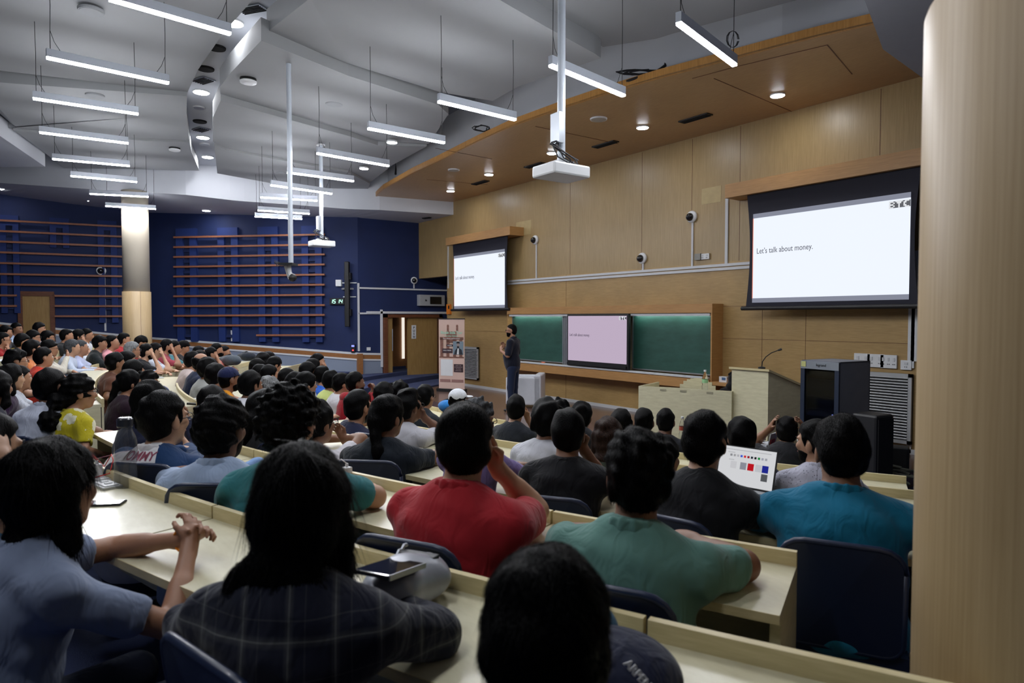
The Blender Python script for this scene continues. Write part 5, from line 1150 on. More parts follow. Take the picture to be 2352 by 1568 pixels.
    # hair
    hm = hairm or M_hair; H = Field(); th = thick
    sd = sum(map(ord, label)) % 91
    def sn(amp, fq):
        rs = np.random.RandomState(sd); dr = rs.normal(size=(7, 3)); dr /= np.linalg.norm(dr, axis=1)[:, None]; fs = fq * rs.uniform(.55, 1.3, 7); p0 = rs.uniform(0, 6, 7)
        return lambda X, Y, Z: amp * .42 * sum(np.sin(fs[i] * (dr[i, 0] * X + dr[i, 1] * Y + dr[i, 2] * Z) + p0[i]) for i in range(7))
    nz = sn(.004, 90)
    if hair in ('short', 'curly', 'fringe', 'buzz', 'bald', 'messy'):
        e = {'short': .011, 'curly': .020, 'fringe': .013, 'buzz': .005, 'bald': .003, 'messy': .017}[hair] + th
        H.ell(h(0, -.014, .034), (.079 + e, .098 + e, .094 + e * 1.3), .01, M=R3)
        fr = -.012 if hair == 'fringe' else 0
        H.cut(h(0, .086, .070 + hl + fr), R3 @ Vector((0, -.42, .9)), .012)
        H.ell(h(0, -.052, -.004), (.074 + e * .8, .058 + e * .8, .088), .02, M=R3)
        for sx in (-1, 1): H.cone(h(.0755 * sx, .022, .035), h(.0725 * sx, .016, -.012 if hair != 'buzz' else .01), .0075 + e * .3, .005, .012)
        if hair == 'bald': H.cut(h(0, .0, .045), R3 @ Vector((0, -.3, -1)), .01)
        if hair in ('curly', 'messy'): nz = sn(.009 if hair == 'curly' else .006, 150 if D < 4 else 95)
        if hair == 'fringe': H.ell(h(.01, .074, .066), (.058, .026, .022), .015, M=R3)
    else:
        H.ell(h(0, -.012, .036), (.079 + .014, .098 + .013, .094 + .014), .01, M=R3)
        if hair in ('long', 'longback'):
            L_, wd, sfx = hairshape
            for i in range(5):
                f = i / 4; c = Vector(h(0, -.062, -.02)).lerp(Vector((sfx, N_[1] - .115 - .03 * f, N_[2] - L_ * .95)), f); H.ell(c, (.088 + (.02 * math.sin(f * 3.1) - .02 * f) + .09 * (wd - 1) * f, .048 - .008 * f, .085 + .1 * (L_ - .34)), .04)
            for sx in (-1, 1): H.cone(h(.078 * sx, -.005, .01), h(.085 * sx, -.01, -.13), .026, .026, .03).cone(h(.085 * sx, -.01, -.13), (sx * .10, N_[1] - .06, N_[2] - .16), .028, .014, .03)
        elif hair == 'pony':
            H.ell(h(0, -.055, -.02), (.066, .06, .065), .03, M=R3); H.ell(h(0, -.115, .0), (.034, .035, .04), .02, M=R3)
            H.cone(h(0, -.12, -.01), (0, N_[1] - .12, N_[2] - .02), .034, .03, .03).cone((0, N_[1] - .12, N_[2] - .02), (0, N_[1] - .14, N_[2] - .17), .03, .012, .03)
        elif hair == 'curlypony':
            H.ell(h(0, -.055, -.02), (.066, .06, .065), .03, M=R3); H.ell(h(-.0, -.13, -.06), (.075, .075, .075), .03, M=R3); H.ell((-.0, N_[1] - .16, N_[2] - .03), (.075, .065, .08), .03); nz = sn(.008, 110)
        elif hair == 'bob':
            H.ell(h(0, -.03, -.03), (.093, .085, .10), .04, M=R3)
            for sx in (-1, 1): H.cone(h(.082 * sx, .01, .02), h(.078 * sx, .0, -.08), .02, .018, .02)
        H.ell(h(0, .085, -.035), (.072, .06, .095), .02, 's', M=R3)
    if beard: H.ell(h(0, .030, -.062), (.064, .070, .062), .01, M=R3).ell(h(0, .075, -.03), (.035, .05, .028), .01, 's', M=R3) if False else None
    ho = fmesh('hair', H, vox * .9, hm, t, nz)
    if beard:
        B_ = Field(); B_.ell(h(0, .022, -.046), (.0635, .0735, .079), .01, M=R3).ell(h(0, .056, -.094), (.035, .031, .030), .02, M=R3); B_.cut(h(0, .03, -.045), R3 @ Vector((0, .15, -1)), .008); B_.ell(h(0, .10, -.060), (.020, .03, .008), .006, 's', M=R3); fmesh('beard', B_, min(vox, .01), hm, t)
    # eyes and brows when the face can be seen
    rel = (az_head - math.atan2(top.y, top.x)); rel = abs((rel + math.pi) % (2 * math.pi) - math.pi)
    if rel > .9 and D < 16:
        ey = MB(); ir = MB(); br = MB()
        for sx in (-1, 1):
            ey.ball(h(.03 * sx, .0805, .006), .0125, 10); ir.ball(h(.03 * sx, .0868, .006), .0072, 8)
            br.tube([h(.014 * sx, .098, .024), h(.032 * sx, .096, .029), h(.048 * sx, .084, .024)], [.003, .0038, .002], 6)
        MB().tube([h(-.022, .088, -.064), h(-.010, .097, -.061), h(0, .099, -.062), h(.010, .097, -.061), h(.022, .088, -.064)], [.002, .0045, .005, .0045, .002], 6).build('lips', M_lip, t, smooth=True)
        eo = ey.build('eye', M_eye, t, smooth=True) if D < 9 else None; ir.build('iris', M_iris, t, smooth=True); br.build('eyebrow', hm, t)
    if glasses:
        g = MB()
        for sx in (-1, 1):
            g.tube([h(sx * .032 + .022 * math.cos(a), .108, .004 + .018 * math.sin(a)) for a in [i * math.pi / 6 for i in range(13)]], .0022, 5); g.tube([h(sx * .054, .106, .008), h(sx * .082, .02, .006), h(sx * .084, -.02, -.002)], .0022, 5)
        g.tube([h(-.010, .11, .006), h(.010, .11, .006)], .002, 5); g.build('spectacles', M_gls, t)
    if legs:
        if not _leg:
            Lf = Field(); Lf.ell((0, .02, .50), (.17, .15, .10), .04)
            for sx in (-1, 1): Lf.cone((.09 * sx, .04, .50), (.13 * sx, .42, .50), .085, .062, .03).cone((.13 * sx, .42, .49), (.13 * sx, .36, .10), .06, .045, .02)
            o = fmesh('trousers', Lf, .014, fabric('jeans', (38, 44, 60)), None); _leg['t'] = o.data; bpy.data.objects.remove(o)
            s = MB()
            for sx in (-1, 1): s.ball((.13 * sx, .42, .045), .05, 12, sc=(.95, 2.5, .85)); 
            o = s.build('shoes', M_black, None, smooth=True); _leg['s'] = o.data; bpy.data.objects.remove(o)
        for k, nm in (('t', 'trousers'), ('s', 'shoes')): o = bpy.data.objects.new(nm, _leg[k]); COL.objects.link(o); o.parent = t
    if extra: extra(t, HM, N_, ar, h)
    # place so that the crown meets `top`
    crown = Vector((hc[0], hc[1], hc[2] + .13 + (.012 if hair not in ('bald', 'buzz') else 0))); rz = az_body - math.pi / 2
    t.scale = (scale,) * 3; t.rotation_euler.z = rz; t.location = top - Matrix.Rotation(rz, 3, 'Z') @ (crown * scale); t['_vox'] = vox
    return t
def strands(ho, n, L_, seed=1, w=.0009, down=.6, out=.25):
    """fine flyaway hairs growing from the hair surface, part of the same mesh"""
    me = ho.data; rnd = random.Random(seed); vs = me.vertices; nv = len(vs); V = []; Fq = []
    for _ in range(n):
        v = vs[rnd.randrange(nv)]; p = v.co.copy(); nn = v.normal.copy(); g = Vector((rnd.uniform(-.3, .3), rnd.uniform(-.3, .3), -1)); tg = (g - nn * g.dot(nn)).normalized(); d = (tg * down + nn * out * rnd.uniform(.2, 1.5) + Vector((rnd.uniform(-.3, .3),) * 3) * .5).normalized()
        s = d.cross(nn).normalized() * w; l = L_ * rnd.uniform(.4, 1.3); k = len(V); p -= nn * .003
        q = p + d * l * .5; d2 = (d + Vector((0, 0, -.5)) + nn * rnd.uniform(-.2, .2)).normalized(); e = q + d2 * l * .5
        V += [p - s, p + s, q + s * .8, q - s * .8, e]; Fq += [(k, k + 1, k + 2, k + 3), (k + 3, k + 2, k + 4)]
    bm = bmesh.new(); bm.from_mesh(me); bv = [bm.verts.new(v) for v in V]; [bm.faces.new([bv[i] for i in f]) for f in Fq]; bm.to_mesh(me); bm.free()
ARM['g'] = ((.20, .30, .84), (.10, .24, 1.09), (-.35, -.2, .9), (-.6, -.7, 0), .5)
ARM['s'] = ((.21, .32, .85), (.040, .56, .88), (-.35, .7, .6), (-.8, -.3, 0), .8)
def capf(t, HM, h, rgb):
    C_ = Field(); R3 = HM.to_3x3(); C_.ell(h(0, -.012, .045), (.088, .108, .092), .01, M=R3); C_.cut(h(0, -.0, .030), R3 @ Vector((0, -.18, 1)), .008)
    C_.ell(h(0, .125, .040), (.062, .062, .010), .012, M=R3); fmesh('cap', C_, .009, fabric('cap_%d' % rgb[0], rgb), t)

def decal(o, shirt_o, axis=1, lift=.0025):
    """lay a flat mark onto the cloth surface, casting along local +y"""
    me = shirt_o.data; bv = BVHTree.FromPolygons([v.co for v in me.vertices], [tuple(p.vertices) for p in me.polygons]); M = o.matrix_basis; Mi = M.inverted()
    for v in o.data.vertices:
        p = M @ v.co; hit = bv.ray_cast(Vector((p.x, -1, p.z)), Vector((0, 1, 0)))
        if hit[0]: v.co = Mi @ Vector((p.x, hit[0].y - lift, p.z))
def P(x, top, D, yaw, label, hair='short', col=(30, 32, 40), sleeve='S', pose='dd', chairf=False, body=None, st=None, row=None, **kw):
    if row and 'tz' not in kw: kw['tz'] = LIPZ[row] - .05
    if row:                                            # slide along the sight line until the hips sit behind the row's desk, same apparent size
        D0 = D; Rt = ROWR[row] + .56; back_ = kw.get('lean', .12) + .045
        for _ in range(30):
            tp = atd(x, top, D); ac_ = math.atan2(CC[1] - tp.y, CC[0] - tp.x); Rr = math.hypot(tp.x - CC[0], tp.y - CC[1]) + back_ * D / D0 * .96
            D += (Rr - Rt) * .5; D = min(max(D, D0 * .85), D0 * 1.17)
        kw['scale'] = kw.get('scale', 1) * D / D0; print('ROW', label[:40], 'D %.2f -> %.2f R %.2f target %.2f' % (D0, D, Rr, Rt))
    tp = atd(x, top, D); va = math.atan2(tp.y, tp.x); ah = va - math.radians(yaw); ac = math.atan2(CC[1] - tp.y, CC[0] - tp.x)
    dd = (ah - ac + math.pi) % (2 * math.pi) - math.pi; ab = ac + .22 * dd if body is None else va - math.radians(body)
    kind = kw.pop('kind', 'plain'); rgb2 = kw.pop('rgb2', (230, 230, 232)); p1 = kw.pop('p1', None)
    m = fabric('_'.join(map(str, col)), col, kind, rgb2, p1)
    if isinstance(kw.get('collar'), str): kw['collar'] = (m, kw['collar'])
    t = person(label, tp, ah, ab, D, hair=hair, shirt=m, sleeve=sleeve, pose=pose, **kw)
    if chairf:
        q = t.location; back = Vector((math.cos(ab), math.sin(ab), 0))
        cq = Vector((q.x - CC[0], q.y - CC[1])); cl = min(cq.length, ROWR[row] + .56) if row else cq.length; cq = Vector(CC) + cq.normalized() * cl
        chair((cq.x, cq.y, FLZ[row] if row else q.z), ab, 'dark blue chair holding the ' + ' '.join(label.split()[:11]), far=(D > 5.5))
    if st:
        for o in t.children:
            if o.name.startswith('hair'): strands(o, *st)
    return t
T1, T2, T3 = LIPZ[1] - .05, LIPZ[2] - .05, LIPZ[3] - .05
BL = (20, 21, 26); NV = (18, 24, 46); WH = (196, 198, 206)
# ---- nearest rows
P(1067, 920, 2.15, 4, 'man in a plain red polo shirt with his back to the camera', 'short', (168, 34, 44), bulk=1.14, pose='fd', chairf=True, collar='polo', skin=2, st=(6000, .016), row=2)
P(1463, 985, 1.95, -6, 'man in a green polo shirt with white hem and striped cuff', 'messy', (92, 132, 124), kind='band', rgb2=(205, 205, 205), p1=.66, bulk=1.15, pose='dd', chairf=True, collar='polo', skin=1, st=(7000, .02), row=2)
P(1932, 950, 2.45, -10, 'heavy man in a bright blue polo shirt beside the near column', 'short', (20, 112, 146), bulk=1.3, pose='ee', chairf=True, collar='polo', skin=1, st=(4000, .014), beard=True, row=3)
P(1257, 1255, .98, 2, 'man with short black hair at the bottom middle, head only', 'short', (24, 60, 80), pose='pp', skin=0, st=(16000, .028), thick=.003)
P(1620, 938, 2.8, 12, 'man in a black T-shirt typing on the open laptop', 'short', BL, pose='te' if 0 else 'ew', chairf=True, skin=2, st=(4000, .02), bulk=1.05, body=22, row=3, reach={1: (atz(1722, 1150, T3 + .05), (-.2, .2, -.3), (0, -.2, -1), .45)})
P(690, 1012, 1.5, 14, 'woman with long black hair in a dark blue plaid shirt', 'longback', (12, 17, 36), kind='check', rgb2=(150, 152, 146), sleeve='L', pose='de', bulk=.96, st=(16000, .10), thick=.014, hairshape=(.46, 1.9, -.09), body=24, tz=T1, scale=1.06)
P(118, 1003, 1.9, 62, 'long haired woman in a grey T-shirt stretching her arms over the desk', 'long', (124, 136, 162), pose='aa' if 0 else 'ss', skin=0, female=True, st=(12000, .10), body=72, hairshape=(.62, 1.0, 0), collar='crew', reach={1: (atz(436, 1250, T1 + .07), (0, 0, .25), (-.8, -.2, -.3), .7, -.9), -1: (atz(424, 1236, T1 + .07), (0, 0, .3), (.8, -.2, -.3), .7, -.2)}, scale=1.06, tz=T1)
P(-42, 934, 2.15, 62, 'man in a teal jacket at the left edge, phone held to his brow', 'short', (14, 66, 92), sleeve='S', pose='gp', skin=2, glasses=True, collar='polo', body=98, bulk=1.15, lean=.2, scale=1.08, legs=False)
P(378, 893, 3.05, 52, 'man with glasses in a navy jacket with a white lettered back panel', 'short', (20, 52, 92), kind='yoke', rgb2=(214, 212, 214), p1=.72, sleeve='L', pose='ww', chairf=True, collar='polo', glasses=True, skin=2, bulk=1.12, st=(1200, .015), body=38, row=2, reach={1: (atz(425, 1012, T2 + .06), (0, 0, .2), (-.7, -.3, 0), .6)})
P(510, 909, 2.72, 34, 'bearded man in a pale blue shirt seated left of the long haired woman', 'messy', (160, 178, 206), sleeve='S', pose='dd', chairf=True, collar='polo', beard=True, skin=3, st=(1800, .025), body=24, row=2)
P(668, 888, 2.45, 30, 'man with curly hair in a teal T-shirt behind the plaid shirt', 'curly', (50, 118, 124), pose='ed', skin=2, st=(2500, .03), beard=True, body=14, thick=.006, row=2)
p_ = atz(450, 1515, 1.33); d_ = Vector((math.cos(math.radians(104)), math.sin(math.radians(104)), 0)); chair((p_.x + d_.x * .27, p_.y + d_.y * .27, .47), math.radians(104), 'empty looking dark blue chair back cut by the bottom edge, behind the plaid shirt')
# ---- middle block, further rows
P(1305, 934, 3.5, 4, 'man in a black T-shirt with white neckline between red and green polos', 'short', BL, pose='fd', chairf=True, skin=1, bulk=1.12, collar='crew', body=14, row=3)
P(1098, 917, 4.0, 46, 'person in a lilac long sleeved top partly behind the red polo', 'curly', (124, 108, 160), sleeve='L', pose='dd', chairf=False, skin=1, glasses=True, hairm=M_hairs, body=30, row=3, reach={1: (atz(1196, 1078, T3 + .04), (0, 0, 0), (-.6, 0, -.6), .6), -1: (atz(1190, 1070, T3 + .05), (0, 0, 0), (.6, 0, -.6), .5)})
P(890, 904, 3.9, 42, 'woman with a loose ponytail in a dark navy T-shirt', 'pony', (18, 26, 36), pose='dd', chairf=True, skin=1, female=True, thick=.006, st=(2200, .04), body=16, bulk=1.1, row=3)
P(729, 917, 3.85, 48, 'woman in a white T-shirt with red flowers, hand to her face', 'pony', (206, 204, 210), kind='flower', rgb2=(196, 58, 84), p1=.36, pose='qd', chairf=True, skin=1, female=True, glasses=True, body=40, row=3)
P(607, 893, 3.8, 30, 'woman in black with a white scrunchie low in her hair', 'pony', BL, sleeve='L', pose='dd', chairf=True, skin=1, female=True, row=3)
P(488, 883, 4.9, 40, 'woman with long wavy black hair in a black top', 'long', BL, sleeve='L', pose='dd', chairf=True, female=True, st=(1500, .06), row=3)
P(345, 872, 4.1, 40, 'woman in dark navy with a hair clip and long hair over her shoulder', 'long', (18, 24, 50), sleeve='L', pose='qd', female=True, st=(2000, .08), body=60)
P(940, 892, 5.1, 48, 'man in a white T-shirt and glasses with his fist at his chin', 'curly', (186, 186, 194), pose='fd', chairf=True, skin=3, glasses=True, body=44, thick=-.006, row=4, reach={-1: (atz(978, 1004, LIPZ[4] - .01), (0, 0, 0), (0, 0, -1), .7)})
P(824, 892, 5.0, 46, 'bearded man in a navy T-shirt seated before the flowery T-shirt', 'short', (24, 28, 56), pose='fd', chairf=True, skin=0, beard=True, row=4)
P(1256, 917, 4.3, 10, 'man in a crumpled pale grey T-shirt with curly hair', 'curly', (190, 192, 200), pose='dd', chairf=False, skin=1, row=4)
P(1397, 955, 4.2, -4, 'woman with long straight dark brown hair between two dark haired men', 'longback', (46, 52, 40), pose='dd', female=True, hairm=M_hairb, st=(1500, .05), row=4)
P(1702, 957, 4.5, -14, 'man in a dark navy shirt with small white dots', 'short', (22, 28, 60), kind='dots', rgb2=(120, 140, 200), p1=.15, pose='dd', skin=1, collar='polo', thick=.006, row=4)
P(1872, 962, 3.9, -62, 'man in profile in a white shirt with small grey figures', 'short', (190, 190, 206), kind='dots', rgb2=(90, 92, 110), p1=.2, pose='dd', collar='polo', skin=2, beard=True, thick=.004, row=4)
P(1185, 905, 6.2, 6, 'man in a plain black T-shirt seated right in front of the speaker', 'short', (28, 32, 40), pose='fd', chairf=False, skin=2, glasses=True)
P(1287, 915, 6.4, 10, 'person with short curly hair seen just left of the leaning man', 'curly', BL, pose='dd', chairf=False, thick=-.006)
P(1337, 922, 5.9, 14, 'man in black leaning forward behind the crumpled grey T-shirt', 'messy', BL, pose='dd', skin=0, lean=.24)
P(1426, 937, 5.8, 2, 'woman with black wavy hair in the front row left of two shaven heads', 'bob', BL, pose='dd', female=True)
P(1480, 936, 5.9, 4, 'man with a close cropped head, left one of the two before the pale desk', 'buzz', (28, 28, 32), pose='dd', skin=3)
P(1529, 937, 6.3, 4, 'man with a close cropped head in a wide black shirt', 'buzz', (20, 22, 30), pose='dd', skin=3, bulk=1.2, sleeve='L')
P(1808, 956, 5.7, 0, 'man in a black T-shirt holding his head with both hands', 'buzz', BL, pose='hh', skin=1, lean=.2, thick=.004)
P(1664, 985, 4.9, 20, 'person with dark hair hidden behind the man typing', 'bob', (24, 70, 58), pose='dd', female=True)
P(1527, 1000, 3.9, 30, 'person in a pale grey jacket hidden behind the green polo', 'short', (150, 164, 168), sleeve='L', pose='ed', legs=False)
# ---- front rows towards the stage door
P(978, 881, 6.9, 34, 'man in a dark T-shirt and glasses in the front row near the stage', 'short', (26, 32, 40), pose='dd', chairf=True, glasses=True)
P(1053, 893, 7.1, 52, 'person in a white baseball cap and grey green shirt by the stage', 'buzz', (116, 122, 108), pose='dd', chairf=True, skin=3, extra=lambda t, HM, N_, ar, h: capf(t, HM, h, (206, 210, 216)))
P(918, 873, 7.3, 46, 'dark haired man with a hand at his face, right of the long haired woman', 'curly', (60, 62, 72), pose='qd', thick=-.006)
P(882, 876, 6.9, 44, 'woman with long black hair in a pale blue grey top in the front rows', 'longback', (140, 150, 178), sleeve='L', pose='dd', female=True)
P(817, 852, 7.7, 72, 'man in a red hooded sweatshirt with hands clasped', 'short', (160, 24, 36), sleeve='L', pose='qq', collar='hood', beard=True, skin=3)
P(786, 855, 8.0, 74, 'young man in a plain white T-shirt left of the red hoodie', 'fringe', (206, 206, 210), pose='dd', chairf=True, skin=0)
P(762, 849, 8.2, 60, 'person in a lime yellow T-shirt left of the plain white T-shirt', 'fringe', (202, 214, 130), pose='dd', chairf=True)
P(742, 839, 8.6, 72, 'man in a bright blue polo shirt left of the lime yellow T-shirt', 'short', (34, 92, 190), pose='qd', collar='polo', chairf=True)
P(708, 830, 8.6, 80, 'woman in a white blouse at the end of the far front row', 'bob', (206, 206, 212), pose='dd', female=True)
P(720, 822, 9.2, 78, 'woman with glasses in a grey top beside the white blouse', 'bob', (120, 126, 134), pose='dd', female=True, glasses=True)
P(731, 811, 10.2, 96, 'person in black with hand at the cheek against the grey panel', 'messy', BL, pose='fd')
P(704, 852, 7.0, 72, 'woman in dark clothes with glasses before the bright blue polo', 'pony', (30, 28, 36), pose='dd', glasses=True, female=True, skin=2)
P(680, 852, 7.2, 62, 'person with thick black hair in dark clothes right of the black hooded man', 'bob', (24, 24, 28), pose='dd', female=True)
P(661, 844, 7.6, 56, 'man in a black hooded sweatshirt in the far middle rows', 'short', (22, 23, 27), sleeve='L', collar='hood', pose='dd')
P(620, 863, 6.4, 48, 'older man with wavy grey hair and a lilac shirt', 'curly', (110, 100, 170), hairm=M_hairg, pose='dd', skin=0, thick=-.006)
P(577, 851, 6.2, 56, 'man in a plain white T-shirt right of the orange shirt', 'short', (208, 208, 216), pose='dd', skin=1, beard=True, thick=.006)
P(527, 843, 6.9, 66, 'bearded man in a navy cap and an orange shirt with white sleeve band', 'buzz', (222, 146, 30), pose='dd', skin=1, beard=True, extra=lambda t, HM, N_, ar, h: capf(t, HM, h, (24, 32, 70)))
P(497, 835, 7.3, 56, 'man in a pale blue shirt left of the navy cap', 'short', (176, 186, 212), pose='cd', thick=.01)
P(479, 822, 7.9, 58, 'man in a grey and white shirt with bushy black hair', 'messy', (150, 152, 148), pose='dd', chairf=True, thick=.008)
P(463, 810, 8.6, 62, 'balding man in a dark navy waistcoat', 'bald', (24, 34, 60), sleeve='L', pose='dd', chairf=True, thick=.01)
P(443, 805, 9.2, 66, 'man in a pale pinkish shirt at the end of the chair row', 'short', (192, 176, 172), pose='dd', chairf=True)
P(599, 835, 7.9, 60, 'young man in a cream shirt behind the white T-shirt', 'short', (206, 200, 168), pose='dd')
P(620, 836, 7.8, 66, 'young man in a patterned shirt before the black hoodie', 'short', (120, 150, 110), kind='flower', rgb2=(190, 170, 160), p1=.4, pose='cd')
P(606, 808, 9.6, 66, 'person with black hair left of the bowed student by the grey panel', 'bob', (60, 62, 70), pose='dd', female=True)
P(617, 806, 10.2, 80, 'woman beside the bowed student under the grey panel', 'long', (70, 66, 70), pose='dd', female=True)
P(629, 817, 9.4, 60, 'student bowed over the desk under the grey panel', 'short', (206, 206, 214), pose='ww', pitch=-.6, lean=.24)
P(592, 822, 9.2, 60, 'person in turquoise at the left end of the grey panel group', 'bob', (70, 170, 176), pose='dd', female=True)
# ---- rear left block
P(517, 793, 13.2, 100, 'man in a maroon shirt against the grey panel', 'short', (74, 20, 34), pose='pp')
P(499, 787, 12.6, 88, 'bearded man in pink beside the maroon shirt', 'short', (214, 130, 124), pose='dd', beard=True)
P(486, 796, 11.8, 86, 'man in dark green resting his chin on his hand', 'short', (48, 52, 46), pose='fd')
P(458, 793, 11.6, 70, 'dark haired man beyond the row of empty bags', 'short', (40, 42, 50), pose='dd')
P(461, 803, 10.4, 70, 'man with dark hair before the balding man', 'short', (50, 52, 60), pose='dd')
P(422, 781, 12.7, 92, 'young man in a black T-shirt looking down, right end of rear row', 'fringe', BL, pose='dd', pitch=-.3)
P(402, 781, 12.2, 92, 'young man in a teal patterned shirt in the rear left block', 'short', (70, 130, 140), kind='flower', rgb2=(150, 180, 196), p1=.45, pose='dd')
P(384, 778, 11.9, 90, 'bearded man in a rose T-shirt with hand at his mouth', 'short', (150, 62, 76), pose='fd', beard=True)
P(359, 786, 11.2, 92, 'man in a white and blue shirt with hand on his cheek', 'short', (190, 196, 210), kind='yoke', rgb2=(40, 60, 120), pose='fd', skin=2)
P(337, 788, 10.8, 86, 'bearded man in a black T-shirt with a watch, hand at his chin', 'short', BL, pose='fd', beard=True, skin=2)
P(305, 784, 10.4, 82, 'older man with silver hair and glasses in a light blue shirt', 'short', (150, 176, 220), sleeve='L', pose='ee', hairm=M_hairg, glasses=True, collar='polo', thick=.006)
P(323, 770, 12.6, 80, 'person bowed down before the round column', 'messy', (24, 24, 28), pose='ww', pitch=-.7, lean=.28)
P(286, 763, 12.4, 92, 'young man in a red white and black jacket', 'short', (160, 40, 46), kind='yoke', rgb2=(200, 200, 206), sleeve='L', pose='cc')
P(258, 768, 11.4, 94, 'young man in a pink long sleeved top with hands folded at his chin', 'short', (226, 158, 168), sleeve='L', pose='qq', pitch=.15)
P(230, 769, 11.2, 98, 'young man in a black top behind the crumpled grey bag', 'fringe', (20, 26, 28), sleeve='L', pose='dd')
P(201, 753, 13.0, 104, 'young man in a white shirt leaning back with his head tilted', 'short', (200, 202, 208), pose='pp', collar='polo', roll=.25)
P(181, 755, 12.6, 94, 'woman with glasses and hair tied back, hand at her mouth', 'pony', (180, 178, 186), pose='fd', female=True, glasses=True)
P(154, 754, 12.2, 92, 'man in a black long sleeved top looking sideways', 'short', (22, 24, 26), sleeve='L', pose='dd', bulk=1.2)
P(167, 778, 10.3, 84, 'older man with greying hair in a pale blue grey shirt', 'short', (178, 188, 206), sleeve='L', pose='ee', hairm=M_hairs, collar='polo', chairf=False, skin=2)
P(186, 779, 10.6, 86, 'older man in a white and blue shirt beside the greying man', 'short', (176, 184, 214), pose='dd', hairm=M_hairs, collar='polo', thick=-.004)
P(110, 758, 12.0, 92, 'young man with glasses in dark clothes under the exit door', 'fringe', (40, 46, 54), pose='dd', glasses=True)
P(91, 739, 13.6, 100, 'young man in a white shirt standing out before the exit door', 'fringe', (196, 198, 206), pose='dd')
P(77, 757, 11.6, 88, 'young man with glasses in a dark top beside the exit door', 'fringe', (26, 32, 50), pose='cd', glasses=True)
P(52, 765, 10.8, 88, 'young man in a yellow hooded top', 'fringe', (220, 176, 40), sleeve='L', collar='hood', pose='dd', hl=.004)
P(39, 740, 13.4, 128, 'man in a pale checked shirt looking at the camera, near the exit door', 'short', (150, 166, 190), pose='dd', skin=1)
P(14, 746, 12.8, 96, 'young man in black at the top left of the audience', 'fringe', BL, pose='dd')
P(7, 762, 11.2, 92, 'young man in a red top at the left edge', 'short', (150, 32, 34), pose='cd', glasses=True)
P(75, 780, 9.2, 76, 'young man with big dark hair and a patterned collar', 'short', (200, 120, 70), kind='flower', rgb2=(220, 200, 190), p1=.4, pose='dd', thick=.008)
P(114, 779, 9.8, 86, 'young man with glasses and a fist before his mouth in cream', 'fringe', (200, 196, 184), sleeve='L', pose='qd', glasses=True)
P(101, 796, 8.6, 80, 'young man in a bright orange red T-shirt', 'short', (206, 62, 44), pose='dd', skin=0)
P(38, 802, 7.6, 82, 'young man with bushy hair in a dark T-shirt with folded arms', 'curly', (30, 34, 38), pose='dd', glasses=True)
P(25, 834, 6.4, 80, 'woman with long black hair in a purple top', 'long', (44, 22, 52), pose='pp', female=True, skin=2, chairf=True)
P(46, 838, 6.9, 84, 'person in a grey printed T-shirt behind the purple top', 'short', (186, 190, 200), pose='dd', kind='dots', rgb2=(90, 96, 110), p1=.2)
P(-6, 850, 5.4, 50, 'person cut off at the left edge with black hair', 'long', (24, 26, 40), pose='pp', female=True)
P(116, 846, 4.9, 44, 'man in a plain white shirt left of the yellow flowered shirt', 'short', (190, 196, 214), sleeve='S', pose='dd', collar='polo', chairf=True, skin=1, body=36, thick=.006)
P(182, 857, 4.9, 82, 'woman in a yellow shirt with white flowers and a curly ponytail', 'curlypony', (176, 164, 30), kind='flower', rgb2=(206, 204, 180), p1=.62, sleeve='S', pose='pd', female=True, glasses=True, collar='crew', body=62, chairf=True, st=(1500, .03))
P(266, 809, 8.4, 72, 'man in a brown T-shirt at the aisle', 'short', (92, 58, 44), pose='pp', chairf=True, skin=1, thick=.006)
P(292, 806, 8.6, 70, 'young man with glasses beside the brown T-shirt', 'short', (60, 60, 64), pose='dd', glasses=True, thick=.006)
P(309, 826, 7.3, 60, 'person with short black hair behind the dark ponytail', 'short', (30, 30, 36), pose='dd', thick=.006)
P(298, 847, 6.6, 72, 'woman with a black ponytail and glasses in dark purple', 'pony', (38, 20, 34), sleeve='L', pose='dd', female=True, glasses=True)
P(341, 851, 6.8, 62, 'young man with tousled short hair before the grey panel desk', 'curly', (40, 40, 46), pose='dd')
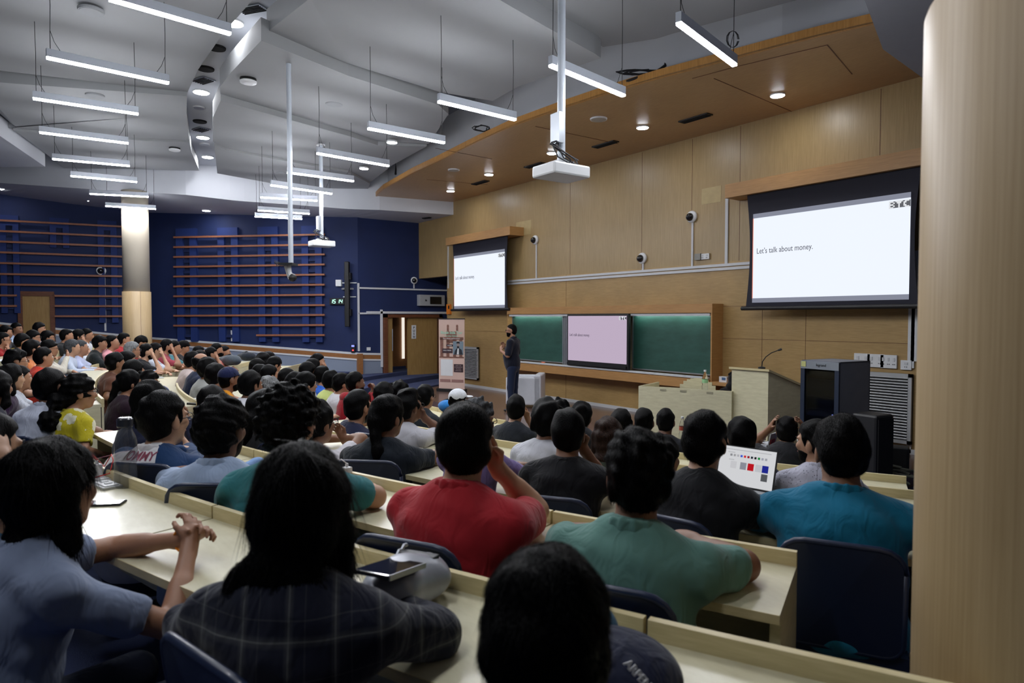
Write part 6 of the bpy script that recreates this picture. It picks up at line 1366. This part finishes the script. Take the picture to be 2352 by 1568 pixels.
# ================================================================ the speaker on the stage
def speaker_man():
    D = 14.2; tp = atd(1174, 744, D); va = math.atan2(tp.y, tp.x); ab = va + math.radians(68); ah = va + math.radians(88)
    t = root('person', 'speaker standing on the stage in a dark shirt and jeans, hands at his chest', 'person'); dy = ah - ab
    hc = (0, .05, 1.665); HM = headM(hc, dy, 0); R3 = HM.to_3x3(); h = lambda x, y, z: tuple(HM @ Vector((x, y, z))); v = .012
    F = Field(); F.ell((0, 0, 1.0), (.15, .12, .14), .05).ell((0, .01, 1.22), (.14, .11, .2), .05).ell((0, .0, 1.34), (.15, .10, .13), .05).cone((0, 0, 1.46), h(0, -.018, -.06), .06, .053, .03)
    F.ell(h(0, -.012, .03), (.076, .096, .094), .02, M=R3).ell(h(0, .022, -.04), (.060, .070, .078), .03, M=R3).ell(h(0, .055, -.092), (.030, .026, .024), .025, M=R3).cone(h(0, .088, .005), h(0, .110, -.032), .009, .0135, .012)
    for sx in (-1, 1): F.ell(h(.079 * sx, -.008, -.012), (.010, .021, .033), .008, M=R3); F.ell(h(.03 * sx, .099, .006), (.014, .012, .010), .01, 's', M=R3)
    G = Field(); G.ell((0, .02, .98), (.185, .16, .18), .06).ell((0, .05, 1.14), (.175, .165, .2), .07).ell((0, .01, 1.34), (.19, .135, .17), .06).cone((-.17, 0, 1.44), (.17, 0, 1.44), .062, .062, .05).cone((-.03, 0, 1.50), (.03, 0, 1.50), .055, .055, .04)
    for sx in (1, -1):
        Sh = (.185 * sx, 0, 1.42); E_ = (.25 * sx, .02, 1.16); W = (.07 * sx, .24, 1.27 + (.05 if sx > 0 else -.02))
        F.cone(Sh, E_, .052, .042, .03).cone(E_, W, .042, .027, .02); hand(F, W, (-.3 * sx, .25, .9), (-.9 * sx, -.2, .1), sx, .75, k=.008)
        G.cone(Sh, lerp(Sh, E_, .85), .07, .068, .04)
        if sx > 0: MB().tube([(W[0] + .034 * math.cos(a) + .01, W[1] - .03, W[2] - .03 + .034 * math.sin(a)) for a in [i * math.pi / 5 for i in range(11)]], .008, 6).build('wristwatch', M_metal, t)
    for sx in (1, -1): F.cone((.09 * sx, 0, .95), (.10 * sx, .02, .5), .08, .055, .03).cone((.10 * sx, .02, .5), (.10 * sx, -.0, .08), .05, .035, .03)
    fmesh('body', F, v, M_skin[0], t); fmesh('shirt', G, v, fabric('spk', (18, 22, 36)), t, lambda X, Y, Z: .004 * np.sin(30 * Z + 20 * X) * np.sin(22 * Y + 8 * X))
    L_ = Field(); L_.ell((0, .0, .93), (.165, .135, .12), .05)
    for sx in (1, -1): L_.cone((.085 * sx, 0, .9), (.10 * sx, .02, .5), .095, .075, .04).cone((.10 * sx, .02, .5), (.11 * sx * (1 if sx > 0 else 1.2), -.0, .06), .072, .058, .03)
    fmesh('trousers', L_, v, fabric('jeans_dark', (28, 38, 62)), t)
    for sx in (1, -1): MB().ball((.11 * sx, .05, .035), .05, 12, sc=(.95, 2.5, .8)).build('shoe', M_black, t, smooth=True)
    H = Field(); H.ell(h(0, -.014, .034), (.088, .106, .104), .01, M=R3); H.cut(h(0, .082, .075), R3 @ Vector((0, -.42, .9)), .012); H.ell(h(0, -.052, -.004), (.086, .068, .088), .02, M=R3); fmesh('hair', H, .01, M_hair, t)
    B_ = Field(); B_.ell(h(0, .022, -.046), (.0645, .0745, .080), .01, M=R3).ell(h(0, .058, -.096), (.036, .033, .034), .02, M=R3); B_.cut(h(0, .03, -.042), R3 @ Vector((0, .15, -1)), .008); fmesh('beard', B_, .009, M_hair, t)
    g = MB()
    for sx in (-1, 1): g.tube([h(sx * .032 + .022 * math.cos(a), .108, .004 + .018 * math.sin(a)) for a in [i * math.pi / 6 for i in range(13)]], .003, 5); g.tube([h(sx * .054, .106, .008), h(sx * .084, -.02, .0)], .003, 5)
    g.build('spectacles', M_gls, t)
    C_ = MB().tube([(math.sin(a) * .065, -.0 - math.cos(a) * .06, 1.535 - .012 * (1 - math.cos(a))) for a in [-2.5 + 5 * i / 11 for i in range(12)]], .014, 8).build('collar', fabric('spk', (18, 22, 36)), t, smooth=True)
    sc = tp.z / 1.80; t.scale = (sc,) * 3; rz = ab - math.pi / 2; t.rotation_euler.z = rz; p = tp - Matrix.Rotation(rz, 3, 'Z') @ (Vector((0, .05, 1.8)) * sc); t.location = (p.x, p.y, 0)
speaker_man()
# hooded person behind the lectern
def podium_person():
    t = P(1684, 851, 11.4, -70, 'person in a black hood sitting behind the lectern', 'short', (16, 16, 20), sleeve='L', pose='dd', legs=False, seat=False)
    F = Field(); c = (0, .165, 1.155); F.ell(c, (.105, .12, .125), .02).ell((0, .09, 1.02), (.13, .11, .10), .05); F.ell((0, .27, 1.14), (.07, .07, .085), .01, 's'); fmesh('hood', F, .014, fabric('hood', (14, 14, 18)), t)
podium_person()
# ================================================================ things on the desks
T1, T2, T3 = LIPZ[1] - .05, LIPZ[2] - .05, LIPZ[3] - .05
# tall spiral bottle
p = atz(290, 1117, T1); r = root('water_bottle', 'tall smoky grey spiral water bottle on the near left desk', 'bottle', p)
M_smk = mat('smoky_plastic', srgb(70, 74, 86), .08, var=.05, alpha=.42, coat=.5)
prof = [(.046, 0), (.050, .01), (.050, .05), (.047, .10), (.050, .15), (.048, .20), (.044, .235), (.034, .262), (.030, .275), (.030, .30)]
b = MB(); n = 28; b.v = []
for j, (rr, z) in enumerate(prof):
    for k in range(n): a = 2 * math.pi * k / n; q = rr * (1 + .05 * math.cos(5 * a + z * 26) * (1 if .02 < z < .24 else 0)); b.v.append((q * math.cos(a), q * math.sin(a), z))
b.f = [(i * n + k, i * n + (k + 1) % n, (i + 1) * n + (k + 1) % n, (i + 1) * n + k) for i in range(len(prof) - 1) for k in range(n)] + [tuple(range(n))[::-1]]; b.mi = [0] * len(b.f)
b.build('bottle_body', M_smk, r, smooth=True); MB().lathe([(.033, .285), (.035, .29), (.035, .322), (.028, .33)], (0, 0, 0), 24).build('cap', mat('smoky_cap', srgb(40, 42, 50), .2), r, smooth=False)
def onside(name, px, py, z, sz, rz, label, cat, m, bevel=.003, lift=0):
    p = atz(px, py, z); return tag(MB().box((0, 0, 0), sz).build(name, m, bevel=bevel, loc=(p.x, p.y, z + sz[2] / 2 + .001 + lift), rz=rz), label, cat)
M_screen_off = mat('dark_glass', srgb(28, 30, 36), .08, var=.02, coat=.6)
p = atz(240, 1158, T1); r = root('smartphone', 'black smartphone lying on the near left desk', 'phone', p, math.radians(62)); MB().box((0, 0, .005), (.155, .075, .009)).build('phone_body', M_black, r, bevel=.004); MB().box((0, 0, .0103), (.145, .067, .001)).build('phone_screen', M_screen_off, r)
def desksocket(px, py, z, rz, label, grp=None, keys=2):
    p = atz(px, py, z); r = root('desk_socket', label, 'socket', p, rz, grp); MB().box((0, 0, .006), (.15, .085, .012)).build('plate', M_louv, r, bevel=.002); MB().box((0, 0, .014), (.12, .06, .006)).build('insert', M_white, r)
    for i in range(keys): MB().box((-.035 + .05 * i, 0, .019), (.022, .03, .005)).build('switch_key', M_trimw, r)
    return r
rz1 = math.radians(14)
desksocket(226, 1103, T1, rz1, 'left of two flush sockets beside the spiral bottle'); desksocket(246, 1117, T1, rz1, 'right of two flush sockets, touching the spiral bottle')
def charger(px, py, z, label, cabm, pts, s=1.0):
    p = atz(px, py, z); r = root('phone_charger', label, 'charger', p + Vector((0, 0, .018)), rz1); MB().box((0, 0, .03), (.042, .042, .06)).build('adapter', M_white, r, bevel=.005); MB().box((0, 0, .068), (.012, .012, .02)).build('plug', M_white, r); MB().tube([Vector((0, 0, .078))] + [Vector(q) for q in pts], .0028, 6).build('cable', cabm, r, smooth=True); return r
charger(223, 1101, T1, 'white phone charger with a red cable on the near left desk', mat('red_cable', srgb(206, 50, 40), .4), [(-.02, -.02, .105), (-.06, .0, .10), (-.09, .03, .07), (-.05, .05, .03), (.02, .06, .10), (.07, .05, .08), (.08, .03, .02), (.05, -.03, .004)])
desksocket(815, 1112, T2, rz1, 'left of two flush sockets behind the flowery T-shirt'); desksocket(838, 1122, T2, rz1, 'right of two flush sockets near the resting hand')
charger(797, 1106, T2, 'white phone charger with a white cable before the navy ponytail woman', M_white, [(-.02, -.02, .10), (-.06, -.02, .09), (-.09, -.01, .05)])
p = atz(575, 1085, T2); r = root('folded_cloth', 'pale blue folded cloth with a dark strap on the second desk', 'cloth', p, .6); F = Field(); F.ell((0, 0, .035), (.035, .075, .03), .02).ell((.01, .045, .055), (.032, .04, .022), .02); fmesh('cloth', F, .006, fabric('pale_blue', (124, 158, 206)), r); MB().box((.035, -.03, .02), (.025, .08, .04)).build('strap', mat('strap_navy', srgb(30, 38, 70), .8), r, bevel=.006)
# handbag beside the plaid shirt
p = atz(925, 1400, T1); r = root('handbag', 'silver grey leather handbag with a dark ring handle on the near desk', 'bag', p, math.radians(-60))
F = Field(); F.ell((0, 0, .07), (.16, .085, .075), .04).ell((.07, .02, .09), (.08, .07, .06), .04).ell((-.1, .01, .06), (.07, .08, .05), .03); fmesh('bag_body', F, .007, mat('silver_leather', srgb(150, 154, 164), .35, metal=.15, bump=.2, bscale=18), r, lambda X, Y, Z: .006 * np.sin(34 * X + 12 * Z) * np.sin(28 * Y + 5))
MB().tube([(.13 + .06 * math.cos(a), -.03 + .0 * a, .035 + .03 + .05 * math.sin(a) * .2) if 0 else (.17 + .055 * math.sin(a), .055 * math.cos(a), .02 + .012 * (1 + math.cos(a))) for a in [i * math.pi / 8 for i in range(17)]], .011, 10).build('ring_handle', mat('dark_leather', srgb(44, 44, 50), .35), r, smooth=True)
MB().tube([(-.13 + i * .013, -.07, .13 - .004 * i + .006 * (i % 2)) for i in range(14)], .006, 6).build('chain', M_metal, r)
MB().box((-.10, -.01, .118), (.035, .12, .012)).build('zip_flap', mat('dark_zip', srgb(30, 32, 38), .5), r, bevel=.004)
p = atz(896, 1335, T1 + .12); r = root('tablet', 'black tablet with a silver edge lying on the handbag', 'tablet', p + Vector((0, 0, .035)), math.radians(30)); r.rotation_euler.x = -.15; MB().box((0, 0, 0), (.11, .17, .012)).build('case', M_screen_off, r, bevel=.004); MB().box((.056, 0, 0), (.003, .17, .014)).build('silver_edge', M_metal, r)
# rucksack at the bottom
p = atz(1450, 1535, T1); r = root('rucksack', 'navy and teal rucksack with white lettering at the bottom of the frame', 'bag', p + Vector((.04, -.10, -.02)), math.radians(24))
F = Field(); F.ell((0, 0, .06), (.15, .13, .085), .05).ell((-.03, -.08, .05), (.12, .08, .07), .04); fmesh('bag_body', F, .007, fabric('ruck', (20, 26, 50)), r)
F = Field(); F.ell((-.09, .07, .085), (.075, .085, .085), .04); fmesh('teal_panel', F, .007, fabric('ruckteal', (20, 92, 128)), r)
MB().ball((-.05, -.10, .105), .06, 14, sc=(1, .9, .35)).build('clear_pocket', mat('clear_pocket', srgb(96, 112, 128), .15, coat=.4), r, smooth=True)
bpy.context.view_layer.update(); tx = text('ARPENAZ 10', .022, M_white, r, 'lettering', (0, 0, 0), (0, 0, 0), bold=.0006); tx.matrix_local = r.matrix_world.inverted() @ (Matrix.Translation(atz(1432, 1524, T1 + .14)) @ cam.rotation_euler.to_matrix().to_4x4() @ Matrix.Rotation(math.radians(-48), 4, 'Z'))
# laptop of the typing man
def laptop2():
    A = atd(1650, 1040, 2.62); c = atz(1700, 1140, T3); pA = atz(1657, 1118, T3); pB = atz(1757, 1137, T3); d = pB - pA; rz = math.atan2(d.y, d.x); w = .325; m = (pA + pB) / 2
    r = root('laptop', 'open laptop showing a white browser page with coloured icons', 'laptop', (m.x, m.y, T3), rz)
    MB().box((0, -.11, .008), (w, .225, .015)).build('keyboard_base', M_louv, r, bevel=.003)
    M = Matrix.Rotation(-.30, 4, 'X'); h_ = .225
    def on(b, name, m_): o = b.build(name, m_, r); o.rotation_euler.x = -.30; o.location = (0, 0, .012); return o
    on(MB().box((0, .004, h_ / 2), (w, .007, h_)), 'lid', M_black)
    on(MB().box((0, -.0005, h_ / 2 + .004), (w - .014, .002, h_ - .02)), 'screen', emat('page_white', srgb(228, 229, 232), .8))
    y = -.0022; tw = w - .014
    cols = [(150, 150, 155), (170, 170, 172), (190, 190, 195), (60, 90, 220), (220, 40, 50), (160, 20, 40), (40, 50, 60), (30, 30, 32), (20, 140, 60), (170, 172, 186), (170, 172, 180)]
    for i, c_ in enumerate(cols): on(MB().box((-.09 + i * .0195, y, .172), (.012, .001, .012)), 'page_icon', emat('icon_%d_%d_%d' % c_, srgb(*c_), .8))
    for x, z, c_ in ((-.035 + .02, .12, (150, 152, 164)), (.027, .12, (200, 24, 36)), (.07, .12, (206, 208, 214)), (.107, .12, (36, 44, 150)), (.107, .075, (90, 92, 96)), (-.07, .12, (214, 214, 218))): on(MB().box((x, y, z), (.034, .001, .038)), 'page_tile', emat('tile_%d_%d_%d' % c_, srgb(*c_), .8))
    for x, z, w_ in ((-.09, .187, .04), (-.085, .147, .03), (0, .203, .26)): on(MB().box((x, y, z), (w_, .001, .0025)), 'page_line', emat('line_grey', srgb(170, 172, 176), .8))
    return r
laptop2()
onside('pencil_pouch', 1752, 1160, T3, (.09, .17, .035), .5, 'dark blue pouch beside the typing hand', 'pouch', fabric('pouch', (30, 40, 66)), .015)
# papers, markers and boxes on farther desks
M_paper = mat('paper', srgb(222, 226, 232), .7, var=.02)
T5 = LIPZ[5] - .05
onside('paper_sheet', 770, 929, T5, (.3, .21, .004), .2, 'white sheet of paper on the desk before the red hoodie', 'paper', M_paper, 0)
p = atz(792, 925, T5); r = root('marker_pen', 'bright green marker pen beside the white sheet', 'pen', p, .7); MB().tube([(-.07, 0, .012), (.03, 0, .012)], .011, 10).build('barrel', mat('marker_green', srgb(40, 210, 120), .4), r); MB().tube([(.03, 0, .012), (.07, 0, .012)], .009, 10).build('cap', M_black, r)
onside('notebook', 738, 912, T5, (.2, .15, .012), .2, 'open notebook with a dark border near the far sockets', 'notebook', M_paper, .002)
desksocket(454, 918, 1.07, .0, 'pair of pale sockets on the far block desk near the aisle'); desksocket(368, 868, 1.07, .0, 'pale socket at the far end of the far block desk')
onside('ruler_case', 450, 930, 1.07, (.24, .04, .02), .5, 'slim black case lying on the far block desk', 'case', M_black)
onside('paper_sheet', 6, 828, 1.37, (.5, .3, .01), .2, 'white papers on the desk at the left edge', 'paper', M_paper, 0)
p = atz(215, 836, 1.20); r = root('paper_bag', 'crumpled white printed bag on the rear left desk corner', 'bag', p + Vector((-.1, -.05, 0)), .4); F = Field(); F.ell((0, 0, .07), (.26, .12, .07), .04).ell((.18, 0, .09), (.10, .1, .09), .04); fmesh('bag_body', F, .02, mat('bag_white', srgb(206, 212, 224), .5), r, lambda X, Y, Z: .01 * np.sin(24 * X) * np.sin(31 * Y + 3)); MB().ball((.24, -.06, .1), .06, 10, sc=(.6, 1, 1)).build('dark_print', M_black, r)
p = atz(223, 829, 1.28); r = root('plastic_bag', 'crumpled clear grey bag standing before the young man in black', 'bag', p + Vector((-.25, .08, -.05)), .3); F = Field(); F.ell((0, 0, .15), (.13, .09, .16), .03).ell((.03, 0, .06), (.12, .1, .08), .03); fmesh('bag_body', F, .016, mat('crumpled_grey', srgb(118, 124, 132), .25, coat=.3), r, lambda X, Y, Z: .014 * np.sin(28 * X + 9 * Z) * np.sin(25 * Z + 3) * np.sin(20 * Y + 1))
def bag(px, py, z, sz, rgb, label, rz=0):
    p = atz(px, py, z); r = root('rucksack', label, 'bag', p, rz); F = Field(); F.ell((0, 0, sz[2] * .9), sz, .03).ell((sz[0] * .4, 0, sz[2] * 1.0), (sz[0] * .5, sz[1] * .8, sz[2] * .9), .03); fmesh('bag_body', F, .016, fabric('bag_%d' % rgb[1], rgb), r, lambda X, Y, Z: .008 * np.sin(22 * X + 7) * np.sin(19 * Y)); MB().tube([(-sz[0] * .5, 0, sz[2] * 1.7), (0, .02, sz[2] * 2.1), (sz[0] * .3, 0, sz[2] * 1.8)], .012, 6).build('strap', M_black, r); return r
bag(528, 838, 1.09, (.28, .14, .10), (64, 72, 80), 'dark grey rucksack lying on the far desk above the orange shirt', .4); bag(566, 827, 1.09, (.24, .13, .09), (26, 32, 42), 'black rucksack at the far end of the desk by the grey panel', .5)
bag(1028, 945, LIPZ[5] + .0, (.16, .1, .07), (40, 120, 190), 'bright blue bag between the dark T-shirt and the white cap', 0)
bag(415, 824, 1.20, (.5, .12, .05), (50, 56, 72), 'long flat grey bag on the rear desk before the rose T-shirt', .6)
p = atz(1567, 1012, LIPZ[6] - .03); bottle(p, .24, .032, 'clear water bottle with white cap before the pale desk', lab=mat('label_red', srgb(190, 90, 70), .5))
p = atz(1737, 1040, LIPZ[6] - .03); r = root('carton', 'open carton with white papers at the foot of the lectern', 'box', p, .2); f = MB(); f.box((0, 0, .05), (.26, .2, .1)); f.build('box_body', M_paper, r); MB().box((.14, 0, .12), (.01, .16, .16), 0, 0, 0, .2).build('flap', M_louv, r); MB().box((.147, -.02, .1), (.006, .1, .09), 0, 0, 0, .2).build('red_print', mat('carton_red', srgb(150, 40, 44), .6), r); MB().box((-.02, .06, .13), (.14, .06, .04)).build('brown_lid', mat('kraft', srgb(130, 118, 80), .7), r)
# wristbands, lettering on clothes
for o in bpy.data.objects:
    lb_ = o.get('label', '')
    if lb_.startswith('man with glasses in a navy jacket'):
        M_ltr = mat('jacket_letter', srgb(176, 96, 116), .8); sh_ = [c for c in o.children if c.name.startswith('shirt')][0]
        tx = text('TOMMY', .046, M_ltr, o, 'lettering', (-.10, -.3, 1.0), (math.pi / 2, 0, 0), bold=.001); decal(tx, sh_)
        for nm_, x_, c_ in (('navy', -.06, (24, 30, 60)), ('red', -.035, (200, 30, 44))):
            g_ = MB().box((x_, -.3, .975), (.024, .002, .016)).build('flag_patch', mat('flag_' + nm_, srgb(*c_), .8), o); decal(g_, sh_)
    if lb_.startswith('long haired woman in a grey'):
        bpy.context.view_layer.update(); wc = o.matrix_world.inverted() @ atz(418, 1240, T1 + .07)
        MB().tube([(wc.x + .03 * math.cos(a), wc.y - .01, wc.z + .03 * math.sin(a)) for a in [i * math.pi / 6 for i in range(13)]], .004, 6).build('thread_bracelet', mat('orange_thread', srgb(236, 140, 20), .6), o)
    if lb_.startswith('woman in black with a white scrunchie'):
        MB().lathe([(.02 + .014 * math.cos(a), .014 * math.sin(a)) for a in [i * math.pi / 5 for i in range(10)]], (0, .02, 1.13), 14).build('scrunchie', M_white, o)

# phone held by the man in the navy jacket
p = atz(432, 1003, T2 + .07); r = root('smartphone', 'phone in a grey cover held up before the navy jacket', 'phone', p, math.radians(30)); r.rotation_euler.x = .5; MB().box((0, 0, 0), (.075, .15, .01)).build('phone_body', M_black, r, bevel=.004); MB().box((0, 0, .006), (.068, .142, .001)).build('phone_screen', mat('grey_glass', srgb(110, 124, 130), .2), r)
